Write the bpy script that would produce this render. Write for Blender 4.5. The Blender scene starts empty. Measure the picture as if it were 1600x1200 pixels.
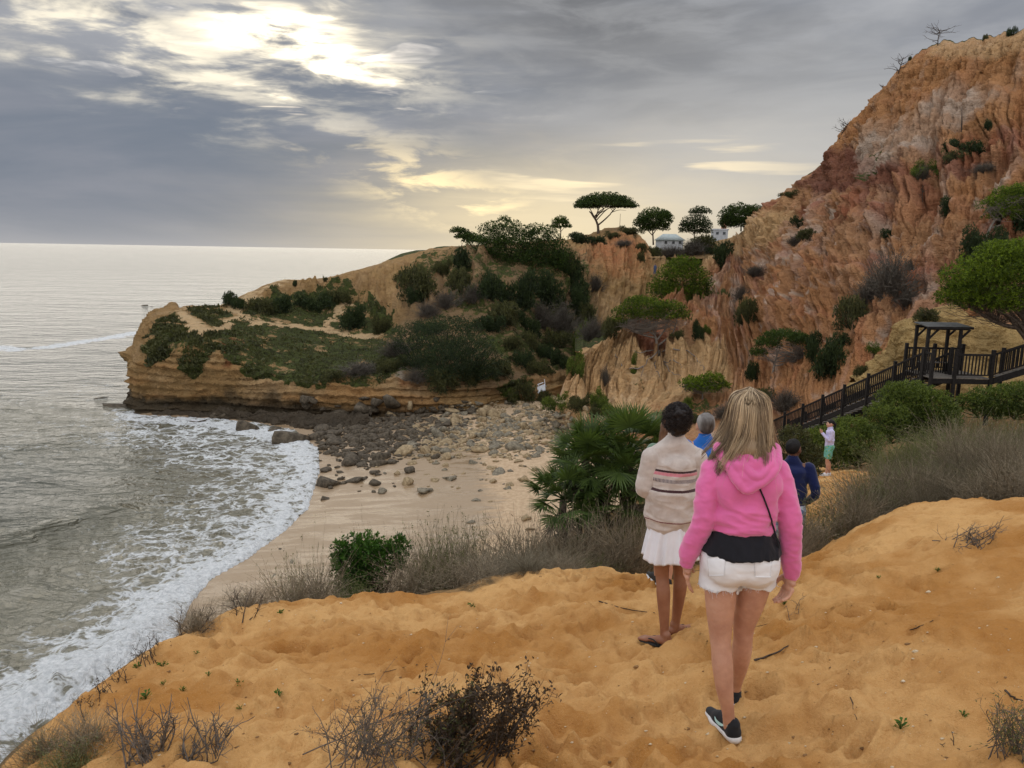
import bpy, bmesh, math, random
import numpy as np
from mathutils import Vector, Matrix
from mathutils.bvhtree import BVHTree

SC = bpy.context.scene
COL = SC.collection
rad = math.radians

# ---------------------------------------------------------------- camera
PITCH, ROLL, FPX = rad(9.81), math.atan(.0168), 1200.0
CAM = np.array([0.0, 0.0, 15.0])
_f = np.array([0, math.cos(PITCH), -math.sin(PITCH)])
_u0 = np.array([0, math.sin(PITCH), math.cos(PITCH)])
_r0 = np.array([1.0, 0, 0])
_r = math.cos(ROLL) * _r0 + math.sin(ROLL) * _u0
_u = -math.sin(ROLL) * _r0 + math.cos(ROLL) * _u0
camd = bpy.data.cameras.new('camera')
camd.sensor_fit = 'HORIZONTAL'
camd.sensor_width = 36
camd.lens = 36 * FPX / 1600
camd.clip_start = .05
camd.clip_end = 60000
camo = bpy.data.objects.new('camera', camd)
COL.objects.link(camo)
M = Matrix.Identity(4)
for i in range(3):
    M[i][0], M[i][1], M[i][2], M[i][3] = _r[i], _u[i], -_f[i], CAM[i]
camo.matrix_world = M
SC.camera = camo


def ray(px, py):
    return _f + (px - 800) / FPX * _r + (600 - py) / FPX * _u


def P(px, py, Y):
    """the place seen at a photo position, Y metres ahead of the viewer"""
    d = ray(px, py)
    return CAM + d * (Y / d[1])


def G(px, py, z=0.0):
    """the place seen at a photo position on the level z"""
    d = ray(px, py)
    return CAM + d * ((z - CAM[2]) / d[2])


def azel(px, py):
    d = ray(px, py)
    d = d / np.linalg.norm(d)
    return math.atan2(d[0], d[1]), math.asin(d[2])


def proj(V):
    q = V - CAM
    w = q @ _f
    w = np.where(w > .01, w, .01)
    return 800 + FPX * (q @ _r) / w, 600 - FPX * (q @ _u) / w


# ---------------------------------------------------------------- node helpers
class NT:
    """short hand for building node trees"""

    def __init__(self, tree):
        self.t = tree
        self.n = tree.nodes
        self.l = tree.links

    def new(self, kind, **kw):
        n = self.n.new(kind)
        for k, v in kw.items():
            setattr(n, k, v)
        return n

    def put(self, sock, v):
        if v is None:
            return
        if hasattr(v, 'node'):
            self.l.new(v, sock)
        elif isinstance(v, (tuple, list)) and len(v) == 3 and sock.type == 'RGBA':
            sock.default_value = (*v, 1)
        else:
            sock.default_value = v

    def math(self, op, a, b=None, c=None, clamp=False):
        n = self.new('ShaderNodeMath', operation=op)
        n.use_clamp = clamp
        self.put(n.inputs[0], a)
        if b is not None:
            self.put(n.inputs[1], b)
        if c is not None:
            self.put(n.inputs[2], c)
        return n.outputs[0]

    def vmath(self, op, a, b=None, scale=None):
        n = self.new('ShaderNodeVectorMath', operation=op)
        self.put(n.inputs[0], a)
        if b is not None:
            self.put(n.inputs[1], b)
        if scale is not None:
            self.put(n.inputs['Scale'], scale)
        return n.outputs['Value'] if op in ('DOT_PRODUCT', 'LENGTH') else n.outputs[0]

    def mix(self, f, a, b, blend='MIX'):
        n = self.new('ShaderNodeMix', data_type='RGBA', blend_type=blend)
        self.put(n.inputs[0], f)
        self.put(n.inputs[6], a)
        self.put(n.inputs[7], b)
        return n.outputs[2]

    def smooth(self, v, lo, hi, a=0.0, b=1.0):
        n = self.new('ShaderNodeMapRange', interpolation_type='SMOOTHSTEP')
        for i, q in enumerate((v, lo, hi, a, b)):
            self.put(n.inputs[i], q)
        return n.outputs[0]

    def noise(self, vec=None, scale=5, detail=4, rough=.5, dist=0, dim='3D', w=None, lac=2.0):
        n = self.new('ShaderNodeTexNoise', noise_dimensions=dim)
        if vec is not None and dim != '1D':
            self.put(n.inputs['Vector'], vec)
        for k, v in (('Scale', scale), ('Detail', detail), ('Roughness', rough), ('Distortion', dist), ('Lacunarity', lac)):
            self.put(n.inputs[k], v)
        if w is not None:
            self.put(n.inputs['W'], w)
        return n.outputs[0]

    def voronoi(self, vec=None, scale=5, feature='F1', rnd=1.0):
        n = self.new('ShaderNodeTexVoronoi', feature=feature)
        if vec is not None:
            self.put(n.inputs['Vector'], vec)
        self.put(n.inputs['Scale'], scale)
        self.put(n.inputs['Randomness'], rnd)
        return n.outputs[0]

    def ramp(self, f, stops, interp='LINEAR'):
        n = self.new('ShaderNodeValToRGB')
        n.color_ramp.interpolation = interp
        el = n.color_ramp.elements
        while len(el) < len(stops):
            el.new(.5)
        for e, (p, c) in zip(el, stops):
            e.position = p
            e.color = (*c, 1) if len(c) == 3 else c
        self.put(n.inputs[0], f)
        return n.outputs[0]

    def attr(self, name, out='Fac'):
        n = self.new('ShaderNodeAttribute', attribute_name=name)
        return n.outputs[out]

    def mapping(self, vec, scale=(1, 1, 1), rot=(0, 0, 0), loc=(0, 0, 0)):
        n = self.new('ShaderNodeMapping')
        self.put(n.inputs[0], vec)
        n.inputs['Scale'].default_value = scale
        n.inputs['Rotation'].default_value = rot
        n.inputs['Location'].default_value = loc
        return n.outputs[0]

    def sep(self, v):
        n = self.new('ShaderNodeSeparateXYZ')
        self.put(n.inputs[0], v)
        return n.outputs

    def comb(self, x, y, z):
        n = self.new('ShaderNodeCombineXYZ')
        for i, q in enumerate((x, y, z)):
            self.put(n.inputs[i], q)
        return n.outputs[0]

    def bump(self, h, strength=.5, dist=.05, normal=None):
        n = self.new('ShaderNodeBump')
        n.inputs['Strength'].default_value = strength
        n.inputs['Distance'].default_value = dist
        self.put(n.inputs['Height'], h)
        if normal is not None:
            self.put(n.inputs['Normal'], normal)
        return n.outputs[0]


# ---------------------------------------------------------------- sky and sun
SUN_AZ, SUN_EL = azel(455, 35)
sun_dir = np.array([math.sin(SUN_AZ) * math.cos(SUN_EL), math.cos(SUN_AZ) * math.cos(SUN_EL), math.sin(SUN_EL)])
world = bpy.data.worlds.new('World')
SC.world = world
world.use_nodes = True
world.cycles.sampling_method = 'NONE'
W = NT(world.node_tree)
W.n.clear()


def build_sky():
    vec = W.new('ShaderNodeTexCoord').outputs['Generated']
    vec = W.vmath('NORMALIZE', vec)
    x, y, z = W.sep(vec)
    az = W.math('ARCTAN2', x, y)
    el = W.math('ARCSINE', z)
    elc = W.math('MAXIMUM', el, 0.0)
    # flat cloud deck seen in perspective
    den = W.math('ADD', W.math('MAXIMUM', z, 0.0), .10)
    cp = W.comb(W.math('DIVIDE', x, den), W.math('DIVIDE', y, den), 0.0)
    ap = W.comb(W.math('MULTIPLY', az, 5.0), W.math('MULTIPLY', el, 13.0), 0.0)
    big = W.noise(W.mapping(cp, (.55, .8, 1), loc=(3.1, 1.7, 0)), 1.0, 2, .5, .6)
    fine = W.noise(W.mapping(cp, (1.3, 2.2, 1), loc=(.4, 5.2, 2)), 1.6, 4, .6, .9)
    puff = W.noise(W.mapping(ap, (1, 1.5, 1), loc=(7, 2, 4)), 1.7, 6, .58, .35)
    strk = W.noise(W.mapping(ap, (.45, 2.6, 1), loc=(1, 9, 4)), 1.5, 4, .52, .25)
    soft = W.noise(W.mapping(ap, (.7, 1.2, 1), loc=(2, 3, 9)), .9, 5, .55, .5)
    warp = W.math('SUBTRACT', puff, .5)
    warp2 = W.math('SUBTRACT', strk, .5)

    def blob(px, py, rx, ry, tilt=0.0, amp=1.0, wx=.0, wy=.0):
        """soft patch round a direction, edges torn by the cloud noise"""
        a0, e0 = azel(px, py)
        da = W.math('ADD', W.math('SUBTRACT', az, a0), W.math('MULTIPLY', warp2, wx))
        de = W.math('ADD', W.math('SUBTRACT', el, e0), W.math('MULTIPLY', warp, wy))
        c, s = math.cos(tilt), math.sin(tilt)
        rx, ry = rx / FPX, ry / FPX
        p = W.math('ADD', W.math('MULTIPLY', da, c / rx), W.math('MULTIPLY', de, s / rx))
        q = W.math('ADD', W.math('MULTIPLY', da, -s / ry), W.math('MULTIPLY', de, c / ry))
        d = W.math('ADD', W.math('MULTIPLY', p, p), W.math('MULTIPLY', q, q))
        return W.math('MULTIPLY', W.math('EXPONENT', W.math('MULTIPLY', d, -1.0)), amp)

    # grey deck: bluish and dark low over the sea, lighter grey elsewhere
    deck = W.mix(W.smooth(soft, .32, .68), (.175, .190, .222), (.31, .318, .338))
    deck = W.mix(W.smooth(puff, .48, .75, 0, .35), deck, (.34, .345, .36))
    slab = W.math('MAXIMUM', blob(200, 265, 620, 115, rad(-3), 1.5, .10, .10), blob(760, 215, 330, 60, rad(-8), 1.0, .1, .07))
    slab = W.math('MINIMUM', slab, 1.0)
    slabc = W.mix(W.smooth(soft, .3, .7), (.140, .164, .203), (.200, .212, .245))
    col = W.mix(slab, deck, slabc)
    # heavy grey cloud at the top of the sky ahead
    top = blob(930, 40, 330, 105, rad(-12), 1.0, .2, .12)
    col = W.mix(W.math('MULTIPLY', top, .85), col, W.mix(W.smooth(puff, .35, .65), (.130, .132, .138), (.225, .226, .23)))
    # thin pale band over the horizon
    low = W.math('EXPONENT', W.math('MULTIPLY', elc, -36.0))
    col = W.mix(W.math('MULTIPLY', low, .8), col, (.34, .335, .34))
    # warm thin veil low behind the headland
    veil = blob(900, 345, 330, 95, rad(4), 1.0, .14, .06)
    col = W.mix(W.math('MINIMUM', W.math('MULTIPLY', veil, .95), .92), col, (.74, .60, .36))
    veil2 = blob(1180, 250, 330, 120, rad(6), .5, .1, .05)
    col = W.mix(veil2, col, (.47, .46, .44))
    crack = W.math('MULTIPLY', blob(1000, 270, 230, 45, 0, 1.0, .1, .05), W.smooth(strk, .56, .68))
    col = W.mix(W.math('MULTIPLY', crack, .8), col, (1.0, .82, .52))
    crack2 = W.math('MULTIPLY', blob(700, 295, 150, 42, rad(-18), 1.2, .1, .06), W.smooth(puff, .47, .62))
    col = W.mix(W.math('MINIMUM', W.math('MULTIPLY', crack2, .85), 1.0), col, (1.0, .80, .46))
    # the torn gap round the sun
    gap = W.math('MAXIMUM', blob(440, 66, 185, 50, rad(-7), 1.1, .30, .20), blob(190, 40, 260, 46, rad(-14), .9, .30, .18))
    torn = W.math('MULTIPLY', gap, W.smooth(W.math('ADD', W.math('MULTIPLY', puff, .6), W.math('MULTIPLY', fine, .4)), .42, .58))
    glow = blob(470, 58, 85, 26, rad(-10), 1.1, .30, .2)
    gapc = W.mix(W.math('MINIMUM', glow, 1.0), (.98, .88, .68), (2.2, 1.9, 1.35))
    col = W.mix(W.math('MINIMUM', torn, 1.0), col, gapc)
    col = W.mix(W.math('MINIMUM', W.math('MULTIPLY', glow, .45), 1.0), col, (2.2, 1.9, 1.35))
    # overcast sky brightens towards the zenith, all the way round
    lift = W.smooth(z, .26, .95, 1.0, 3.6)
    col = W.mix(1.0, col, W.comb(lift, lift, lift), 'MULTIPLY')
    away = W.smooth(y, .45, -.5, 0.0, 1.0)
    back = W.mix(W.smooth(big, .3, .7), (.74, .75, .79), (.98, .98, 1.0))
    col = W.mix(W.math('MULTIPLY', away, .9), col, back)
    # a clear sky shows through the few blue holes
    sky = W.new('ShaderNodeTexSky', sky_type='NISHITA')
    sky.sun_disc = False
    sky.sun_elevation = SUN_EL
    sky.sun_rotation = SUN_AZ
    blue = W.vmath('SCALE', sky.outputs[0], scale=.10)
    hole = W.math('MULTIPLY', gap, W.smooth(fine, .40, .30))
    col = W.mix(W.math('MINIMUM', W.math('MULTIPLY', hole, .9), .8), col, W.mix(.5, blue, (.52, .62, .76)))
    bg = W.new('ShaderNodeBackground')
    W.put(bg.inputs[0], col)
    bg.inputs[1].default_value = 1.0
    out = W.new('ShaderNodeOutputWorld')
    W.l.new(bg.outputs[0], out.inputs[0])


build_sky()

sl = bpy.data.lights.new('sun', 'SUN')
sl.energy = .58
sl.angle = rad(62)
sl.color = (1.0, .90, .74)
so = bpy.data.objects.new('sun', sl)
COL.objects.link(so)
so.rotation_euler = Vector(-sun_dir).to_track_quat('-Z', 'Y').to_euler()

SC.view_settings.view_transform = 'Standard'
SC.view_settings.look = 'None'
SC.view_settings.gamma = 1
SC.view_settings.exposure = 0.42
SC.view_settings.use_curve_mapping = False
SC.cycles.use_denoising = True
SC.cycles.max_bounces = 4
SC.cycles.diffuse_bounces = 2
SC.cycles.glossy_bounces = 2
SC.cycles.transmission_bounces = 3
SC.cycles.transparent_max_bounces = 6
SC.cycles.caustics_reflective = False
SC.cycles.caustics_refractive = False

# ---------------------------------------------------------------- numbers
RNG = np.random.default_rng(7)
_perm = np.random.default_rng(11).permutation(256)
_perm = np.concatenate([_perm, _perm, _perm])
_g = np.random.default_rng(12).normal(size=(256, 3))
_g = (_g / np.linalg.norm(_g, axis=1)[:, None]).astype(np.float32)


_gx, _gy, _gz = (np.ascontiguousarray(_g[:, k]) for k in range(3))
_perm = _perm.astype(np.int32)


def gnoise(p):
    """gradient noise, p (N,3) -> (N,) about -1..1"""
    p = np.asarray(p, np.float32)
    out = np.empty(len(p), np.float32)
    for s in range(0, len(p), 32768):        # small blocks stay in the cache
        q = p[s:s + 32768]
        X, Y, Z = q[:, 0], q[:, 1], q[:, 2]
        ix, iy, iz = np.floor(X), np.floor(Y), np.floor(Z)
        fx, fy, fz = X - ix, Y - iy, Z - iz
        ix, iy, iz = (k.astype(np.int32) & 255 for k in (ix, iy, iz))
        ux, uy, uz = (f * f * f * (f * (f * 6 - 15) + 10) for f in (fx, fy, fz))
        rx = []
        for dx in (0, 1):
            a = _perm[ix + dx] + iy
            ry = []
            for dy in (0, 1):
                b = _perm[a + dy] + iz
                h = _perm[b]
                n0 = _gx[h] * (fx - dx) + _gy[h] * (fy - dy) + _gz[h] * fz
                h = _perm[b + 1]
                n1 = _gx[h] * (fx - dx) + _gy[h] * (fy - dy) + _gz[h] * (fz - 1)
                ry.append(n0 + uz * (n1 - n0))
            rx.append(ry[0] + uy * (ry[1] - ry[0]))
        out[s:s + 32768] = rx[0] + ux * (rx[1] - rx[0])
    return out * np.float32(1.5)


def fbm(p, octv=4, gain=.5, lac=2.03, ridged=False):
    a, s, r = 1.0, 1.0, 0
    for k in range(octv):
        n = gnoise(p * s + 17.3 * k)
        if ridged:
            n = 1 - 2 * np.abs(n)
        r = r + a * n
        a *= gain
        s *= lac
    return r


def sstep(x, a, b):
    t = np.clip((x - a) / (b - a), 0, 1)
    return t * t * (3 - 2 * t)


def seg_dist(q, poly):
    """distance of 2-D points q (N,2) to a polyline, and the side (left > 0)"""
    x, y = q[:, 0].astype(np.float32), q[:, 1].astype(np.float32)
    best = np.full(len(x), 1e12, np.float32)
    side = np.zeros(len(x), np.float32)
    for (ax, ay), (bx, by) in zip(poly[:-1], poly[1:]):
        ux, uy = float(bx - ax), float(by - ay)
        dx, dy = x - np.float32(ax), y - np.float32(ay)
        t = np.clip((dx * ux + dy * uy) * (1.0 / (ux * ux + uy * uy + 1e-12)), 0, 1)
        s = ux * dy - uy * dx
        dx -= t * ux
        dy -= t * uy
        d2 = dx * dx + dy * dy
        m = d2 < best
        best = np.where(m, d2, best)
        side = np.where(m, s, side)
    return np.sqrt(best), np.sign(side)


def in_poly(x, y, poly):
    r = np.zeros(len(x), bool)
    n = len(poly)
    for i in range(n):
        (x0, y0), (x1, y1) = poly[i], poly[(i + 1) % n]
        c = ((y0 > y) != (y1 > y)) & (x < (x1 - x0) * (y - y0) / ((y1 - y0) + 1e-9) + x0)
        r ^= c
    return r


def soft_poly(x, y, poly, feather):
    """1 inside a polygon, falling to 0 over the feather outside"""
    pa = np.array(poly, float)
    r = np.zeros(len(x), np.float32)
    k = np.nonzero((x > pa[:, 0].min() - feather) & (x < pa[:, 0].max() + feather) & (y > pa[:, 1].min() - feather) & (y < pa[:, 1].max() + feather))[0]
    xs, ys = x[k], y[k]
    ins = in_poly(xs, ys, poly)
    d, _ = seg_dist(np.stack([xs, ys], 1), list(poly) + [poly[0]])
    r[k] = np.where(ins, sstep(d, -feather * .6, feather * .6), 1 - sstep(d, -feather * .6, feather * .6))
    return r


# ---------------------------------------------------------------- mesh and object helpers
def mesh_np(name, V, F, mat=None, smooth=False, attrs=None):
    """mesh from arrays; F (M,3) or (M,4)"""
    me = bpy.data.meshes.new(name)
    V = np.asarray(V, np.float32)
    F = np.asarray(F, np.int32)
    k = F.shape[1]
    me.vertices.add(len(V))
    me.vertices.foreach_set('co', V.ravel())
    me.loops.add(F.size)
    me.loops.foreach_set('vertex_index', F.ravel())
    me.polygons.add(len(F))
    me.polygons.foreach_set('loop_start', np.arange(0, F.size, k, dtype=np.int32))
    me.polygons.foreach_set('loop_total', np.full(len(F), k, np.int32))
    if smooth:
        me.polygons.foreach_set('use_smooth', np.ones(len(F), bool))
    me.update(calc_edges=True)
    me.validate()
    for an, av in (attrs or {}).items():
        av = np.asarray(av, np.float32)
        if av.ndim == 1:
            at = me.attributes.new(an, 'FLOAT', 'POINT')
            at.data.foreach_set('value', av)
        else:
            at = me.attributes.new(an, 'FLOAT_COLOR', 'POINT')
            at.data.foreach_set('color', np.concatenate([av, np.ones((len(av), 1), np.float32)], 1).ravel())
    if mat is not None:
        me.materials.append(mat)
    return me


def obj(name, me, parent=None, loc=None, rot=None, scale=None):
    o = bpy.data.objects.new(name, me)
    COL.objects.link(o)
    if parent is not None:
        o.parent = parent
    if loc is not None:
        o.location = [float(q) for q in loc]
    if rot is not None:
        o.rotation_euler = rot
    if scale is not None:
        o.scale = scale
    return o


def tag(o, label, cat, group=None, kind=None):
    o['label'] = label
    o['category'] = cat
    if group:
        o['group'] = group
    if kind:
        o['kind'] = kind
    return o


def structure(o):
    o['kind'] = 'structure'
    return o


def empty(name, loc=(0, 0, 0), rz=0.0):
    o = bpy.data.objects.new(name, None)
    COL.objects.link(o)
    o.location = [float(q) for q in loc]
    o.rotation_euler = (0, 0, rz)
    o.empty_display_size = .2
    return o


def grid_faces(nc, nr):
    """faces of a grid whose vertex index is c*nr + r"""
    c, r = np.meshgrid(np.arange(nc - 1), np.arange(nr - 1), indexing='ij')
    a = (c * nr + r).ravel()
    return np.stack([a, a + nr, a + nr + 1, a + 1], 1)


class Geo:
    """collects vertices and faces (triangles and quads become triangles)"""

    def __init__(self):
        self.V, self.F, self.A, self.n = [], [], [], 0

    def add(self, V, F, a=0.0):
        V = np.asarray(V, float)
        F = np.asarray(F, int)
        if F.shape[1] == 4:
            F = np.concatenate([F[:, [0, 1, 2]], F[:, [0, 2, 3]]])
        self.V.append(V)
        self.F.append(F + self.n)
        self.A.append(np.full(len(V), a) if np.isscalar(a) else np.asarray(a, float))
        self.n += len(V)

    def tube(self, pts, rads, sides=5, a=0.0, cap=True):
        pts = np.asarray(pts, float)
        n = len(pts)
        rads = np.broadcast_to(np.asarray(rads, float), (n,))
        t = np.gradient(pts, axis=0)
        t /= np.linalg.norm(t, axis=1)[:, None] + 1e-12
        ref = np.array([0, 0, 1.0]) if abs(t[:, 2]).mean() < .8 else np.array([1.0, 0, 0])
        s = np.cross(t, ref)
        s /= np.linalg.norm(s, axis=1)[:, None] + 1e-12
        b = np.cross(s, t)
        th = np.arange(sides) * 2 * math.pi / sides
        ring = pts[:, None] + rads[:, None, None] * (np.cos(th)[None, :, None] * s[:, None] + np.sin(th)[None, :, None] * b[:, None])
        V = ring.reshape(-1, 3)
        i, j = np.meshgrid(np.arange(n - 1), np.arange(sides), indexing='ij')
        i, j = i.ravel(), j.ravel()
        k = (j + 1) % sides
        F = np.stack([i * sides + j, i * sides + k, (i + 1) * sides + k, (i + 1) * sides + j], 1)
        self.add(V, F, a)
        if cap and sides > 3:
            m = self.n
            self.V.append(np.stack([pts[0], pts[-1]]))
            self.A.append(np.full(2, a if np.isscalar(a) else float(np.mean(a))))
            e = []
            base = m - len(V)
            for q in range(sides):
                e.append((base + (q + 1) % sides, base + q, m))
                e.append((base + (n - 1) * sides + q, base + (n - 1) * sides + (q + 1) % sides, m + 1))
            self.F.append(np.array(e))
            self.n += 2

    def box(self, c, size, rot=None, a=0.0):
        s = np.asarray(size, float) / 2
        V = np.array([[x, y, z] for x in (-1, 1) for y in (-1, 1) for z in (-1, 1)], float) * s
        if rot is not None:
            V = V @ np.asarray(rot).T
        F = [(0, 1, 3, 2), (4, 6, 7, 5), (0, 4, 5, 1), (2, 3, 7, 6), (0, 2, 6, 4), (1, 5, 7, 3)]
        self.add(V + np.asarray(c, float), F, a)

    def mesh(self, name, mat, smooth=False, attr='v'):
        return mesh_np(name, np.concatenate(self.V), np.concatenate(self.F), mat, smooth, {attr: np.concatenate(self.A)})


def catmull(C, n, axis=0):
    """resample control points along an axis with Catmull-Rom"""
    C = np.moveaxis(np.asarray(C, float), axis, 0)
    m = len(C)
    t = np.linspace(0, m - 1, n)
    i = np.clip(np.floor(t).astype(int), 0, m - 2)
    f = (t - i).reshape((-1,) + (1,) * (C.ndim - 1))
    p1, p2 = C[i], C[i + 1]
    p0 = np.where((i > 0).reshape(f.shape), C[np.maximum(i - 1, 0)], 2 * p1 - p2)
    p3 = np.where((i < m - 2).reshape(f.shape), C[np.minimum(i + 2, m - 1)], 2 * p2 - p1)
    r = .5 * (2 * p1 + (p2 - p0) * f + (2 * p0 - 5 * p1 + 4 * p2 - p3) * f ** 2 + (3 * p1 - p0 - 3 * p2 + p3) * f ** 3)
    return np.moveaxis(r, 0, axis)


def grid_normals(Vg):
    du = np.gradient(Vg, axis=0)
    dv = np.gradient(Vg, axis=1)
    n = np.cross(du, dv)
    return n / (np.linalg.norm(n, axis=2)[..., None] + 1e-9)


# ---------------------------------------------------------------- materials
MATS = {}


def material(name):
    m = bpy.data.materials.new(name)
    m.use_nodes = True
    t = NT(m.node_tree)
    t.n.clear()
    out = t.new('ShaderNodeOutputMaterial')
    MATS[name] = m
    return m, t, out


def principled(t, out, color, rough=.8, normal=None, spec=.3, **kw):
    b = t.new('ShaderNodeBsdfPrincipled')
    t.put(b.inputs['Base Color'], color)
    t.put(b.inputs['Roughness'], rough)
    t.put(b.inputs['Specular IOR Level'], spec)
    if normal is not None:
        t.put(b.inputs['Normal'], normal)
    for k, v in kw.items():
        t.put(b.inputs[k], v)
    if out is not None:
        t.l.new(b.outputs[0], out.inputs[0])
    return b


def pos(t):
    return t.new('ShaderNodeNewGeometry').outputs['Position']


def lpos(t):
    return t.new('ShaderNodeTexCoord').outputs['Object']
# ================================================================ setting: materials
def mat_rock():
    m, t, out = material('eroded_sandstone')
    p = pos(t)
    tint = t.attr('tint', 'Color')
    gr = t.attr('grass')
    n1 = t.noise(p, 1.1, 5, .65)
    n2 = t.noise(p, 6.5, 3, .7)
    n3 = t.noise(t.mapping(p, (.5, .5, 3.2)), 1.3, 3, .6)
    c = t.mix(t.smooth(n1, .3, .72, .0, .55), tint, t.mix(1.0, tint, (1.28, 1.2, 1.12), 'MULTIPLY'))
    c = t.mix(t.smooth(n2, .48, .75, 0, .6), c, t.mix(1.0, c, (.62, .56, .50), 'MULTIPLY'))
    c = t.mix(t.smooth(n3, .52, .70, 0, .35), c, t.mix(1.0, c, (.75, .66, .58), 'MULTIPLY'))
    g1 = t.noise(p, 1.5, 4, .7)
    g2 = t.noise(p, 14, 2, .6)
    gc = t.mix(t.smooth(g1, .35, .65), (.030, .036, .011), (.075, .092, .022))
    gc = t.mix(t.smooth(g2, .5, .72, 0, .6), gc, (.14, .125, .06))
    gm = t.smooth(t.math('ADD', gr, t.math('MULTIPLY', t.math('SUBTRACT', g1, .5), 1.6)), .38, .62)
    c = t.mix(gm, c, gc)
    h = t.math('ADD', t.math('MULTIPLY', n1, 1.0), t.math('ADD', t.math('MULTIPLY', n2, .38), t.math('MULTIPLY', n3, .5)))
    principled(t, out, c, .93, t.bump(h, 1.0, .75), .12)
    return m


def mat_dune():
    m, t, out = material('orange_dune_sand')
    p = pos(t)
    soil = t.attr('soil')
    n1 = t.noise(p, .85, 4, .62)
    n2 = t.noise(p, 9, 4, .65)
    n3 = t.noise(p, 95, 2, .7)
    n4 = t.noise(p, 330, 2, .7)
    c = t.mix(t.smooth(n1, .36, .64), (.400, .182, .047), (.590, .338, .130))
    c = t.mix(t.smooth(n2, .50, .72, 0, .5), c, (.375, .178, .052))
    c = t.mix(t.smooth(n3, .55, .75, 0, .40), c, (.40, .19, .055))
    c = t.mix(t.smooth(n4, .63, .72, 0, .7), c, (.80, .60, .36))
    sc = t.mix(t.smooth(n2, .4, .65), (.13, .085, .042), (.33, .19, .075))
    sm = t.smooth(t.math('ADD', soil, t.math('MULTIPLY', t.math('SUBTRACT', n1, .5), .7)), .4, .65)
    c = t.mix(sm, c, sc)
    h = t.math('ADD', t.math('MULTIPLY', n2, .9), t.math('ADD', t.math('MULTIPLY', n3, .14), t.math('MULTIPLY', n4, .05)))
    principled(t, out, c, .96, t.bump(h, .75, .05), .08)
    return m


def mat_beach():
    m, t, out = material('wet_beach_sand')
    p = pos(t)
    wet = t.attr('wet')
    n1 = t.noise(t.mapping(p, (.25, 1.3, 1), rot=(0, 0, rad(-9))), 1.0, 6, .6, .5)
    n2 = t.noise(p, 3.5, 6, .65)
    n3 = t.noise(p, 24, 3, .6)
    c = t.mix(t.smooth(n2, .35, .68), (.46, .315, .185), (.60, .44, .275))
    c = t.mix(t.smooth(n3, .5, .7, 0, .3), c, (.36, .24, .14))
    w = t.smooth(t.math('ADD', wet, t.math('MULTIPLY', t.math('SUBTRACT', n1, .5), .9)), .36, .62)
    c = t.mix(t.math('MULTIPLY', w, .85), c, (.27, .185, .105))
    film = t.math('MULTIPLY', w, t.smooth(n1, .46, .60))
    r = t.math('SUBTRACT', .92, t.math('ADD', t.math('MULTIPLY', w, .42), t.math('MULTIPLY', film, .38)))
    h = t.math('ADD', t.math('MULTIPLY', n1, .4), t.math('ADD', t.math('MULTIPLY', n2, .5), t.math('MULTIPLY', n3, .14)))
    hs = t.math('MULTIPLY', h, t.math('SUBTRACT', 1.0, t.math('MULTIPLY', w, .8)))
    principled(t, out, c, r, t.bump(hs, .7, .25), .5)
    return m


def mat_sea():
    m, t, out = material('sea_water')
    p = pos(t)
    foam = t.attr('foam')
    x, y, z = t.sep(p)
    dist = t.vmath('LENGTH', t.vmath('SUBTRACT', p, (0, 0, 15)))
    shal = t.attr('shallow')
    # ripples lengthen with distance so that the far sea stays calm
    r1 = t.noise(t.mapping(p, (.55, 1.25, 1), rot=(0, 0, rad(14))), .9, 5, .55, .4)
    r2 = t.noise(t.mapping(p, (.20, .40, 1), rot=(0, 0, rad(16))), .8, 5, .6, .5)
    r3 = t.noise(t.mapping(p, (.035, .075, 1), rot=(0, 0, rad(-9))), .8, 5, .65, .4)
    near = t.smooth(dist, 60, 260, 1.0, 0.0)
    h = t.math('ADD', t.math('MULTIPLY', r1, t.math('MULTIPLY', near, .55)), t.math('ADD', t.math('MULTIPLY', r2, 1.3), t.math('MULTIPLY', r3, 3.2)))
    base = t.mix(shal, (.040, .050, .043), (.15, .14, .098))
    # foam: webs of bubbles, denser where the surf has just broken
    wv = t.vmath('ADD', p, t.vmath('SCALE', t.new('ShaderNodeTexNoise').outputs[1], scale=0.0))
    q = t.vmath('ADD', t.mapping(p, (.8, 1.0, 1)), t.vmath('SCALE', t.vmath('SUBTRACT', t_noise_col(t, p, .55, 4), (.5, .5, .5)), scale=3.0))
    web = t.math('SUBTRACT', 1.0, t.smooth(t.voronoi(q, .95, 'DISTANCE_TO_EDGE'), .0, .30))
    web2 = t.math('SUBTRACT', 1.0, t.smooth(t.voronoi(q, 2.7, 'DISTANCE_TO_EDGE'), .0, .33))
    cl = t.noise(t.mapping(p, (.7, 1.1, 1)), .75, 7, .68, .5)
    tex = t.math('ADD', t.math('MULTIPLY', web, .30), t.math('ADD', t.math('MULTIPLY', web2, .20), t.math('MULTIPLY', cl, .95)))
    fm = t.smooth(t.math('ADD', tex, foam), 1.22, 1.55)
    fine = t.noise(p, 5.5, 6, .7)
    fc = t.mix(t.smooth(fine, .35, .65), (.60, .62, .62), (.86, .87, .86))
    n = t.bump(h, 1.0, .75)
    wtr = principled(t, None, base, t.smooth(dist, 60, 600, .09, .17), n, .5, IOR=1.33)
    fob = principled(t, None, fc, .9, t.bump(t.math('ADD', fine, t.math('MULTIPLY', tex, 1.2)), .9, .22), .1)
    mx = t.new('ShaderNodeMixShader')
    t.l.new(fm, mx.inputs[0])
    t.l.new(wtr.outputs[0], mx.inputs[1])
    t.l.new(fob.outputs[0], mx.inputs[2])
    t.l.new(mx.outputs[0], out.inputs[0])
    return m


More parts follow.
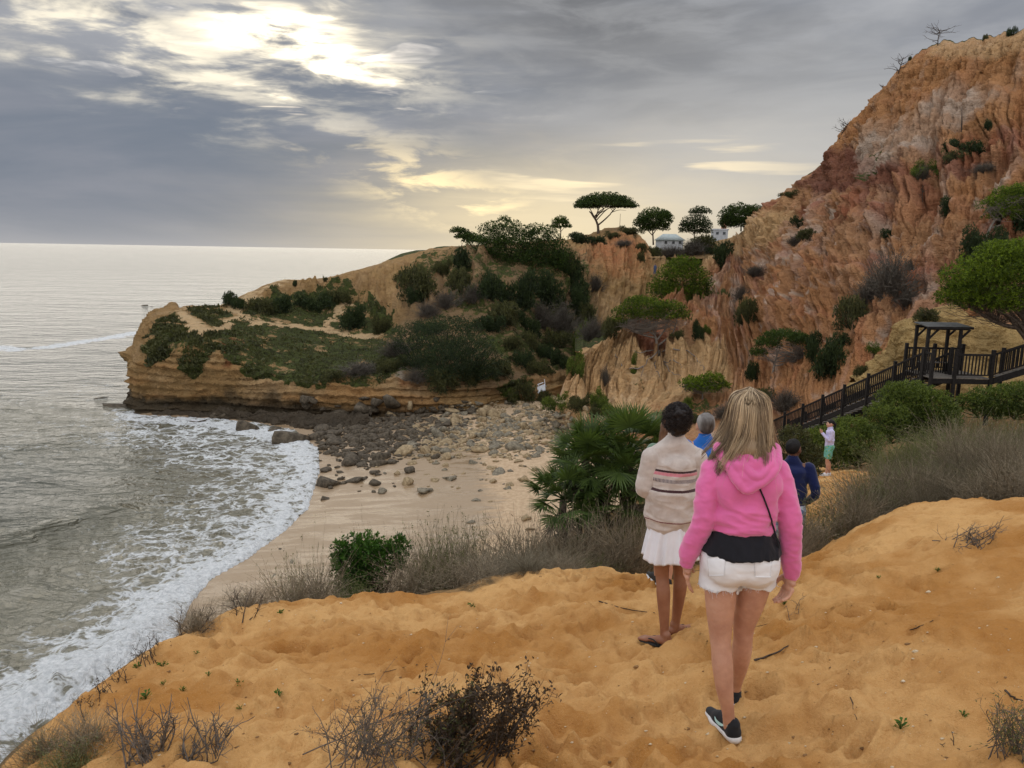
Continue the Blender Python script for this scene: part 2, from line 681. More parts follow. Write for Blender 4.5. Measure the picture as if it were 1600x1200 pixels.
def t_noise_col(t, p, scale, detail):
    n = t.new('ShaderNodeTexNoise')
    t.put(n.inputs['Vector'], p)
    n.inputs['Scale'].default_value = scale
    n.inputs['Detail'].default_value = detail
    return n.outputs[1]


ROCK, DUNE, BEACH, SEA = mat_rock(), mat_dune(), mat_beach(), mat_sea()
BVH_V, BVH_F, BVH_N = [], [], 0


def solid_for_hits(Vg, stride=2):
    """remember a surface so that later things can be set down on it"""
    global BVH_N
    S = Vg[::stride, ::stride]
    nc, nr = S.shape[:2]
    BVH_V.append(S.reshape(-1, 3))
    BVH_F.append(grid_faces(nc, nr) + BVH_N)
    BVH_N += nc * nr


# ================================================================ the near dune and the scrub slope
EDGE = [(-3.2, -9), (-2.6, -3), (-2.15, 1.2)] + [tuple(P(a, b, c)[:2]) for a, b, c in (
    (60, 1200, 3.0), (165, 1080, 4.0), (270, 1003, 5.0), (400, 958, 5.7), (520, 937, 6.2), (640, 935, 6.3), (740, 931, 6.35),
    (870, 903, 6.8), (960, 891, 7.2), (1010, 890, 7.5))] + [(1.75, 9), (2.6, 11), (5.0, 14.5), (7.4, 20), (9.6, 28), (12, 38), (15, 46), (17, 52)]
_ctl = [(0, 0, 13.38), (0, -3, 13.8), (2.5, -2, 14.3), (-2, -2, 13.4), (-1, .8, 13.15), (1.2, .8, 13.5)]
_ctl += [tuple(P(*q)) for q in ((800, 1200, 2.55), (1140, 1150, 3.35), (1040, 995, 4.95), (520, 937, 6.2), (740, 931, 6.35), (270, 1003, 5.0),
                                (60, 1200, 3.0), (1600, 1200, 2.45), (1400, 1000, 3.8), (1600, 780, 7.0), (1400, 800, 7.4), (1270, 862, 7.1), (1600, 950, 4.4),
                                (960, 891, 7.2), (400, 958, 5.7), (700, 1050, 4.3))]
_ctl += [(1.85, 7.2, 11.70), (3.2, 8.5, 11.22), (8.6, 20, 9.18), (8.4, 15, 10.55), (8.3, 12, 11.35), (17, 26, 8.5), (12, 32, 6.6), (15.5, 46, 3.6),
         (20, 34, 7.4), (30, 30, 11), (25, 15, 12.5), (12, 5, 14.6), (8, 0, 15.0), (5.2, 12, 10.9), (26, 40, 8.5), (40, 20, 14)]
_ctl = np.array(_ctl)


def _tps(r):
    return np.where(r > 1e-6, r * r * np.log(np.maximum(r, 1e-6)), 0)


def _fit(C, lam=.02):
    n = len(C)
    K = _tps(np.hypot(C[:, None, 0] - C[None, :, 0], C[:, None, 1] - C[None, :, 1])) + lam * np.eye(n)
    Pm = np.c_[np.ones(n), C[:, :2]]
    A = np.block([[K, Pm], [Pm.T, np.zeros((3, 3))]])
    return np.linalg.solve(A, np.r_[C[:, 2], 0, 0, 0])


_w = _fit(_ctl)


def top_z(x, y):
    r = _w[-3] + _w[-2] * x + _w[-1] * y
    for c, w in zip(_ctl, _w[:-3]):
        r = r + w * _tps(np.hypot(x - c[0], y - c[1]))
    return r


def near_z(x, y):
    """height of the dune and scrub slope before its small relief; also how far past the edge"""
    d, s = seg_dist(np.stack([x, y], 1), EDGE)
    past = np.where(s > 0, d, -d)
    wob = .22 * fbm(np.stack([x * .9, y * .9, x * 0], 1), 3)
    past = past + wob * sstep(np.abs(past), 0, .6) * .5
    z = top_z(x, y)
    q = np.maximum(past, 0)
    stp = .34 + 1.0 * (1 - sstep(x, -2.8, -1.0))
    drop = np.where(q < .5, q * q * stp, .25 * stp + (q - .5) * stp)
    z = np.maximum(z - drop, np.minimum(z, -3.0))
    return z, past


def build_dune():
    n1, n2, n0 = 330, 120, 16
    Y = np.r_[np.linspace(-7, .9, n0, endpoint=False), .9 + 7.6 * np.linspace(0, 1, n1, endpoint=False) ** 1.25, 8.5 + 47 * np.linspace(0, 1, n2) ** 1.5]
    t = np.linspace(-1, 1, 600)
    a = .62 * t + .38 * t ** 3
    Yg, A = np.meshgrid(Y, a, indexing='xy')
    Xg = A * (np.maximum(Yg, -3) + 4.5) * 1.0 + .15 * np.maximum(Yg, 0)
    x, y = Xg.ravel(), Yg.ravel()
    z, past = near_z(x, y)
    onsand = 1 - sstep(past, -.1, .5)
    p2 = np.stack([x, y, 0 * x], 1)
    slope_side = sstep(x - .25 * y, .3, 2.2)
    relief = .055 * fbm(p2 * np.array([1.1, 1.5, 1]), 3) + .070 * fbm(p2 * 2.4, 2) + .050 * fbm(p2 * 6.0 + 3, 3, .6)
    relief += .013 * fbm(p2 * 15 + 8, 2) * (1 - slope_side * .6)
    tread = (1 - slope_side * .72) * sstep(y, .5, 2)
    relief = relief * (.55 + .45 * tread)
    # wind ripples and slide marks across the right-hand slope
    ph = (y * 1.0 - x * .52) * 5.2 + 2.2 * gnoise(p2 * .9)
    relief += slope_side * .014 * np.sin(ph) * sstep(gnoise(p2 * .6 + 5), -.3, .4)
    z = z + relief * onsand + (1 - onsand) * .12 * fbm(p2 * .8, 4)
    # trodden hollows with pushed-up rims
    r = np.random.default_rng(5)
    gi = np.arange(len(x))
    cells = []
    for k in range(560):
        yy = r.uniform(1.6, 8.2)
        xx = r.normal(.05 + .14 * yy, .36 * yy) if k < 460 else r.uniform(-2.5, 5)
        if xx > .55 + .42 * yy and r.random() < .72:
            continue
        cells.append((xx, yy, r.uniform(0, math.pi), r.uniform(.07, .15), r.uniform(.035, .065), r.uniform(.022, .060)))
    for (px_, py_, ang) in ((1.02, 2.85, .1), (1.2, 2.45, -.1), (.98, 4.3, .2), (1.3, 4.0, 0), (.85, 3.7, .1)):
        cells.append((px_, py_, math.pi / 2 + ang, .15, .06, .035))
    for xx, yy, ang, L, Wd, dep in cells:
        m = (np.abs(x - xx) < .5) & (np.abs(y - yy) < .5)
        i = gi[m]
        dx, dy = x[i] - xx, y[i] - yy
        u = (dx * math.cos(ang) + dy * math.sin(ang)) / L
        v = (-dx * math.sin(ang) + dy * math.cos(ang)) / Wd
        d = np.sqrt(u * u + v * v)
        z[i] += onsand[i] * (-dep * np.exp(-(d / .85) ** 4) + .45 * dep * np.exp(-((d - 1.5) / .38) ** 2))
    soil = sstep(past, -.05, .55)
    # the path under the people further on stays bare sand
    dp, _ = seg_dist(np.stack([x, y], 1), [(1.6, 6), (2.6, 8.2), (5.2, 12.2), (8.3, 19), (9.3, 24)])
    sand_path = 1 - sstep(dp, .7, 1.5)
    _, pastr = seg_dist(np.stack([x, y], 1), [(2.75, 7.0), (3.4, 7.45), (4.6, 7.35), (6.5, 7.1), (9, 6.3), (14, 4)])
    scrub = np.where((pastr > 0) & (y > 6.2) & (x > 2.4), 1.0, 0.0)
    soil = np.clip(np.maximum(soil, scrub * .8) * (1 - sand_path), 0, 1)
    V = np.stack([x, y, z], 1)
    me = mesh_np('dune', V, grid_faces(len(a), len(Y)), DUNE, True, {'soil': soil})
    solid_for_hits(V.reshape(len(a), len(Y), 3), 2)
    return structure(obj('sand_dune', me))


build_dune()

# ================================================================ beach and sea
SHORE_PX = [(150, 640), (225, 650), (330, 655), (400, 662), (455, 672), (492, 700), (494, 735), (474, 795), (440, 828), (380, 872), (322, 905), (288, 942), (262, 1000), (215, 1080), (160, 1180)]
SHORE = [tuple(G(a, b, 0)[:2]) for a, b in SHORE_PX]
SHORE = [(SHORE[0][0] - 60, SHORE[0][1] + 30)] + SHORE + [(-10, 12), (-9, 0), (-9, -30)]


def beach_z(x, y):
    d, s = seg_dist(np.stack([x, y], 1), SHORE)
    land = np.where(s > 0, d, -d)      # shore runs away to the near left; land lies on its left
    z = np.where(land > 0, .16 * np.minimum(land, 2.0) * .35 + .062 * np.maximum(land - 1, 0) * 1.0, land * .07)
    z = np.where(land > 26, .062 * 25 + .11 + (land - 26) * .03, z)
    return np.maximum(z, -2.5), land


def build_beach():
    xs = np.linspace(-34, 22, 300)
    ys = np.linspace(14, 92, 380)
    Xg, Yg = np.meshgrid(xs, ys, indexing='ij')
    x, y = Xg.ravel(), Yg.ravel()
    z, land = beach_z(x, y)
    p2 = np.stack([x, y, 0 * x], 1)
    dry = sstep(land, 7, 17)
    z = z + dry * (.10 * fbm(p2 * .7, 4) + .035 * fbm(p2 * 3, 2)) + .02 * fbm(p2 * .5, 2)
    wet = 1 - sstep(land, 7, 15)
    V = np.stack([x, y, z], 1)
    me = mesh_np('beach', V, grid_faces(300, 380), BEACH, True, {'wet': wet})
    solid_for_hits(V.reshape(300, 380, 3), 2)
    return structure(obj('beach', me))


build_beach()


def wpoly(pts):
    return [tuple(G(a, b, 0)[:2]) for a, b in pts]


FOAM = [  # line on the water, width in metres, strength
    (wpoly([(215, 652), (330, 662), (430, 680), (478, 700), (484, 735), (462, 795), (425, 830), (365, 872), (308, 905), (280, 935)]), 3.2, .80),
    (wpoly([(250, 668), (340, 690), (420, 720), (430, 770), (390, 815), (330, 850)]), 8.0, .56),
    (wpoly([(275, 935), (250, 985), (180, 1035), (80, 1085), (-60, 1150)]), 3.0, .92),
    (wpoly([(240, 1000), (110, 1070), (-80, 1130)]), 5.5, .66),
    (wpoly([(0, 1040), (60, 1015), (150, 985), (230, 950)]), 2.2, .50),
    (wpoly([(-160, 548), (-20, 540), (18, 545)]), 2.6, .92),
    (wpoly([(70, 542), (120, 534), (170, 527), (225, 517)]), 2.4, .92),
    (wpoly([(-200, 640), (0, 625), (200, 605)]), 16, .34),
    (wpoly([(-200, 720), (0, 700), (200, 660)]), 12, .34),
    (wpoly([(-100, 900), (150, 850), (330, 800)]), 9, .27),
    (wpoly([(180, 640), (210, 645), (260, 655)]), 1.6, .6),
]
SWELL = [  # crest line, half width, height
    (wpoly([(-400, 925), (-150, 893), (0, 862), (60, 838), (130, 812), (200, 796), (262, 786)]), 1.35, .62),
    (wpoly([(-200, 972), (0, 940), (90, 905), (170, 892)]), 1.2, .26),
    (wpoly([(275, 938), (250, 985), (180, 1040), (80, 1095), (-80, 1165)]), 1.3, .55),
    (wpoly([(-300, 560), (-100, 545), (20, 543), (100, 536), (170, 526), (240, 515)]), 2.0, 1.05),
    (wpoly([(-100, 612), (60, 600), (150, 596)]), 1.8, .3),
    (wpoly([(-100, 700), (60, 690), (200, 672)]), 2.0, .25),
    (wpoly([(130, 516), (200, 507), (260, 502)]), 2.0, .6),
    (wpoly([(100, 660), (190, 665), (260, 690)]), 1.5, .18),
]


def build_sea():
    az = np.radians(np.r_[np.linspace(-89, -48, 24, endpoint=False), np.linspace(-48, 12, 470), np.linspace(14, 75, 18)])
    D = np.r_[np.geomspace(9, 150, 330, endpoint=False), np.geomspace(150, 900, 90, endpoint=False), np.geomspace(900, 55000, 24)]
    Ag, Dg = np.meshgrid(az, D, indexing='ij')
    x, y = (np.sin(Ag) * Dg).ravel(), (np.cos(Ag) * Dg).ravel()
    d0 = Dg.ravel()
    q = np.stack([x, y], 1)
    p2 = np.stack([x, y, 0 * x], 1)
    fade = 1 - sstep(d0, 250, 900)
    far = sstep(d0, 40, 140)
    dsh, s = seg_dist(q, SHORE)
    sea = np.where(s > 0, -dsh, dsh)
    rot = p2 @ np.array([[math.cos(.25), -math.sin(.25), 0], [math.sin(.25), math.cos(.25), 0], [0, 0, 1]])
    z = fade * (.07 * fbm(rot * np.array([.35, .8, 1]), 4) + .16 * far * fbm(rot * np.array([.05, .16, 1]) + 4, 3))
    z += .05 * (1 - sstep(d0, 40, 120)) * fbm(rot * np.array([1.6, 2.6, 1]) + 9, 3)
    z *= sstep(sea, -.5, 5) * .8 + .2
    foam = np.zeros(len(x))
    def close(line, m):
        la = np.array(line)
        return np.nonzero((x > la[:, 0].min() - m) & (x < la[:, 0].max() + m) & (y > la[:, 1].min() - m) & (y < la[:, 1].max() + m))[0]

    for line, wd, st in FOAM:
        k = close(line, wd * 3)
        d, _ = seg_dist(q[k], line)
        d = d + .35 * wd * gnoise(p2[k] * (1.2 / wd) + 3)
        foam[k] = np.maximum(foam[k], st * np.exp(-(np.maximum(d, 0) / wd) ** 2))
    for line, wd, h in SWELL:
        k = close(line, wd * 3)
        d, sd = seg_dist(q[k], line)
        e = d * np.where(sd > 0, 1.9, 1.0)
        qx, qy = x[k], y[k]
        ends = np.minimum(np.hypot(qx - line[-1][0], qy - line[-1][1]), np.hypot(qx - line[0][0], qy - line[0][1]))
        z[k] += h * np.exp(-(e / wd) ** 2) * sstep(ends, 0, 4) * (1 + .25 * gnoise(p2[k] * .5))
    z += .16 * foam * np.maximum(fbm(p2 * 1.9, 3) + .25, 0) * (1 - sstep(d0, 100, 200))
    z += (.12 + .10 * gnoise(p2 * .8)) * np.exp(-((sea - .6) / .7) ** 2) + .13 * (1 - sstep(d0, 90, 130)) * np.exp(-((sea - 3.2 - 1.2 * gnoise(p2 * .25)) / .6) ** 2)
    z = np.where(sea < -.3, np.minimum(z, -.12 + .0 * z), z)
    shallow = np.clip(1 - sstep(sea, 2, 30), 0, 1) * (1 - sstep(d0, 70, 110))
    V = np.stack([x, y, z], 1)
    me = mesh_np('sea', V, grid_faces(len(az), len(D)), SEA, True, {'foam': foam, 'shallow': shallow})
    return structure(obj('sea', me))


build_sea()


# ================================================================ the headland
def Z(px, z, Y):
    """photo column px at distance Y, height z"""
    p = P(px, 600, Y)
    return np.array([p[0], p[1], z])


def column(base, pts, back):
    """base point on the beach, photo points up the slope, then the hidden back"""
    b = base if len(base) == 3 and isinstance(base, np.ndarray) else G(base[0], base[1], base[2] if len(base) > 2 else 0.0)
    dn = b.copy()
    dn[2] -= 3.0
    top = P(*pts[-1])
    r = [dn, b] + [P(*q) for q in pts]
    ahead, low = back
    for k, (f, g) in enumerate(((.35, .12), (1.0, 1.0))):
        c = top + np.array([top[0] * ahead * f / top[1], ahead * f, 0])
        c[2] = top[2] + (low - top[2]) * g
        r.append(c)
    return r


HEAD = [
    [Z(285, -3, 106), Z(280, 0, 105), Z(262, 3.5, 102), Z(262, 5.5, 100), Z(265, 6.5, 99), Z(270, 7.2, 98), Z(285, 7.6, 97), Z(290, 4, 101), Z(300, -3, 108)],
    [Z(215, -3, 84), Z(212, 0, 83), Z(212, 4, 82), Z(226, 6.2, 82), Z(244, 7.4, 83), Z(262, 8.0, 85), Z(282, 8.3, 88), Z(290, 4, 98), Z(300, -3, 106)],
    column((208, 640), [(208, 574, 71.5), (229, 538, 73), (250, 506, 76), (266, 490, 80), (284, 482, 85)], (16, -3)),
    column((240, 646), [(236, 566, 69.2), (246, 528, 71.5), (262, 503, 76), (284, 488, 82), (312, 480, 88)], (14, -3)),
    column((300, 648), [(298, 553, 68.4), (304, 521, 72), (314, 503, 77), (330, 489, 84), (345, 479, 91)], (13, -3)),
    column((365, 651), [(362, 566, 68), (370, 531, 73), (374, 507, 80), (378, 484, 88), (392, 458, 96)], (13, -3)),
    column((430, 655), [(430, 594, 67.6), (432, 548, 74), (434, 512, 83), (436, 472, 93), (440, 441, 102)], (14, -3)),
    column((500, 657), [(500, 600, 67.2), (500, 556, 74), (501, 518, 85), (506, 468, 97), (512, 436, 106)], (14, -3)),
    column((575, 653, .5), [(575, 596, 67.2), (578, 561, 73.5), (582, 523, 84), (586, 468, 97), (588, 417, 108)], (16, -2)),
    column((650, 643, .9), [(652, 592, 67.2), (655, 567, 71), (658, 515, 80), (660, 452, 95), (662, 396, 108)], (18, 2)),
    column((725, 635, 1.3), [(727, 592, 67.6), (730, 574, 70), (732, 512, 80), (736, 432, 93), (742, 386, 105)], (20, 8)),
    column((795, 620, 1.8), [(798, 594, 70), (800, 570, 73), (803, 500, 83), (810, 424, 95), (812, 382, 110)], (24, 13)),
    column((850, 604, 2.6), [(852, 582, 75), (856, 552, 82), (862, 502, 92), (870, 432, 104), (880, 380, 122)], (24, 15)),
    column(P(900, 606, 74), [(905, 566, 82), (910, 530, 92), (915, 480, 106), (916, 425, 115), (918, 372, 136)], (30, 16)),
    column(P(945, 604, 78), [(946, 560, 88), (950, 520, 100), (955, 468, 111), (957, 418, 119), (956, 360, 138)], (30, 16)),
    column(P(985, 600, 82), [(985, 555, 93), (988, 515, 105), (990, 468, 113), (991, 425, 120), (990, 366, 138)], (30, 16)),
    column(P(1018, 596, 86), [(1018, 550, 98), (1020, 505, 108), (1021, 465, 115), (1023, 432, 122), (1024, 404, 136)], (30, 15)),
    column(P(1060, 590, 90), [(1060, 545, 102), (1060, 500, 112), (1060, 460, 119), (1062, 428, 126), (1064, 396, 140)], (30, 15.5)),
    column(P(1120, 580, 96), [(1120, 530, 108), (1120, 490, 116), (1120, 450, 124), (1122, 415, 132), (1124, 378, 142)], (30, 16)),
    column(P(1200, 560, 102), [(1200, 510, 114), (1200, 470, 122), (1200, 430, 130), (1202, 395, 138), (1204, 360, 148)], (30, 16)),
]
OCHRE = np.array([.335, .212, .092])
ORANGE = np.array([.43, .212, .092])
PALE = np.array([.46, .32, .18])
PINK = np.array([.42, .245, .16])
MAROON = np.array([.205, .082, .05])
DARK = np.array([.060, .050, .034])
EARTH = np.array([.20, .135, .075])


def lerp(a, b, f):
    return a + (b - a) * np.asarray(f)[:, None]


def build_headland():
    nc, nr = 620, 288
    C = np.array(HEAD)
    Vg = catmull(catmull(C, nc, 0), nr, 1)
    rr = np.broadcast_to(np.linspace(0, 8, nr)[None], (nc, nr)).ravel()
    N = grid_normals(Vg)
    V = Vg.reshape(-1, 3)
    Nf = N.reshape(-1, 3)
    flip = np.sign((Nf * (CAM - V)).sum(1))
    # outward side: towards the viewer on the front
    if flip[(rr > 1) & (rr < 5)].mean() < 0:
        Nf = -Nf
    px, py = proj(V)
    px = px + 15 * fbm(V * .45 + 40, 4, .6)
    py = py + 7 * fbm(V * .45 + 50, 4, .6)
    steep = sstep(1 - np.abs(Nf[:, 2]), .18, .55)
    cliff = sstep(rr, .6, 1.1) * (1 - sstep(rr, 2.0, 2.25))
    upper = sstep(rr, 2.2, 3)
    p = V
    warp = .5 * fbm(p * .25, 3)
    lay = fbm(np.stack([p[:, 0] * .10, p[:, 1] * .10, p[:, 2] * 1.5 + warp], 1), 3)
    ledge = np.round((p[:, 2] + .3 * warp) * 1.6) / 1.6 - (p[:, 2] + .3 * warp)
    d = .55 * fbm(p * .33, 4) * (cliff + .35 * upper)
    d += cliff * (.34 * lay + .55 * ledge + .25 * fbm(p * 1.0 + 21, 4, .6))
    # sea-cut notch with small caves
    notch = np.exp(-((p[:, 2] - 1.0) / .75) ** 2) * sstep(rr, .8, 1.05) * (1 - sstep(px, 560, 720))
    d -= notch * (.35 + .9 * sstep(gnoise(np.stack([p[:, 0] * .22, p[:, 1] * .05, 0 * p[:, 0]], 1)), .0, .5))
    d += cliff * .9 * sstep(fbm(p * .16 + 8, 2), .1, .7)
    # gullied soft slopes above
    along = np.broadcast_to(np.linspace(0, len(HEAD) - 1, nc)[:, None], (nc, nr)).ravel()
    gul = fbm(np.stack([along * 2.1 + .25 * warp, rr * .5, p[:, 2] * .04], 1), 4, ridged=True)
    gully_zone = soft_poly(px, py, [(420, 462), (520, 440), (700, 388), (760, 400), (760, 470), (600, 505), (560, 470), (470, 462)], 16)
    gully_zone = np.maximum(gully_zone, soft_poly(px, py, [(830, 380), (1010, 360), (1060, 430), (1000, 540), (880, 520), (840, 440)], 25))
    gul2 = fbm(np.stack([along * 7.5 + .5 * warp, rr * .8, p[:, 2] * .05], 1), 3, ridged=True)
    d += upper * gully_zone * (.95 * gul + .42 * gul2 + .35 * fbm(p * .5 + 3, 4))
    d += upper * (.34 * fbm(p * .42 + 11, 5, .58) + .16 * fbm(p * 1.1, 3, ridged=True)) * (1 - .75 * soft_poly(px, py, [(250, 480), (600, 500), (600, 600), (330, 600)], 15))
    crest = 1 - sstep(rr, 5.3, 5.95) * .72
    V = V + Nf * (d * crest)[:, None]
    # colours of the ground itself
    n1 = fbm(p * .22 + 2, 4)
    n2 = fbm(p * .6 + 7, 4)
    col = np.broadcast_to(OCHRE, V.shape).copy()
    col = lerp(col, PALE, sstep(n1, -.1, .7) * .42)
    col = lerp(col, np.array([.26, .165, .08]), sstep(n2 + .5 * n1, .1, .8) * .6 * upper)
    col = lerp(col, np.array([.40, .215, .085]), sstep(lay, .1, .6) * .55 * cliff)
    col = lerp(col, np.array([.46, .20, .08]), cliff * sstep(p[:, 2], 2.6, 3.6) * sstep(px, 420, 520) * (1 - sstep(px, 640, 720)) * sstep(n2, -.2, .5) * .8)
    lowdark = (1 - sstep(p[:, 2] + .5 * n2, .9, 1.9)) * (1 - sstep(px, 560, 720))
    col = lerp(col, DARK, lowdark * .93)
    seep = soft_poly(px, py, [(340, 600), (400, 596), (480, 612), (480, 650), (330, 650)], 22) * sstep(n2, -.2, .3) * (1 - sstep(p[:, 2], 2.0, 3.4))
    col = lerp(col, DARK * 1.3, seep * .7)
    col = lerp(col, ORANGE, soft_poly(px, py, [(900, 395), (960, 372), (1010, 385), (1000, 450), (930, 440), (890, 420)], 20) * .8)
    col = lerp(col, np.array([.40, .17, .075]), soft_poly(px, py, [(925, 385), (975, 372), (995, 400), (960, 425), (920, 410)], 12) * .7)
    col = lerp(col, EARTH, soft_poly(px, py, [(590, 560), (640, 480), (700, 400), (760, 380), (900, 400), (930, 480), (905, 570), (800, 615), (640, 605)], 30) * (.62 + .3 * sstep(n2, -.4, .3)))
    col = lerp(col, np.array([.17, .072, .03]), soft_poly(px, py, [(346, 532), (370, 530), (372, 545), (360, 580), (350, 575)], 5) * .95)
    col = lerp(col, np.array([.40, .36, .29]), soft_poly(px, py, [(585, 540), (640, 548), (640, 592), (590, 588)], 14) * sstep(n2, -.1, .4) * .7)
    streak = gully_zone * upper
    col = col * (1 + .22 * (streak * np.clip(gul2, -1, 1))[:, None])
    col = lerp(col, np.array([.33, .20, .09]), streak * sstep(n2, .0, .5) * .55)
    # green cover
    g = np.zeros(len(V))
    for poly, f, s in (
        ([(345, 518), (366, 505), (385, 499), (440, 508), (520, 519), (590, 527), (625, 545), (630, 592), (560, 606), (470, 608), (415, 598), (368, 580), (340, 552)], 8, 1.0),
        ([(368, 498), (385, 480), (430, 460), (475, 462), (550, 456), (560, 476), (520, 488), (512, 514), (450, 507), (385, 502)], 7, .95),
        ([(522, 484), (560, 470), (605, 484), (630, 520), (600, 530), (522, 516)], 8, .95),
        ([(236, 572), (232, 548), (250, 510), (268, 492), (282, 490), (286, 520), (276, 545), (262, 560), (250, 575)], 5, 1.0),
        ([(272, 512), (310, 506), (350, 520), (352, 548), (325, 552), (305, 590), (288, 586), (282, 550)], 5, 1.0),
        ([(305, 487), (330, 476), (362, 500), (342, 505), (335, 514), (308, 503)], 4, 1.0),
        ([(640, 410), (700, 400), (690, 440), (640, 470)], 14, .62),
        ([(690, 400), (745, 385), (905, 395), (930, 470), (900, 580), (800, 590), (700, 520)], 25, .66),
        ([(590, 520), (720, 480), (800, 560), (790, 600), (640, 600)], 25, .62),
        ([(780, 600), (835, 590), (840, 612), (790, 628)], 6, .95)):
        g = np.maximum(g, s * soft_poly(px, py, poly, f))
    g = g * np.clip(.78 + .55 * fbm(V * .30 + 70, 3) + .3 * fbm(V * 1.1 + 75, 2), .25, 1)
    path = np.zeros(len(V))
    for line, wpx in (([(322, 520), (362, 503), (378, 497), (420, 507), (490, 514), (550, 524), (590, 524)], 3.4), ([(378, 497), (372, 488), (362, 480), (395, 464), (440, 445)], 5), ([(517, 512), (516, 494), (530, 482), (548, 476)], 2.6), ([(286, 492), (300, 510), (322, 520)], 8)):
        dd, _ = seg_dist(np.stack([px, py], 1), line)
        path = np.maximum(path, 1 - sstep(dd, wpx * .7, wpx * 1.5))
    g = g * (1 - path) * (1 - sstep(rr, 6.05, 6.2)) * (rr > 1.2)
    col = lerp(col, np.array([.60, .43, .24]), path * .9 * (rr > 2))
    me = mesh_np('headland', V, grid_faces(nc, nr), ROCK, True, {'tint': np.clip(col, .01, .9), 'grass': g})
    solid_for_hits(V.reshape(nc, nr, 3), 2)
    o = structure(obj('headland', me))
    return o, V, g, px, py, rr


HL = build_headland()

# ================================================================ the high cliff on the right
BASE = [(868, 640, 58), (912, 648, 56), (962, 655, 54), (1018, 665, 52), (1075, 675, 50), (1125, 685, 48.5), (1158, 690, 47.6), (1190, 692, 47), (1216, 688, 46.4), (1246, 676, 46),
        (1282, 662, 45.5), (1320, 645, 44.8), (1362, 628, 44.0), (1420, 608, 43.4), (1495, 592, 42.6), (1600, 578, 41), (1790, 555, 36), (2150, 520, 27)]
RIDGE = [(898, 551, 66), (940, 538, 71), (1000, 500, 81), (1064, 450, 96), (1114, 401, 111), (1158, 367, 122), (1192, 331, 126), (1228, 303, 116), (1292, 250, 102), (1316, 206, 95),
         (1364, 160, 89), (1414, 103, 83), (1464, 70, 78), (1528, 64, 73), (1600, 47, 68), (1720, 30, 63), (1950, 10, 56), (2350, 20, 46)]


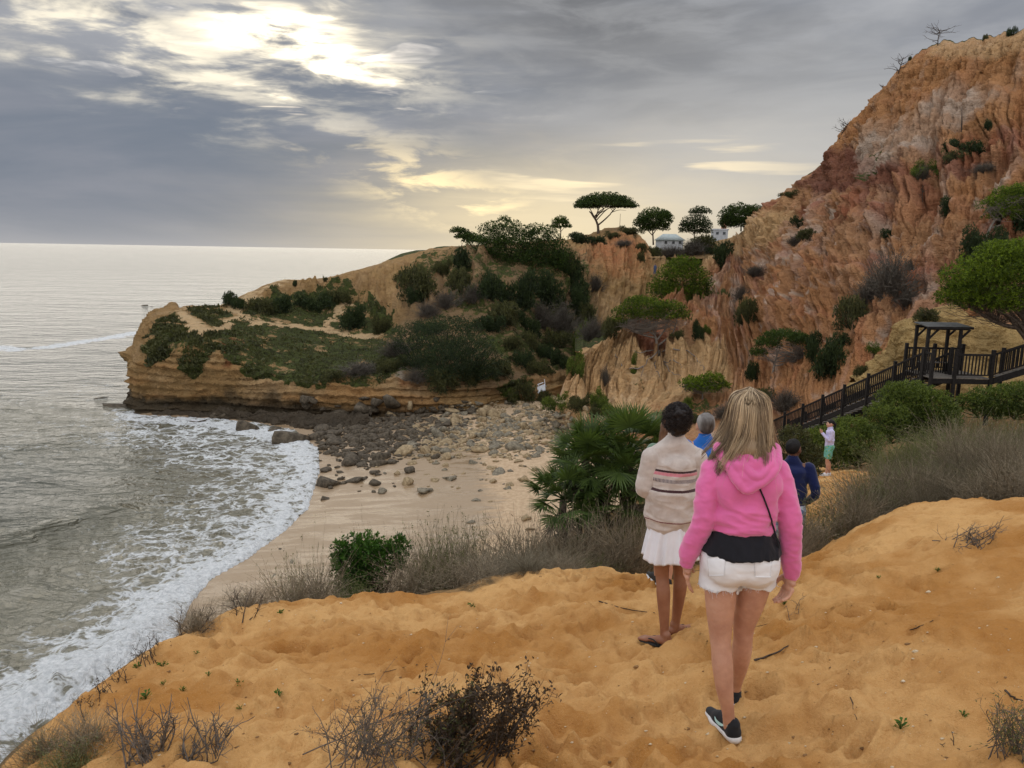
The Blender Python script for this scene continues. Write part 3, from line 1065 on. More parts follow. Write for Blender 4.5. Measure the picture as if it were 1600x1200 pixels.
def build_cliff():
    cols = []
    for b, r in zip(BASE, RIDGE):
        b, r = P(*b), P(*r)
        c = [b - np.array([0, 0, 3.0])]
        for s, h in ((0, 0), (.2, .13), (.42, .33), (.64, .57), (.84, .82), (1, 1)):
            q = b + (r - b) * s
            q[2] = b[2] + (r[2] - b[2]) * h
            c.append(q)
        out = np.array([r[0], r[1], 0]) / math.hypot(r[0], r[1])
        c.append(r + out * 6 + np.array([0, 0, .1]))
        c.append(r + out * 30 + np.array([0, 0, -1.5]))
        cols.append(c)
    nc, nr = 760, 380
    Vg = catmull(catmull(np.array(cols), nc, 0), nr, 1)
    rr = np.broadcast_to(np.linspace(0, 8, nr)[None], (nc, nr)).ravel()
    along = np.broadcast_to(np.linspace(0, len(BASE) - 1, nc)[:, None], (nc, nr)).ravel()
    Nf = grid_normals(Vg).reshape(-1, 3)
    V = Vg.reshape(-1, 3)
    if (Nf * (CAM - V)).sum(1)[(rr > 1.5) & (rr < 5)].mean() < 0:
        Nf = -Nf
    px, py = proj(V)
    px = px + 14 * fbm(V * .3 + 40, 3)
    py = py + 10 * fbm(V * .3 + 50, 3)
    face = sstep(rr, .9, 2.6) * (1 - sstep(rr, 5.7, 6.3))
    w1 = fbm(V * .07, 3)
    w1 = 1.7 * w1 + .35 * fbm(V * .3 + 33, 2)
    spur = fbm(np.stack([along * .85 + .5 * w1, rr * .22, along * 0], 1), 3, ridged=True)
    gul = fbm(np.stack([along * 2.6 + .8 * w1, rr * .40, along * 0 + 3], 1), 4, ridged=True)
    fineg = fbm(np.stack([along * 8.0 + 1.5 * w1, rr * .9, V[:, 2] * .05], 1), 3, ridged=True)
    high = sstep(py, 330, 150)
    upperface = sstep(rr, 3.6, 4.6) * sstep(px, 1250, 1330)
    d = 1.0 * (spur - .4) * (1 - .55 * upperface) + .75 * (gul - .4) * (1 - .55 * upperface) * (.45 + .8 * sstep(fbm(V * .1 + 44, 2), -.5, .5)) + (.14 + .22 * sstep(fbm(V * .2 + 77, 2), -.3, .4)) * fineg * (.35 + .65 * sstep(rr, 1.8, 3.4))
    d += .3 * fbm(V * .8 + 91, 4, .6) * (1 - sstep(rr, 2.4, 3.6))
    d += .5 * fbm(V * .35 + 5, 5, .6) + .5 * fbm(V * .12 + 9, 3) + .22 * fbm(V * 1.0 + 2, 3, .55, ridged=True)
    # blocky ledges
    lz = V[:, 2] + .9 * w1 + .12 * V[:, 0]
    d += (1 - .4 * upperface) * .28 * (np.round(lz / 1.3) * 1.3 - lz)
    # the overhanging brow under the upper face and the maroon hollow below it
    crk = gnoise(np.stack([along * 3.6 + .9 * w1, rr * .55, along * 0 + 12], 1))
    crk2 = gnoise(np.stack([along * 8.5 + 1.2 * w1, rr * 1.3, along * 0 + 22], 1))
    d -= .62 * np.exp(-(crk / .07) ** 2) + .28 * sstep(rr, 2.2, 3.4) * np.exp(-(crk2 / .09) ** 2) * sstep(gnoise(V * .3 + 60), -.3, .3)
    d -= .3 * soft_poly(px, py, [(1290, 245), (1400, 255), (1440, 300), (1300, 310)], 14)
    crest = 1 - .82 * sstep(rr, 5.2, 5.95)
    V2 = V + Nf * (d * face * crest)[:, None]
    V2[:, 2] += .35 * fbm(np.stack([along * 3, 0 * along, 0 * along], 1), 4) * sstep(rr, 5.2, 6.0)
    n1 = fbm(V * .11 + 1, 4)
    n2 = fbm(V * .45 + 6, 4)
    n3 = fbm(np.stack([along * 2.2 + w1, rr * .35, 0 * along + 8], 1), 3)
    col = np.broadcast_to(ORANGE, V.shape).copy()
    col = lerp(col, np.array([.47, .275, .15]), sstep(n1, -.4, .4) * .6)
    col = lerp(col, PINK * 1.08, sstep(n3, .0, .5) * .65)
    col = lerp(col, np.array([.58, .46, .36]), sstep(n2 + .6 * n3, .2, .75) * .75)
    col = lerp(col, np.array([.30, .105, .055]), sstep(n1 + .5 * n2, .25, .8) * .8)
    bed = V[:, 2] * .55 + V[:, 0] * .10 - V[:, 1] * .03 + .9 * w1 + .25 * n2
    bs = np.sin(bed * 2.3) * .6 + np.sin(bed * 5.1 + 1) * .4
    col = col * (1 + .16 * bs[:, None])
    col = lerp(col, np.array([.34, .125, .07]), sstep(bs, .35, .9) * .35)
    up = soft_poly(px, py, [(1290, 235), (1300, 190), (1400, 85), (1620, 30), (1640, 180), (1500, 250), (1420, 235)], 25)
    col = lerp(col, np.array([.46, .225, .085]), up * .55)
    col = lerp(col, np.array([.58, .40, .21]), soft_poly(px, py, [(1440, 60), (1640, 30), (1640, 90), (1500, 110), (1460, 95)], 16) * .6)
    maroon = np.maximum(soft_poly(px, py, [(1262, 290), (1290, 243), (1335, 232), (1375, 250), (1430, 270), (1420, 305), (1340, 310), (1280, 300)], 10),
                        soft_poly(px, py, [(1190, 330), (1200, 310), (1250, 284), (1262, 292), (1230, 308), (1200, 330)], 5))
    col = lerp(col, MAROON, maroon * (.85 + .12 * sstep(n2, -.3, .3)))
    col = lerp(col, np.array([.36, .15, .085]), soft_poly(px, py, [(1420, 285), (1480, 300), (1470, 345), (1420, 330)], 14) * .6)
    col = lerp(col, np.array([.54, .42, .325]), soft_poly(px, py, [(1350, 250), (1380, 210), (1440, 190), (1500, 140), (1570, 160), (1500, 220), (1440, 260), (1370, 285)], 22) * (.45 + .45 * sstep(n2, -.2, .4)))
    sandy = np.maximum(soft_poly(px, py, [(870, 640), (900, 548), (960, 540), (1010, 570), (1060, 560), (1130, 560), (1150, 610), (1060, 640), (960, 660)], 20),
                       soft_poly(px, py, [(1020, 440), (1060, 400), (1150, 360), (1250, 330), (1240, 380), (1130, 420), (1080, 460)], 20))
    col = lerp(col, np.array([.60, .40, .195]), sandy * .75)
    g = np.clip(soft_poly(px, py, [(1225, 310), (1245, 300), (1240, 315)], 4), 0, 1) * .8
    g = np.maximum(g, .55 * sstep(fbm(V * .16 + 31, 3), .45, .9) * (1 - up))
    g = np.where(rr > 6.05, .75, g)
    me = mesh_np('cliff', V2, grid_faces(nc, nr), ROCK, True, {'tint': np.clip(col, .01, .9), 'grass': g})
    solid_for_hits(V2.reshape(nc, nr, 3), 2)
    return structure(obj('cliff', me))


build_cliff()


def patch(name, cols, nc, nr, amp, tint, grass=0.0, seed=0):
    Vg = catmull(catmull(np.array(cols), nc, 0), nr, 1)
    Nf = grid_normals(Vg).reshape(-1, 3)
    V = Vg.reshape(-1, 3)
    if (Nf * (CAM - V)).sum(1).mean() < 0:
        Nf = -Nf
    w = fbm(V * .3 + seed, 3)
    lz = V[:, 2] + .4 * w
    d = amp * (fbm(V * .6 + seed, 4) + .5 * (np.round(lz / .6) * .6 - lz) + .4 * fbm(V * np.array([1.6, 1.6, .5]) + seed, 3, ridged=True))
    col = lerp(np.broadcast_to(np.array(tint), V.shape).copy(), np.array(tint) * .72, sstep(w, 0, .6))
    V = V + Nf * d[:, None]
    me = mesh_np(name, V, grid_faces(nc, nr), ROCK, True, {'tint': np.clip(col, .01, .9), 'grass': np.full(len(V), grass)})
    solid_for_hits(V.reshape(nc, nr, 3), 1)
    return structure(obj(name, me))


# ochre outcrop behind the timber stairs
def outcrop():
    tops = [(1335, 600, 42.2), (1368, 577, 42), (1398, 548, 41.6), (1412, 517, 41.6), (1440, 508, 41.6), (1482, 492, 42), (1530, 505, 41.8), (1600, 520, 41), (1700, 515, 39), (1850, 500, 36)]
    bots = [(1320, 622, 41.6), (1345, 612, 41), (1380, 606, 40), (1400, 604, 39.2), (1440, 606, 38.6), (1490, 610, 38.2), (1540, 612, 37.6), (1600, 612, 37), (1700, 600, 35), (1850, 590, 32)]
    cols = []
    for b, t in zip(bots, tops):
        b, t = P(*b), P(*t)
        m1, m2 = b + (t - b) * .35, b + (t - b) * .75
        m1[1] += .5
        m2[1] -= .1
        cols.append([b - np.array([0, 0, 2.5]), b, m1, m2, t, t + np.array([.9, 2.2, -.2]), t + np.array([2, 6, -3.0])])
    patch('rock_outcrop', cols, 220, 140, .36, (.46, .315, .13), 0.0, 4)


outcrop()


# wooded plateau behind the saddle and a far low wood
def plateau():
    xs = np.linspace(-70, 190, 120)
    ys = np.linspace(128, 420, 80)
    Xg, Yg = np.meshgrid(xs, ys, indexing='ij')
    x, y = Xg.ravel(), Yg.ravel()
    z = 14.2 + .010 * (y - 130) + 1.2 * fbm(np.stack([x * .03, y * .03, 0 * x], 1), 3) - 18 * sstep(-x - .05 * y, 10, 40)
    V = np.stack([x, y, z], 1)
    me = mesh_np('plateau', V, grid_faces(120, 80), ROCK, True, {'tint': np.broadcast_to(EARTH, V.shape), 'grass': np.full(len(V), .75)})
    solid_for_hits(V.reshape(120, 80, 3), 1)
    structure(obj('plateau', me))


plateau()

_tree = BVHTree.FromPolygons([tuple(v) for v in np.concatenate(BVH_V)], [tuple(int(i) for i in f) for f in np.concatenate(BVH_F)])


def hit(px, py):
    """first ground point behind a photo position"""
    d = Vector(ray(px, py)).normalized()
    h, n, i, dist = _tree.ray_cast(Vector(CAM), d)
    return (np.array(h), np.array(n)) if h is not None else (G(px, py, 0), np.array([0, 0, 1.0]))


def skyline(px, lo=10, hi=420):
    """photo height at which the land meets the sky in a column"""
    for py in range(lo, hi):
        if _tree.ray_cast(Vector(CAM), Vector(ray(px, py)).normalized())[0] is not None:
            return py
    return hi


def ground(x, y, z0=80.0):
    h, n, i, dist = _tree.ray_cast(Vector((x, y, z0)), Vector((0, 0, -1)))
    return h.z if h is not None else 0.0
# ================================================================ plants: materials and builders
def mat_leaf(name, dark, bright, trans=.22, rough=.6, spec=.25):
    m, t, out = material(name)
    v = t.attr('v')
    c = t.mix(v, dark, bright)
    b = principled(t, None, c, rough, None, spec)
    tr = t.new('ShaderNodeBsdfTranslucent')
    t.put(tr.inputs[0], t.mix(1.0, c, (1.3, 1.35, .7), 'MULTIPLY'))
    mx = t.new('ShaderNodeMixShader')
    mx.inputs[0].default_value = trans
    t.l.new(b.outputs[0], mx.inputs[1])
    t.l.new(tr.outputs[0], mx.inputs[2])
    t.l.new(mx.outputs[0], out.inputs[0])
    return m


def mat_plain(name, a, b, rough=.85, scale=8, bump=.4, spec=.2, dist=.02, loc=False, detail=4):
    m, t, out = material(name)
    p = lpos(t) if loc else pos(t)
    n = t.noise(p, scale, detail, .65)
    c = t.mix(t.smooth(n, .3, .7), a, b)
    principled(t, out, c, rough, t.bump(n, bump, dist) if bump else None, spec)
    return m


LEAF = {
    'pine': mat_leaf('pine_needles', (.018, .034, .008), (.080, .125, .018), .15),
    'bright': mat_leaf('bright_pine_needles', (.026, .046, .006), (.205, .285, .016), .18),
    'dark': mat_leaf('dark_shrub_leaves', (.013, .022, .008), (.046, .068, .019), .12),
    'olive': mat_leaf('olive_shrub_leaves', (.032, .034, .014), (.115, .115, .038), .15),
    'green': mat_leaf('green_shrub_leaves', (.030, .050, .010), (.170, .215, .036), .22),
    'grey': mat_leaf('grey_dry_twigs', (.050, .043, .034), (.165, .140, .110), .05),
    'vivid': mat_leaf('vivid_green_leaves', (.018, .052, .008), (.085, .190, .022), .25),
    'brownleaf': mat_leaf('withered_brown_leaves', (.022, .014, .008), (.085, .052, .026), .12),
    'palm': mat_leaf('palm_leaflets', (.022, .042, .010), (.095, .145, .030), .22, .45, .4),
    'deadpalm': mat_leaf('dead_palm_leaflets', (.070, .056, .040), (.205, .170, .125), .1),
    'drygrass': mat_leaf('dry_grass_blades', (.090, .074, .046), (.270, .225, .145), .18),
}
BARK = mat_plain('pine_bark', (.060, .045, .034), (.165, .125, .095), .9, 9, .6)
GREYBARK = mat_plain('bleached_bark', (.14, .115, .092), (.30, .255, .21), .9, 14, .5)
DARKTWIG = mat_plain('dark_twigs', (.035, .026, .020), (.105, .078, .058), .9, 30, .3)


def unit(v):
    return v / (np.linalg.norm(v, axis=-1)[..., None] + 1e-9)


def diamonds(g, C, T, L, Wd, A, r):
    """leaf-like diamonds: centre, long axis, length, width"""
    n = len(C)
    T = unit(T)
    S = unit(np.cross(T, unit(r.normal(size=(n, 3)))))
    Nn = np.cross(T, S)
    L = np.broadcast_to(L, (n,))[:, None]
    Wd = np.broadcast_to(Wd, (n,))[:, None]
    bend = Nn * L * .10
    V = np.stack([C - T * L / 2, C + S * Wd / 2 + bend, C + T * L / 2, C - S * Wd / 2 + bend], 1).reshape(-1, 3)
    k = np.arange(n)[:, None] * 4
    F = np.concatenate([k + np.array([[0, 1, 2]]), k + np.array([[0, 2, 3]])])
    g.add(V, F, np.repeat(A, 4))


def strands(g, pts, r0, r1, A):
    """many thin three-sided stems at once: pts (n,k,3)"""
    n, k, _ = pts.shape
    t = unit(np.gradient(pts, axis=1))
    s = unit(np.cross(t, np.array([.31, .52, .79])))
    b = np.cross(s, t)
    rr = np.broadcast_to(np.asarray(r0), (n,))[:, None] * (1 - np.linspace(0, 1, k)) + np.broadcast_to(np.asarray(r1), (n,))[:, None] * np.linspace(0, 1, k)
    th = np.arange(3) * 2 * math.pi / 3
    ring = pts[:, :, None] + rr[:, :, None, None] * (np.cos(th)[None, None, :, None] * s[:, :, None] + np.sin(th)[None, None, :, None] * b[:, :, None])
    V = ring.reshape(-1, 3)
    base = (np.arange(n) * k * 3)[:, None]
    F = []
    for i in range(k - 1):
        for j in range(3):
            q = (j + 1) % 3
            F.append(base + np.array([[i * 3 + j, i * 3 + q, (i + 1) * 3 + q, (i + 1) * 3 + j]]))
    g.add(V, np.concatenate(F), np.repeat(A, k * 3))


def crown_geo(lobes, r, clumps, per, L, Wd, top=.25, shell=.35, gap=.15, cr=None, tone=.0):
    """leaf clumps spread through a set of ellipsoid lobes (cx,cy,cz,rx,ry,rz)"""
    g = Geo()
    lob = np.array(lobes, float)
    area = (lob[:, 3] * lob[:, 5]) + (lob[:, 3] * lob[:, 4]) * .6
    cnt = np.maximum((clumps * area / area.sum()).astype(int), 6)
    for q, n in zip(lob, cnt):
        d = unit(r.normal(size=(int(n * 1.7), 3)))
        d[:, 2] = np.where((d[:, 2] < -top), -d[:, 2] * r.uniform(.2, 1, len(d)), d[:, 2])
        d = unit(d)
        keep = gnoise(d * 1.9 + q[:3] * .7) > gap - .55
        d = d[keep][:n]
        n = len(d)
        rad_ = 1 - shell * r.random(n) ** 1.25
        rad_ *= 1 + .16 * gnoise(d * 2.3 + q[:3])
        c = q[:3] + d * rad_[:, None] * q[3:6]
        size = cr if cr else L * .6
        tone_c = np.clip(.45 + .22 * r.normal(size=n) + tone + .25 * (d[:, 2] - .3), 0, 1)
        cc = np.repeat(c, per, 0)
        dd = np.repeat(unit(d * .8 + np.array([0, 0, .35])), per, 0)
        T = unit(dd * .8 + r.normal(size=cc.shape) * .75)
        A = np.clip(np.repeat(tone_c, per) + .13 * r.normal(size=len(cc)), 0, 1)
        ll = L * r.uniform(.6, 1.25, len(cc))
        diamonds(g, cc + T * size * r.uniform(.15, 1.0, (len(cc), 1)), T, ll, Wd * r.uniform(.7, 1.2, len(cc)), A, r)
    return g


def mpx(Y):
    return Y / (FPX * .985)


def px_lobes(lobes, Y, base, depth=.8):
    """lobes given as photo ellipses (px,py,rx,ry[,dY]) -> metres relative to base"""
    r = []
    for q in lobes:
        yy = Y + (q[4] if len(q) > 4 else 0)
        c = P(q[0], q[1], yy) - base
        m = mpx(yy)
        r.append((c[0], c[1], c[2], q[2] * m, q[2] * m * depth, q[3] * m))
    return r


def px_tree(name, label, cat, base_px, lobes, trunks, leaf='pine', Y=None, clumps=500, per=6, Lpx=5.5, Wpx=2.4, bark=None, trunk_r=2.2, depth=.85, seed=1, group=None, top=.12, gap=.15, shell=.4, tone=0.0, twigs=0, sink=.15):
    """a tree that stands where the photo shows it: base on the ground, trunk and limbs, leafy crown"""
    r = np.random.default_rng(seed)
    if Y is None:
        b, _ = hit(*base_px)
        Y = b[1]
    else:
        b = P(base_px[0], base_px[1], Y)
    root = empty(name, b)
    tag(root, label, cat, group)
    m = mpx(Y)
    lob = px_lobes(lobes, Y, b, depth)
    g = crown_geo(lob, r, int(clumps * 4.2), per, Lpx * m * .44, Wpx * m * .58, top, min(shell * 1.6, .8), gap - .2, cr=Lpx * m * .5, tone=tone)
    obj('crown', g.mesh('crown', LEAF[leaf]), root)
    if trunks:
        gt = Geo()
        for i, line in enumerate(trunks):
            wid = trunk_r * (1.0 if i == 0 else .62)
            pts = np.array([P(q[0], q[1], Y + (q[2] if len(q) > 2 else 0)) - b for q in line])
            if i == 0:
                pts[0, 2] -= sink + .2
            k = max(4, len(pts) * 3)
            pts = catmull(pts, k, 0)
            pts += .25 * m * r.normal(size=pts.shape) * np.linspace(0, 1, k)[:, None]
            gt.tube(pts, np.linspace(wid, wid * .42, k) * m, 6, .5)
            # limbs into the crown
            for j in range(4):
                q = lob[r.integers(len(lob))]
                e = np.array(q[:3]) + unit(r.normal(size=3)) * np.array(q[3:6]) * .55
                s0 = pts[r.integers(k // 2, k)]
                mid = (s0 + e) / 2 + np.array([0, 0, .1 * np.linalg.norm(e - s0)])
                gt.tube(catmull(np.array([s0, mid, e]), 6, 0), np.linspace(wid * .4, wid * .12, 6) * m, 5, .5)
        if twigs:
            st = []
            for j in range(twigs):
                q = lob[r.integers(len(lob))]
                e = np.array(q[:3]) + np.array([r.normal() * .5, r.normal() * .5, -r.uniform(.1, .8)]) * np.array(q[3:6])
                s0 = pts[r.integers(len(pts) // 2, len(pts))]
                mid = (s0 + e) / 2 + r.normal(size=3) * .10 * np.linalg.norm(e - s0)
                st.append(catmull(np.array([s0, mid, e]), 6, 0))
            strands(gt, np.array(st), .55 * m, .16 * m, np.full(len(st), .5))
        obj('trunk', gt.mesh('trunk', bark or BARK, True), root)
    return root


# ---------------------------------------------------------------- trees, far to near
px_tree('umbrella_pine', 'flat-topped umbrella pine standing alone on the skyline', 'tree', (935, 363),
        [(946, 322, 48, 13), (917, 325, 20, 9), (976, 324, 19, 9), (945, 313, 34, 12), (922, 318, 22, 12), (969, 317, 22, 11)],
        [[(935, 364), (934, 352), (929, 341), (921, 330)], [(934, 352), (944, 344), (954, 334), (962, 325)], [(930, 342), (936, 334), (944, 326)]], 'pine', 137, 1500, 6, 3.4, 1.7, trunk_r=2.4, seed=3, top=.02, tone=-.15)
px_tree('small_pine', 'small loose-crowned pine left of the umbrella pine', 'tree', (876, 374),
        [(876, 349, 13, 11), (868, 356, 8, 6), (885, 355, 8, 6)], [[(876, 376), (876, 362), (875, 350)]], 'pine', 126, 190, 5, 4, 1.8, trunk_r=1.2, seed=4, gap=.3)
px_tree('round_pine', 'dark rounded pine right of the umbrella pine', 'tree', (1021, 376),
        [(1022, 344, 26, 19), (1004, 350, 14, 11), (1038, 342, 14, 13), (1030, 356, 16, 10), (1010, 358, 12, 8)], [[(1021, 380), (1020, 366), (1019, 352)], [(1020, 366), (1026, 358), (1034, 346)], [(1020, 368), (1012, 360), (1005, 352)]], 'pine', 150, 900, 6, 3.6, 1.8, trunk_r=1.4, seed=5, top=.45, tone=-.1)
px_tree('loose_tree', 'loose-crowned tree in front of the white houses', 'tree', (1084, 384),
        [(1087, 354, 24, 20), (1094, 333, 17, 10), (1074, 362, 14, 14), (1098, 364, 14, 13)], [[(1084, 388), (1085, 368), (1086, 350)], [(1085, 366), (1092, 350), (1096, 336)]], 'dark', 152, 620, 5, 3.6, 1.8, trunk_r=1.1, seed=6, gap=.26, tone=.1)
px_tree('round_evergreen', 'round dark evergreen on the ridge beside the red slope', 'tree', (1158, 356),
        [(1156, 338, 32, 19), (1176, 334, 17, 14), (1138, 346, 16, 12), (1156, 350, 30, 10)], [[(1158, 358), (1158, 348), (1157, 340)]], 'pine', 121, 1100, 6, 3.6, 1.9, trunk_r=1.2, seed=7, tone=-.1, top=.6)
px_tree('leaning_pine', 'small pine jutting out at the left of the dark pine thicket', 'tree', (748, 398),
        [(718, 363, 15, 8), (728, 372, 18, 10), (742, 378, 20, 12)], [[(748, 402), (738, 385), (724, 370)]], 'pine', 104, 300, 6, 4.2, 2.0, trunk_r=1.6, seed=8, tone=-.1)
px_tree('spreading_pine', 'broad dark pine crowning the middle of the headland', 'tree', (800, 430),
        [(786, 362, 40, 19), (772, 384, 44, 22), (800, 385, 46, 26), (762, 400, 30, 18), (805, 410, 45, 22), (788, 345, 12, 8)], [[(800, 436), (795, 410), (788, 380)], [(797, 415), (812, 398), (820, 384)]], 'pine', 99, 1250, 6, 4.2, 2.0, trunk_r=2.2, seed=9, tone=-.12, top=.4)
px_tree('thicket_pine', 'dark pine filling the right side of the headland thicket', 'tree', (858, 440),
        [(842, 370, 34, 20), (856, 390, 34, 24), (872, 408, 26, 22), (835, 400, 34, 24), (862, 420, 32, 18)], [[(858, 446), (856, 420), (850, 390)]], 'pine', 100, 1050, 6, 4.2, 2.0, trunk_r=2.0, seed=10, tone=-.14, top=.5)
px_tree('domed_pine', 'bright green domed pine in the ravine below the saddle', 'tree', (1058, 482),
        [(1064, 438, 44, 30), (1068, 418, 30, 19), (1034, 454, 26, 18), (1096, 448, 20, 20), (1062, 462, 44, 18)], [[(1060, 486), (1061, 462), (1063, 440)], [(1061, 464), (1076, 448), (1088, 440)]], 'bright', 88, 1150, 6, 4.4, 2.1, trunk_r=1.8, seed=11, tone=-.18, top=.5)
px_tree('leaning_stone_pine', 'wide flat pine with bare branches and exposed roots on the eroded bank', 'tree', (1028, 549),
        [(1010, 478, 42, 13), (980, 490, 26, 14), (1045, 484, 30, 15), (966, 503, 15, 11), (1064, 496, 18, 13), (1018, 494, 44, 14), (1000, 470, 24, 8)],
        [[(1028, 551), (1026, 535), (1022, 520), (1014, 502)], [(1025, 533), (1038, 516), (1046, 498)], [(1023, 524), (1004, 510), (984, 500)], [(1028, 540), (1050, 522), (1058, 500)], [(1021, 516), (1024, 504), (1026, 490)], [(1024, 528), (1000, 522), (974, 510)]],
        'bright', None, 900, 6, 4.4, 2.0, GREYBARK, 2.6, seed=12, top=.30, tone=-.22, twigs=140)
px_tree('bank_pine', 'small flat pine with bare grey limbs at the foot of the red cliff', 'tree', (1206, 584),
        [(1225, 527, 34, 13), (1200, 538, 22, 13), (1254, 536, 22, 14), (1184, 553, 14, 10)], [[(1206, 586), (1211, 566), (1219, 542)], [(1210, 568), (1196, 556), (1186, 546)], [(1213, 560), (1234, 552), (1256, 540)], [(1209, 572), (1240, 566), (1262, 552)]],
        'pine', None, 520, 6, 5.0, 2.2, GREYBARK, 2.0, seed=13, top=.35, tone=0.0, twigs=110)
px_tree('cliff_shrub_pine', 'low bright pine shrub with a grey underside above the walkers', 'tree', (1098, 622),
        [(1112, 594, 22, 13), (1086, 600, 24, 13), (1130, 604, 13, 10), (1098, 606, 30, 10)], [[(1098, 624), (1098, 612), (1100, 600)], [(1098, 616), (1080, 608), (1066, 604)]], 'bright', None, 360, 6, 5.2, 2.4, GREYBARK, 1.6, seed=14, top=.45, tone=-.05, twigs=120)
px_tree('large_stone_pine', 'large bright stone pine spreading over the timber stairs', 'tree', (1632, 612),
        [(1540, 440, 66, 44), (1600, 422, 70, 50), (1500, 468, 36, 24), (1575, 400, 50, 24), (1660, 440, 60, 50), (1550, 476, 60, 26), (1620, 470, 70, 34), (1515, 450, 34, 28)],
        [[(1632, 625), (1622, 570), (1604, 510), (1588, 460)], [(1616, 545), (1580, 500), (1545, 470)], [(1622, 560), (1650, 500), (1660, 460)], [(1606, 515), (1560, 505), (1515, 480)]],
        'bright', 33.5, 3400, 7, 7.0, 2.6, BARK, 7, seed=15, top=.35, tone=-.08, twigs=160, shell=.5)
px_tree('upper_stone_pine', 'bright-topped pine with dark dead boughs high on the right of the cliff', 'tree', (1535, 378),
        [(1585, 304, 34, 14), (1612, 302, 34, 18), (1556, 320, 26, 15), (1600, 322, 40, 18), (1570, 336, 30, 16)],
        [[(1535, 382), (1548, 355), (1566, 330), (1585, 312)], [(1548, 356), (1580, 345), (1610, 320)], [(1556, 345), (1545, 330), (1548, 320)]], 'bright', None, 700, 6, 5.6, 2.2, GREYBARK, 2.2, seed=16, top=.45, tone=-.1, twigs=200)


# ---------------------------------------------------------------- shrubs
def bush_proto(kind, seed, n=900, per=6, L=.085, Wd=.042, gap=.05):
    r = np.random.default_rng(seed)
    lob = [(r.uniform(-.75, .75), r.uniform(-.5, .5), r.uniform(.0, .45), r.uniform(.22, .58), r.uniform(.25, .5), r.uniform(.18, .48)) for _ in range(9)]
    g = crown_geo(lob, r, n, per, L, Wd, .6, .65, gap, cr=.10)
    st = []
    for q in lob:
        for _ in range(7):
            e = np.array(q[:3]) + unit(r.normal(size=3)) * np.array(q[3:6]) * .95
            st.append(catmull(np.array([(0, 0, -.15), (e * .5 + r.normal(size=3) * .06), e]), 5, 0))
    strands(g, np.array(st), .018, .006, np.full(len(st), .1))
    return g.mesh('shrub', LEAF[kind])


PROTO = {k: [bush_proto(k, 50 + i * 7 + j) for j in range(3)] for i, k in enumerate(('dark', 'olive', 'green'))}


def twig_proto(kind, seed, n=150, h=.8, spread=.75, forks=3, r0=.006, leaf=0, bits=0):
    """dry scrub: wiry stems that fork towards the tips"""
    r = np.random.default_rng(seed)
    g = Geo()
    a = r.uniform(0, 2 * math.pi, n)
    lean = np.abs(r.normal(size=n)) * spread * .8
    dirs = unit(np.stack([np.cos(a) * lean, np.sin(a) * lean, np.ones(n) * r.uniform(.55, 1.1, n)], 1))
    b0 = np.stack([r.normal(size=n) * .10, r.normal(size=n) * .10, np.full(n, -.06)], 1)
    ln = h * r.uniform(.45, 1.1, n)
    t = np.linspace(0, 1, 6)[None, :, None]
    curl = r.normal(size=(n, 1, 3)) * .14
    main = b0[:, None] + dirs[:, None] * (ln[:, None, None] * t) + curl * ln[:, None, None] * t ** 2 + np.array([0, 0, -.12]) * t ** 2 * ln[:, None, None]
    main += r.normal(size=main.shape) * .012 * t
    tone = np.clip(r.normal(.45, .22, n), 0, 1)
    strands(g, main, r0, r0 * .35, tone)
    tips = []
    for f in range(forks):
        k = r.integers(2, 5, n)
        s0 = main[np.arange(n), k]
        d = unit(dirs + r.normal(size=(n, 3)) * .65)
        l2 = ln * r.uniform(.2, .5, n)
        t2 = np.linspace(0, 1, 4)[None, :, None]
        sub = s0[:, None] + d[:, None] * l2[:, None, None] * t2 + r.normal(size=(n, 4, 3)) * .014 * t2
        strands(g, sub, r0 * .5, r0 * .22, np.clip(tone + .1, 0, 1))
        tips.append(sub[:, -1])
    if bits:
        tip = np.concatenate(tips)
        cc = np.repeat(tip, bits, 0) + r.normal(size=(len(tip) * bits, 3)) * .05
        diamonds(g, cc, r.normal(size=cc.shape), .05 * r.uniform(.6, 1.3, len(cc)), .02, np.clip(r.normal(.6, .2, len(cc)), 0, 1), r)
    return g.mesh('scrub', LEAF[kind])


PROTO['grey'] = [twig_proto('grey', 91, 240, 1.0, .9, 5, .011, bits=2), twig_proto('grey', 92, 260, .95, 1.1, 5, .010, bits=2), twig_proto('grey', 93, 220, 1.05, .8, 5, .011, bits=1)]
_bush_i = [0]


def bush(px, py, w, h, kind, label, Y=None, group=None, name='shrub', depth=.9, dz=0.0):
    """a shrub whose foot stands at the photo position; w and h are its size there"""
    _bush_i[0] += 1
    r = np.random.default_rng(300 + _bush_i[0])
    b = hit(px, py)[0] if Y is None else P(px, py, Y)
    m = mpx(b[1])
    me = PROTO[kind][_bush_i[0] % len(PROTO[kind])]
    bb = np.array([v for v in me.get('ext', ())]) if me.get('ext') else None
    if bb is None:
        co = np.empty(len(me.vertices) * 3, np.float32)
        me.vertices.foreach_get('co', co)
        co = co.reshape(-1, 3)
        bb = np.array([np.percentile(np.abs(co[:, 0]), 97) * 2, np.percentile(co[:, 2], 98)])
        me['ext'] = [float(q) for q in bb]
    sx, sz = w * m / bb[0], h * m / bb[1]
    o = obj(name, me, None, b + np.array([0, .12 * w * m, dz - .10 * h * m]), (0, 0, r.uniform(0, 6.28)), (sx, sx * depth, sz))
    tag(o, label, 'shrub', group)
    return o


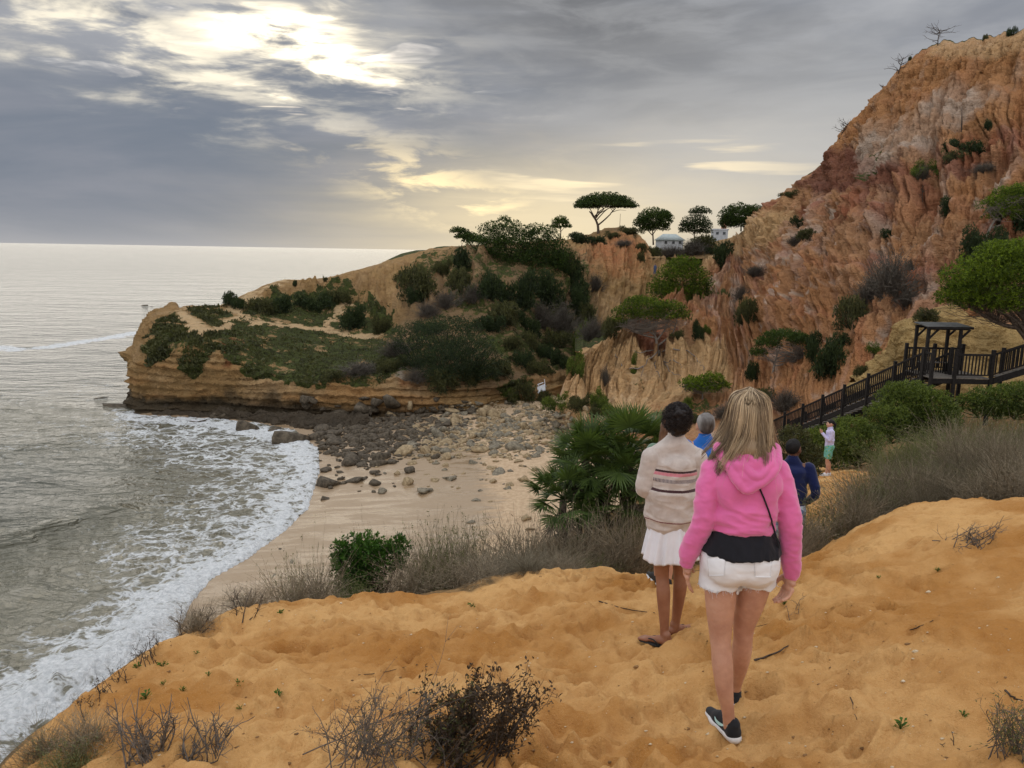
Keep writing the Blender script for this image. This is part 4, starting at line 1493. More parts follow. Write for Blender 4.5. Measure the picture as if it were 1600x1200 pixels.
BUSHES = [
    # on the headland
    (366, 482, 48, 24, 'dark', 'dark rounded bush on the far rim of the headland'),
    (462, 446, 12, 8, 'dark', 'tiny dark shrub on the bare crest of the headland'), (508, 440, 9, 8, 'olive', 'tiny spiky shrub near the top of the headland crest'),
    (410, 488, 46, 22, 'olive', 'low green scrub at the left of the upper path'), (446, 488, 50, 26, 'dark', 'low dark scrub in the middle of the patch above the path'),
    (492, 484, 56, 26, 'dark', 'low dark scrub above the bend of the path'), (530, 474, 40, 20, 'olive', 'low scrub at the right end of the patch above the path'),
    (560, 512, 56, 34, 'dark', 'dark scrub in the fork of the two paths'), (595, 520, 40, 26, 'olive', 'olive scrub at the right of the path fork'),
    (655, 462, 56, 46, 'olive', 'scrub in the hollow below the left crest of the hill'), (642, 474, 36, 24, 'dark', 'small dark scrub below the hollow of the hill'), (690, 428, 30, 22, 'olive', 'olive tuft just under the leaning pine'),
    (700, 480, 40, 26, 'grey', 'grey dry scrub at the left foot of the pine thicket'), (668, 494, 34, 22, 'grey', 'grey dry scrub just above the clipped dark thicket'),
    (765, 470, 56, 44, 'dark', 'dark undergrowth below the broad headland pine'), (805, 476, 62, 50, 'dark', 'dark undergrowth in the middle below the pine thicket'), (850, 470, 56, 48, 'dark', 'dark undergrowth below the right side of the pine thicket'),
    (892, 452, 40, 46, 'dark', 'dark bush at the right end of the pine thicket'), (785, 506, 58, 34, 'olive', 'olive scrub lower down below the broad pine'), (842, 510, 54, 40, 'grey', 'grey bare scrub under the pine thicket'),
    (880, 520, 46, 46, 'grey', 'grey bare scrub at the head of the ravine'), (905, 555, 34, 50, 'green', 'green strip of bush in the bottom of the ravine'), (925, 530, 40, 34, 'grey', 'grey scrub on the lip of the orange bank'),
    (955, 526, 40, 30, 'olive', 'olive scrub left of the flat pine'), (900, 585, 26, 34, 'green', 'narrow green bush low in the ravine'), (830, 545, 36, 26, 'olive', 'olive scrub on the brown slope above the lounger'),
    (850, 560, 32, 22, 'dark', 'small dark scrub on the brown slope above the lounger'), (800, 545, 34, 20, 'olive', 'olive scrub right of the clipped thicket'),
    (815, 624, 56, 28, 'olive', 'green-brown scrub hanging at the foot of the cliff left of the lounger'), (792, 622, 34, 16, 'green', 'green tuft at the end of the low cliff'),
    (690, 606, 60, 26, 'olive', 'trailing scrub on the edge of the low cliff'), (735, 600, 40, 22, 'olive', 'trailing scrub further right on the low cliff edge'), (650, 596, 40, 20, 'grey', 'grey scrub on the low cliff edge'),
    (920, 380, 56, 16, 'dark', 'low dark bush under the umbrella pine'), (900, 362, 30, 14, 'olive', 'low bush between the small pine and the umbrella pine'), (958, 372, 26, 10, 'olive', 'small bush on the knoll right of the umbrella pine'),
    (1000, 392, 18, 12, 'olive', 'small bush on the slope under the skyline knoll'), (1002, 408, 16, 14, 'olive', 'small bush above the saddle path'), (1048, 402, 46, 18, 'grey', 'grey scrub behind the saddle'), (1100, 388, 46, 20, 'olive', 'scrub in front of the far houses'), (1060, 378, 44, 20, 'dark', 'dark scrub between the far trees'), (1118, 372, 22, 18, 'olive', 'scrub under the right-hand white house'),
    # brown slope scrub
    (720, 418, 44, 30, 'dark', 'dark scrub hugging the slope under the leaning pine'),
    (715, 450, 46, 30, 'olive', 'olive scrub half-way down below the leaning pine'),
    (740, 470, 40, 26, 'grey', 'grey brush at the left edge of the pine undergrowth'),
    (905, 480, 50, 40, 'dark', 'dark scrub on the left wall of the ravine'),
    (915, 505, 40, 30, 'olive', 'olive scrub on the left wall of the ravine, lower down'),
    (870, 545, 60, 30, 'olive', 'long olive scrub across the brown slope'),
    (880, 575, 50, 26, 'dark', 'dark scrub above the gully mouth'),
    (845, 585, 50, 22, 'olive', 'olive scrub right above the beach chair'),
    (815, 572, 46, 24, 'dark', 'dark scrub between the thicket and the beach chair'),
    (780, 585, 50, 22, 'olive', 'olive scrub under the right end of the clipped thicket'),
    (620, 555, 50, 26, 'grey', 'grey scrub at the left end of the clipped thicket'),
    (608, 580, 50, 22, 'olive', 'olive scrub on the cliff edge left of the thicket'),
    (560, 585, 60, 20, 'grey', 'grey scrub on the meadow edge above the cliff'),
    (520, 592, 50, 14, 'olive', 'low scrub on the meadow rim above the cliff'),
    (930, 455, 30, 26, 'grey', 'grey scrub on the orange ravine wall'),
    (885, 425, 40, 34, 'olive', 'olive scrub behind the right end of the pine thicket'),
    (760, 520, 60, 26, 'dark', 'dark scrub right above the clipped thicket'),
    (670, 520, 50, 16, 'dark', 'dark scrub on the upper left rim of the clipped thicket'),
    (825, 520, 50, 30, 'dark', 'dark scrub in the middle of the brown slope'),
    (630, 440, 26, 16, 'olive', 'small olive tuft on the sandy gullies of the hill'),
    # wooded skyline round the far houses
    (985, 366, 34, 12, 'olive', 'low bush on the skyline right of the umbrella pine'), (1008, 372, 30, 18, 'dark', 'dark bush on the wooded skyline under the round pine'), (1036, 382, 46, 30, 'olive', 'olive bush below the low white house'), (1068, 372, 34, 26, 'olive', 'tall loose bush hiding the end of the low white house'), (1052, 390, 50, 20, 'dark', 'dark bush on the path behind the saddle'), (1104, 372, 34, 26, 'dark', 'dark bush between the two white houses'), (1126, 368, 34, 22, 'olive', 'bush in front of the taller white house'), (1140, 356, 24, 12, 'dark', 'dark bush at the left foot of the round evergreen'), (1020, 400, 30, 14, 'olive', 'low olive bush on the bank above the tiny walker'), (1085, 398, 60, 22, 'grey', 'grey scrub right of the saddle path'), (975, 384, 26, 10, 'grey', 'grey scrub on top of the orange ravine wall'), (862, 366, 40, 16, 'dark', 'dark scrub under the small loose pine'), (895, 352, 26, 9, 'olive', 'thin scrub on the skyline left of the umbrella pine'),
    # on the orange bank and the high cliff
    (872, 640, 46, 24, 'green', 'green cushion at the foot of the orange bank'), (850, 628, 26, 18, 'olive', 'low tuft beside the lounger'), (905, 640, 40, 24, 'olive', 'olive cushion at the bottom of the orange bank'), (935, 632, 30, 24, 'green', 'dark green bush in the fold of the orange bank'),
    (950, 645, 44, 20, 'green', 'green bush right behind the fan palm'), (930, 652, 34, 18, 'olive', 'olive bush left behind the fan palm'), (990, 570, 13, 20, 'green', 'narrow green bush among the pine roots'), (992, 584, 13, 10, 'green', 'small green tuft below the pine roots'), (945, 602, 18, 30, 'grey', 'grey dead scrub on the orange bank'),
    (1092, 528, 24, 26, 'dark', 'dark bush on the slope right of the flat pine'), (1106, 520, 14, 12, 'green', 'small bright tuft right of the flat pine'), (1060, 530, 22, 14, 'olive', 'scrub beside the trunk of the flat pine'),
    (1130, 408, 50, 30, 'dark', 'twisted dark shrub on the pale slope above the domed pine'), (1108, 396, 20, 10, 'dark', 'small dark shrub on the pale slope'), (1160, 470, 28, 24, 'grey', 'grey scrub in the gully right of the domed pine'), (1165, 500, 32, 34, 'olive', 'olive scrub in the lower gully of the cliff'),
    (1180, 430, 30, 16, 'grey', 'grey scrub on the ledge in the middle of the cliff'), (1250, 352, 28, 15, 'dark', 'small dark bush on the slope left of the maroon rock'), (1262, 372, 34, 14, 'olive', 'flat olive tuft below the small dark bush'), (1242, 382, 26, 14, 'grey', 'grey scrub left of the flat olive tuft'),
    (1235, 308, 26, 10, 'olive', 'olive tuft on the rim of the red slope'), (1335, 508, 48, 44, 'olive', 'olive scrub in the gully above the stairs'), (1320, 540, 30, 20, 'dark', 'dark scrub low in the gully above the stairs'), (1300, 590, 66, 62, 'dark', 'big dark bush behind the middle of the stairs'),
    (1272, 560, 42, 40, 'dark', 'dark bush right of the small flat pine'), (1180, 592, 34, 26, 'dark', 'dark bush left of the small flat pine'), (1392, 462, 74, 66, 'grey', 'large grey leafless bush in the cliff gully'), (1360, 470, 46, 40, 'grey', 'grey leafless bush left of the largest one'), (1415, 480, 44, 30, 'grey', 'low grey scrub under the large leafless bush'),
    (1366, 555, 24, 20, 'green', 'small green bush on the rock left of the shelter'), (1345, 585, 22, 14, 'olive', 'small bush under the rock left of the shelter'), (1450, 500, 46, 18, 'olive', 'scrub on top of the ochre outcrop'), (1425, 420, 20, 16, 'grey', 'small grey scrub on the cliff above the shelter'),
    (1510, 238, 64, 22, 'dark', 'long dark creeping bush on the upper cliff'), (1490, 248, 36, 12, 'olive', 'left end of the creeping bush on the upper cliff'), (1545, 200, 16, 12, 'dark', 'small round bush at the end of the creeping one'), (1445, 282, 34, 22, 'grey', 'grey scrub below the creeping bush'), (1480, 335, 40, 26, 'dark', 'dark bush below the middle of the cliff'), (1448, 275, 40, 24, 'green', 'faint green shrub in the middle of the cliff'),
    (1540, 268, 34, 14, 'grey', 'grey scrub on the right cliff face'), (1385, 372, 26, 14, 'dark', 'small dark bush on the lower cliff face'), (1545, 395, 60, 40, 'dark', 'dark bush under the upper stone pine'), (1590, 360, 60, 40, 'dark', 'dark bush behind the upper stone pine'), (1520, 410, 30, 22, 'olive', 'olive scrub left of the large stone pine'),
    (1582, skyline(1582) + 2, 16, 12, 'dark', 'small dark bush on the very top of the cliff'), (1422, skyline(1422) + 2, 9, 8, 'dark', 'tiny dark tuft on the cliff rim'), (1540, skyline(1540) + 2, 10, 7, 'olive', 'tiny tuft on the upper rim of the cliff'),
    (1230, 640, 60, 30, 'grey', 'grey scrub left of the lower stairs'), (1195, 628, 40, 22, 'olive', 'olive scrub under the small flat pine'), (1075, 640, 26, 18, 'green', 'small green bush above the grey-haired walker'), (1088, 660, 40, 16, 'olive', 'scrub behind the grey-haired walker'), (1140, 655, 50, 24, 'grey', 'grey scrub behind the fair-haired walker'),
]
for q in BUSHES:
    bush(*q)


def hedge(name, label, lobes, base_px, leaf, clumps, Lpx, Wpx, seed, Y=None, depth=.8, tone=0.0, per=6, gap=.05):
    r = np.random.default_rng(seed)
    b = hit(*base_px)[0] if Y is None else P(base_px[0], base_px[1], Y)
    m = mpx(b[1])
    lob = px_lobes(lobes, b[1], b, depth)
    lob += [(q[0], q[1] + .1 * q[4], (q[2] - q[5]) * .5, q[3] * .85, q[4] * .85, max(abs(q[2] - q[5]) * .7, q[5] * .5)) for q in lob if q[2] - q[5] > -.1]
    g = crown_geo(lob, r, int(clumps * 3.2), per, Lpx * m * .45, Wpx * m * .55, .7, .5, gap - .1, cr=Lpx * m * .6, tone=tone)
    st = []
    for q in lob:
        for _ in range(16):
            e = np.array(q[:3]) + unit(r.normal(size=3)) * np.array(q[3:6]) * 1.02
            s0 = np.array([q[0] * .7, q[1] * .7, min(q[2] - q[5] * .9, 0) - .1])
            st.append(catmull(np.array([s0, s0 * .4 + e * .6 + r.normal(size=3) * q[3] * .12, e]), 5, 0))
    strands(g, np.array(st), 1.0 * m, .3 * m, np.full(len(st), .15))
    o = obj(name, g.mesh(name, LEAF[leaf]), None, b)
    return tag(o, label, 'shrub')


hedge('wind_clipped_thicket', 'large smooth dark thicket clipped by the wind above the low cliff', [(690, 528, 74, 32, 3), (640, 532, 32, 26, 2), (738, 545, 40, 26), (760, 562, 34, 18), (705, 512, 50, 20, 5), (700, 560, 60, 20)], (700, 586), 'dark', 2400, 4.0, 2.2, 31, tone=-.05)
hedge('lentisk_bush', 'largest rounded light green bush in front of the stairs', [(1420, 636, 56, 34), (1385, 655, 40, 26, -.6), (1455, 640, 40, 34), (1420, 615, 40, 20), (1480, 655, 26, 22)], (1420, 672), 'green', 1700, 7, 3.2, 32, 25.5)
hedge('lentisk_bush', 'light green bush right behind the girl in the lilac sweatshirt', [(1330, 672, 36, 22), (1300, 690, 46, 26, -.4), (1350, 690, 34, 22), (1270, 700, 30, 22)], (1310, 716), 'green', 1300, 7, 3.2, 33, 23.0)
hedge('lentisk_bush', 'low light green bush under the large stone pine', [(1560, 622, 44, 18), (1520, 632, 30, 18), (1600, 618, 46, 20)], (1560, 645), 'green', 900, 7, 3.0, 34, 26.0, tone=-.1)
hedge('lentisk_bush', 'green bush beside the man in the navy top', [(1240, 690, 26, 26), (1225, 715, 20, 22), (1262, 715, 26, 24)], (1240, 740), 'olive', 500, 8, 3.6, 35, 17.0)


# low green cover on the headland: far too small to tell apart
def headland_cover():
    V, g, px, py, rr = HL[1:]
    r = np.random.default_rng(8)
    idx = np.nonzero((g > .55) & (rr > 1.3) & (rr < 6) & (py > 440))[0]
    wgt = g[idx] * np.where((px[idx] < 345), 2.2, 1.0)
    k = r.choice(idx, 24000, p=wgt / wgt.sum())
    c = V[k] + r.normal(size=(len(k), 3)) * np.array([.14, .14, .05])
    T = unit(r.normal(size=(len(k), 3)) * .8 + np.array([0, -.2, .9]))
    G_ = Geo()
    tone = np.clip(.40 + .50 * fbm(V[k] * .5, 3) + .16 * r.normal(size=len(k)), 0, 1)
    L = r.uniform(.12, .34, len(k)) * (1 + .7 * np.clip(fbm(V[k] * .4 + 5, 2), -.4, 1)) * np.where(px[k] < 345, 1.25, 1.0)
    diamonds(G_, c + T * L[:, None] * .4, T, L, L * .42, tone, r)
    o = obj('ground_cover', G_.mesh('ground_cover', LEAF['olive']))
    return tag(o, 'low green creeping plants covering the headland', 'ground cover', kind='stuff')


headland_cover()


# ---------------------------------------------------------------- bare trees on the rim
def dead_tree(label, base_px, top_px, spread, seed, Y=None, n=16, name='dead_tree', thick=.9, mat=DARKTWIG):
    r = np.random.default_rng(seed)
    if Y is not None:                              # on the rim: stand it where land meets sky
        sy = skyline(base_px[0]) + 3
        top_px = (top_px[0], top_px[1] + sy - base_px[1])
        base_px = (base_px[0], sy)
    b = hit(*base_px)[0]
    m = mpx(b[1])
    tip = P(*top_px, b[1]) - b
    root = empty(name, b)
    tag(root, label, 'tree')
    g = Geo()
    tr = catmull(np.array([(0, 0, -.4), tip * .45 + r.normal(size=3) * m * 1.2, tip]), 9, 0)
    g.tube(tr, np.linspace(thick, .25, 9) * m, 5, .5)
    obj('trunk', g.mesh('trunk', mat, True), root)
    g = Geo()
    hgt = np.linalg.norm(tip)
    for k in range(n):
        s0 = tr[r.integers(2, 8)]
        d = unit(np.array([r.normal(), r.normal() * .6, r.uniform(.1, 1.0)]))
        l = spread * m * r.uniform(.35, 1)
        e = s0 + d * l
        ln = catmull(np.array([s0, (s0 + e) / 2 + r.normal(size=3) * l * .12, e]), 6, 0)
        g.tube(ln, np.linspace(.45, .14, 6) * m, 4, .5, False)
        for q in range(3):
            s1 = ln[r.integers(2, 6)]
            e1 = s1 + unit(d + r.normal(size=3) * .7) * l * r.uniform(.25, .5)
            g.tube(np.array([s1, (s1 + e1) / 2 + r.normal(size=3) * l * .04, e1]), np.array([.22, .16, .10]) * m, 3, .5, False)
    obj('branches', g.mesh('branches', mat, True), root)
    return root


dead_tree('bare tree on the cliff top, the rightmost on the skyline', (1466, 70), (1470, 44), 22, 41, 77)
dead_tree('bare leaning tree on the cliff edge below the top', (1402, 112), (1412, 86), 17, 42, 83)
dead_tree('bare tree on the brow left of the upper cliff, lowest on the skyline', (1312, 198), (1326, 178), 16, 43, 95)
dead_tree('bare sapling on the steep rim between two bare trees', (1376, 126), (1380, 114), 9, 44, 86, 8)
dead_tree('straight dead snag standing on the cliff face', (1503, 208), (1503, 168), 3, 45, None, 2, 'dead_snag', 1.6)
dead_tree('thin dead tree in the middle of the cliff face', (1443, 318), (1442, 288), 12, 46, None, 8, 'dead_snag', .8)


# exposed roots of the flat pine
def pine_roots():
    r = np.random.default_rng(6)
    g = Geo()
    b = hit(1026, 552)[0]
    for line, w in (([(1028, 549), (1018, 560), (1004, 574), (984, 577), (970, 570), (962, 555)], 1.5), ([(1028, 549), (1040, 566), (1056, 562), (1066, 575)], 1.2), ([(1028, 549), (1024, 572), (1030, 590)], 1.3),
                    ([(1030, 548), (1052, 548), (1075, 552), (1090, 566), (1100, 580)], 1.3), ([(1026, 552), (1010, 566), (1000, 588)], 1.0), ([(1022, 548), (1000, 552), (984, 548)], 1.0), ([(1040, 566), (1050, 584), (1066, 588)], .8)):
        pts = []
        for q in line:
            h, nn = hit(*q)
            pts.append(h + nn * .1 - b)
        k = len(pts) * 4
        pts = catmull(np.array(pts), k, 0) + r.normal(size=(k, 3)) * .06
        g.tube(pts, np.linspace(w, w * .35, k) * mpx(b[1]), 5, .5)
    o = obj('pine_roots', g.mesh('pine_roots', GREYBARK, True), None, b)
    tag(o, 'bare grey roots sprawling down the bank under the flat pine', 'roots')


pine_roots()
# ================================================================ rocks on the beach
ROCKM = {
    'dark': mat_plain('wet_dark_rock', (.042, .033, .022), (.140, .112, .078), .8, 5, .7, .2, .05, True),
    'tan': mat_plain('tan_sandstone_rock', (.20, .145, .082), (.44, .335, .20), .92, 4, .7, .15, .05, True),
    'grey': mat_plain('grey_limestone_rock', (.11, .095, .07), (.29, .25, .18), .9, 4, .7, .15, .05, True),
}


def rock_mesh(name, seed, mat, flat=.6, sub=2):
    r = np.random.default_rng(seed)
    bm = bmesh.new()
    bmesh.ops.create_icosphere(bm, subdivisions=sub, radius=1)
    V = np.array([v.co[:] for v in bm.verts])
    F = np.array([[v.index for v in f.verts] for f in bm.faces])
    bm.free()
    # chop with random planes for broken faces, then roughen
    for k in range(13):
        n = unit(r.normal(size=3))
        h = r.uniform(.38, .80)
        d = V @ n - h
        V = V - np.where(d > 0, d, 0)[:, None] * n
    V = V * (1 + .10 * fbm(V * 1.6 + seed, 3))[:, None]
    V *= np.array([r.uniform(.85, 1.2), r.uniform(.7, 1.0), flat * r.uniform(.8, 1.15)])
    V[:, 2] += .25 * flat
    return mesh_np(name, V, F, mat, False)


RPROTO = {k: [rock_mesh('rock', 500 + 20 * i + j, ROCKM[k], (.62, .5, .75, .4, .6)[j]) for j in range(5)] for i, k in enumerate(ROCKM)}


def rock(px, py, wpx, kind, label, group=None, sub=None, z=None, name='rock', rz=None, stretch=(1, 1, 1)):
    _bush_i[0] += 1
    r = np.random.default_rng(900 + _bush_i[0])
    b = hit(px, py)[0] if z is None else G(px, py, z)
    s = wpx * mpx(b[1]) / 1.55
    me = RPROTO[kind][r.integers(5)]
    o = obj(name, me, None, b - np.array([0, 0, .12 * s]), (r.normal() * .15, r.normal() * .15, r.uniform(0, 6.28) if rz is None else rz), (s * stretch[0], s * stretch[1], s * stretch[2]))
    tag(o, label, 'rock', group)
    return o


SPECIAL = [
    (452, 694, 56, 'dark', 'big dark boulder in the foam at the head of the surf', -.25, (1, 1, 1.1)),
    (384, 674, 34, 'dark', 'dark boulder with a pointed top in the surf below the cliff', -.1, (1, 1, 1.3)), (423, 674, 40, 'dark', 'flat dark boulder in the surf left of the biggest one', -.1, (1, .8, .7)),
    (348, 652, 34, 'dark', 'dark block at the waterline under the cliff', 0, (1, 1, 1.2)), (320, 660, 26, 'dark', 'low dark rock in the foam near the headland tip', -.1, (1.2, .8, .6)), (301, 662, 18, 'dark', 'small dark rock in the foam near the headland tip', -.1, (1, 1, .7)),
    (326, 678, 14, 'dark', 'small lone rock amid the foam', -.05, (1, 1, .6)), (352, 664, 12, 'dark', 'tiny rock in the foam under the dark block', -.05, (1, 1, .6)), (138, 673, 24, 'dark', 'lone dark rock awash in the bay', -.12, (1.3, .7, .55)),
    (192, 634, 40, 'dark', 'low dark reef off the tip of the headland', -.1, (1.5, .7, .55)), (206, 632, 26, 'dark', 'dark block against the tip of the headland', -.1, (1, 1, 1.2)), (158, 622, 18, 'dark', 'sliver of rock in the waves off the headland', -.15, (1.6, .5, .35)),
    (222, 479, 16, 'dark', 'larger skerry far out at sea', -.3, (1.3, .8, .5)), (236, 479, 10, 'dark', 'smaller skerry far out at sea', -.2, (1.3, .8, .4)),
]
for px_, py_, w_, k_, lab_, z_, st_ in SPECIAL:
    rock(px_, py_, w_, k_, lab_, z=z_, stretch=st_, name='boulder')
for px_, py_, w_, k_, lab_, st_ in [
    (666, 768, 34, 'grey', 'large cracked boulder alone on the wet sand', (1.1, .9, 1.1)), (516, 763, 17, 'dark', 'dark upright stone near the foam edge', (.8, .8, 1.2)), (507, 780, 22, 'dark', 'dark round stone at the foam edge', (1, 1, .9)),
    (746, 782, 18, 'grey', 'grey stone right of the cracked boulder', (1, 1, .9)), (735, 816, 16, 'grey', 'grey stone in the middle of the lower beach', (1, 1, .7)), (765, 784, 12, 'tan', 'pale stone half sunk in the lower beach', (1, 1, .5)), (710, 745, 14, 'dark', 'wedge of dark rock on the smooth sand', (1.2, .8, .8)),
    (640, 738, 22, 'dark', 'leaning dark slab beyond the cracked boulder', (.8, .8, 1.3)), (588, 738, 26, 'dark', 'dark broken slab on the wet sand', (1.2, .8, .8)), (570, 748, 16, 'dark', 'small dark slab on the wet sand', (1, .8, .6)), (735, 694, 22, 'grey', 'upright tan block at the edge of the boulder field', (1, .9, 1.5)),
    (665, 742, 14, 'tan', 'small pale slab behind the cracked boulder', (1, 1, .5)), (780, 740, 30, 'grey', 'flat grey slab on the dry sand', (1.3, .8, .5)), (820, 812, 20, 'tan', 'pale block beside the lower fan palm', (1, 1, .9)), (830, 826, 22, 'tan', 'pale block under the lower fan palm', (1, 1, .8)),
    (722, 870, 15, 'tan', 'pale block in the scrub near the dune edge', (1, 1, .9)), (455, 880, 18, 'grey', 'thin slab lying on the wet shore', (1.5, .5, .3)), (428, 902, 20, 'grey', 'flat slab in the wet sand near the dune', (1.4, .8, .25)), (437, 858, 8, 'dark', 'small dark stone in the swash', (1, 1, .6)),
    (640, 632, 22, 'tan', 'pale boulder leaning at the foot of the low cliff', (1, 1, 1.2)), (612, 650, 26, 'tan', 'pale block at the top of the boulder field', (1, 1, 1.1)),
]:
    rock(px_, py_, w_, k_, lab_, stretch=st_, name='boulder')


def rock_field():
    r = np.random.default_rng(21)
    field = [(500, 668), (560, 662), (640, 640), (720, 632), (800, 628), (860, 640), (905, 655), (880, 700), (820, 720), (740, 712), (690, 722), (640, 720), (570, 735), (520, 720), (490, 690)]
    big, small, taken = [], [], []
    tries = 0
    while (len(big) < 285 or len(small) < 2300) and tries < 60000:
        tries += 1
        px, py = r.uniform(478, 920), r.uniform(622, 770)
        ins = in_poly(np.array([px]), np.array([py]), field)[0]
        core = math.exp(-((py - 680) / 26) ** 2) if px < 690 else math.exp(-((py - (668 - .02 * (px - 690))) / 24) ** 2)
        dens = (.25 + .75 * core) if ins else .03
        if r.random() > dens:
            continue
        darkp = 1 - sstep(np.array([px + (690 - py) * -.9]), 610, 730)[0]
        kind = 'dark' if r.random() < darkp else ('tan' if r.random() < .62 else 'grey')
        if len(big) < 285:
            w = min(11 + r.gamma(1.8, 5.2) * (1.15 if px < 760 else .8), 40)
            if any(abs(px - a) < (w + c) * .27 and abs(py - b) < (w + c) * .13 for a, b, c in taken):
                continue
            taken.append((px, py, w))
            big.append((px, py, w, kind))
        else:
            small.append((px, py, r.uniform(3.0, 11.5), kind))
    names = {'dark': ('dark wet stone in the boulder field by the foam', 'dark stones of the boulder field'),
             'tan': ('pale tan stone in the boulder field below the cliff', 'tan stones of the boulder field'),
             'grey': ('grey-brown stone in the boulder field below the cliff', 'grey-brown stones of the boulder field')}
    for px, py, w, k in big:
        rock(px, py, w, k, names[k][0], names[k][1])
    for k in ROCKM:
        src = []
        for me in RPROTO[k]:
            co = np.empty(len(me.vertices) * 3, np.float32)
            me.vertices.foreach_get('co', co)
            src.append((co.reshape(-1, 3)[:42] * 1.0, None))
        g = Geo()
        pm = [rock_small(600 + q, 1) for q in range(4)]
        for px, py, w, kk in small:
            if kk != k:
                continue
            b = hit(px, py)[0]
            s = w * mpx(b[1]) / 2
            V, F = pm[r.integers(4)]
            a = r.uniform(0, 6.28)
            R = np.array([[math.cos(a), -math.sin(a), 0], [math.sin(a), math.cos(a), 0], [0, 0, 1]])
            g.add((V * s) @ R.T + b, F)
        o = obj('stones', g.mesh('stones', ROCKM[k]))
        tag(o, {'dark': 'scatter of small dark wet stones between the boulders', 'tan': 'scatter of small pale tan stones between the boulders', 'grey': 'scatter of small grey-brown stones between the boulders'}[k], 'stones', kind='stuff')


def rock_small(seed, sub):
    r = np.random.default_rng(seed)
    bm = bmesh.new()
    bmesh.ops.create_icosphere(bm, subdivisions=sub, radius=1)
    V = np.array([v.co[:] for v in bm.verts])
    F = np.array([[v.index for v in f.verts] for f in bm.faces])
    bm.free()
    V = V * (1 + .25 * r.normal(size=(len(V), 1)))
    V *= np.array([1.1, .8, .5])
    return V, F


rock_field()


# dark rock shelf at the foot of the low cliff
def shelf():
    fr = [(225, 648, -.1), (330, 653, .0), (420, 659, .1), (470, 665, .2), (510, 668, .3), (545, 664, .45), (575, 658, .6)]
    bk = [(222, 642, .25), (330, 650, .35), (420, 655, .45), (470, 657, .5), (510, 657, .55), (545, 656, .6), (580, 654, .65)]
    cols = []
    for f, b in zip(fr, bk):
        f, b = G(*f), G(*b)
        b = b + np.array([0, 1.5, .05])
        cols.append([f - np.array([0, .4, .9]), f, f + (b - f) * .3 + np.array([0, 0, .12]), f + (b - f) * .7 + np.array([0, 0, .1]), b])
    patch('rock_shelf', cols, 260, 80, .42, (.085, .068, .048), 0.0, 12)


shelf()
# ================================================================ plants near the viewer
def arc_proto(kind, seed, n=260, h=.7, spread=1.0, r0=.004, k=6, droop=.7, base=.12, bits=0):
    """arching dry stems and grass"""
    r = np.random.default_rng(seed)
    g = Geo()
    a = r.uniform(0, 2 * math.pi, n)
    out = np.stack([np.cos(a), np.sin(a), 0 * a], 1)
    ln = h * r.uniform(.5, 1.15, n)
    ph = r.uniform(.15, 1.0, n) * spread
    t = np.linspace(0, 1, k)[None, :, None]
    pts = r.normal(size=(n, 1, 3)) * np.array([base, base, .01]) + out[:, None] * (ln * ph)[:, None, None] * t ** 1.3 + np.array([0, 0, 1.0]) * (ln[:, None, None] * (t - droop * ph[:, None, None] * .45 * t ** 2.4))
    pts += r.normal(size=(n, 1, 3)) * .10 * t ** 2 * ln[:, None, None] + r.normal(size=pts.shape) * .006 * t
    pts[:, 0, 2] -= .05
    strands(g, pts, r0, r0 * .3, np.clip(r.normal(.5, .25, n), 0, 1))
    if bits:
        idx = r.integers(2, k, (n, bits))
        cc = pts[np.arange(n)[:, None], idx].reshape(-1, 3) + r.normal(size=(n * bits, 3)) * .012
        diamonds(g, cc, r.normal(size=cc.shape) + np.array([0, 0, .6]), .035 * r.uniform(.6, 1.4, len(cc)), .008, np.clip(r.normal(.55, .25, len(cc)), 0, 1), r)
    return g


LEAF['scrubmix'] = mat_leaf('grey_scrub', (.135, .103, .066), (.40, .325, .215), .10)
LEAF['sage'] = mat_leaf('sage_scrub', (.066, .074, .024), (.225, .235, .088), .15)


def near_protos():
    PROTO['scrub'] = []
    for s in range(4):
        g = arc_proto('x', 700 + s, 230, .75, 1.0 + .1 * s, .0042, 6, .7, .16, 2)
        r = np.random.default_rng(720 + s)
        # wiry side twigs
        n = 420
        a = r.uniform(0, 6.28, n)
        q = np.stack([np.cos(a) * r.uniform(.02, .5, n), np.sin(a) * r.uniform(.02, .5, n), r.uniform(.05, .5, n)], 1)
        d = unit(q * np.array([1, 1, .6]) + r.normal(size=(n, 3)) * .35)
        tt = np.linspace(0, 1, 4)[None, :, None]
        sub = q[:, None] + d[:, None] * r.uniform(.10, .28, n)[:, None, None] * tt + r.normal(size=(n, 4, 3)) * .012 * tt
        strands(g, sub, .003, .0012, np.clip(r.normal(.5, .25, n), 0, 1))
        PROTO['scrub'].append(g.mesh('scrub', LEAF['scrubmix']))
    PROTO['sage'] = []
    for s in range(3):
        g = arc_proto('x', 740 + s, 240, .70, .9, .0035, 6, .6, .18, 9)
        PROTO['sage'].append(g.mesh('scrub', LEAF['sage']))
    PROTO['hay'] = []
    for s in range(3):
        g = arc_proto('x', 760 + s, 300, .75, 1.0, .0032, 7, .9, .12, 0)
        PROTO['hay'].append(g.mesh('dry_grass', LEAF['drygrass']))


near_protos()


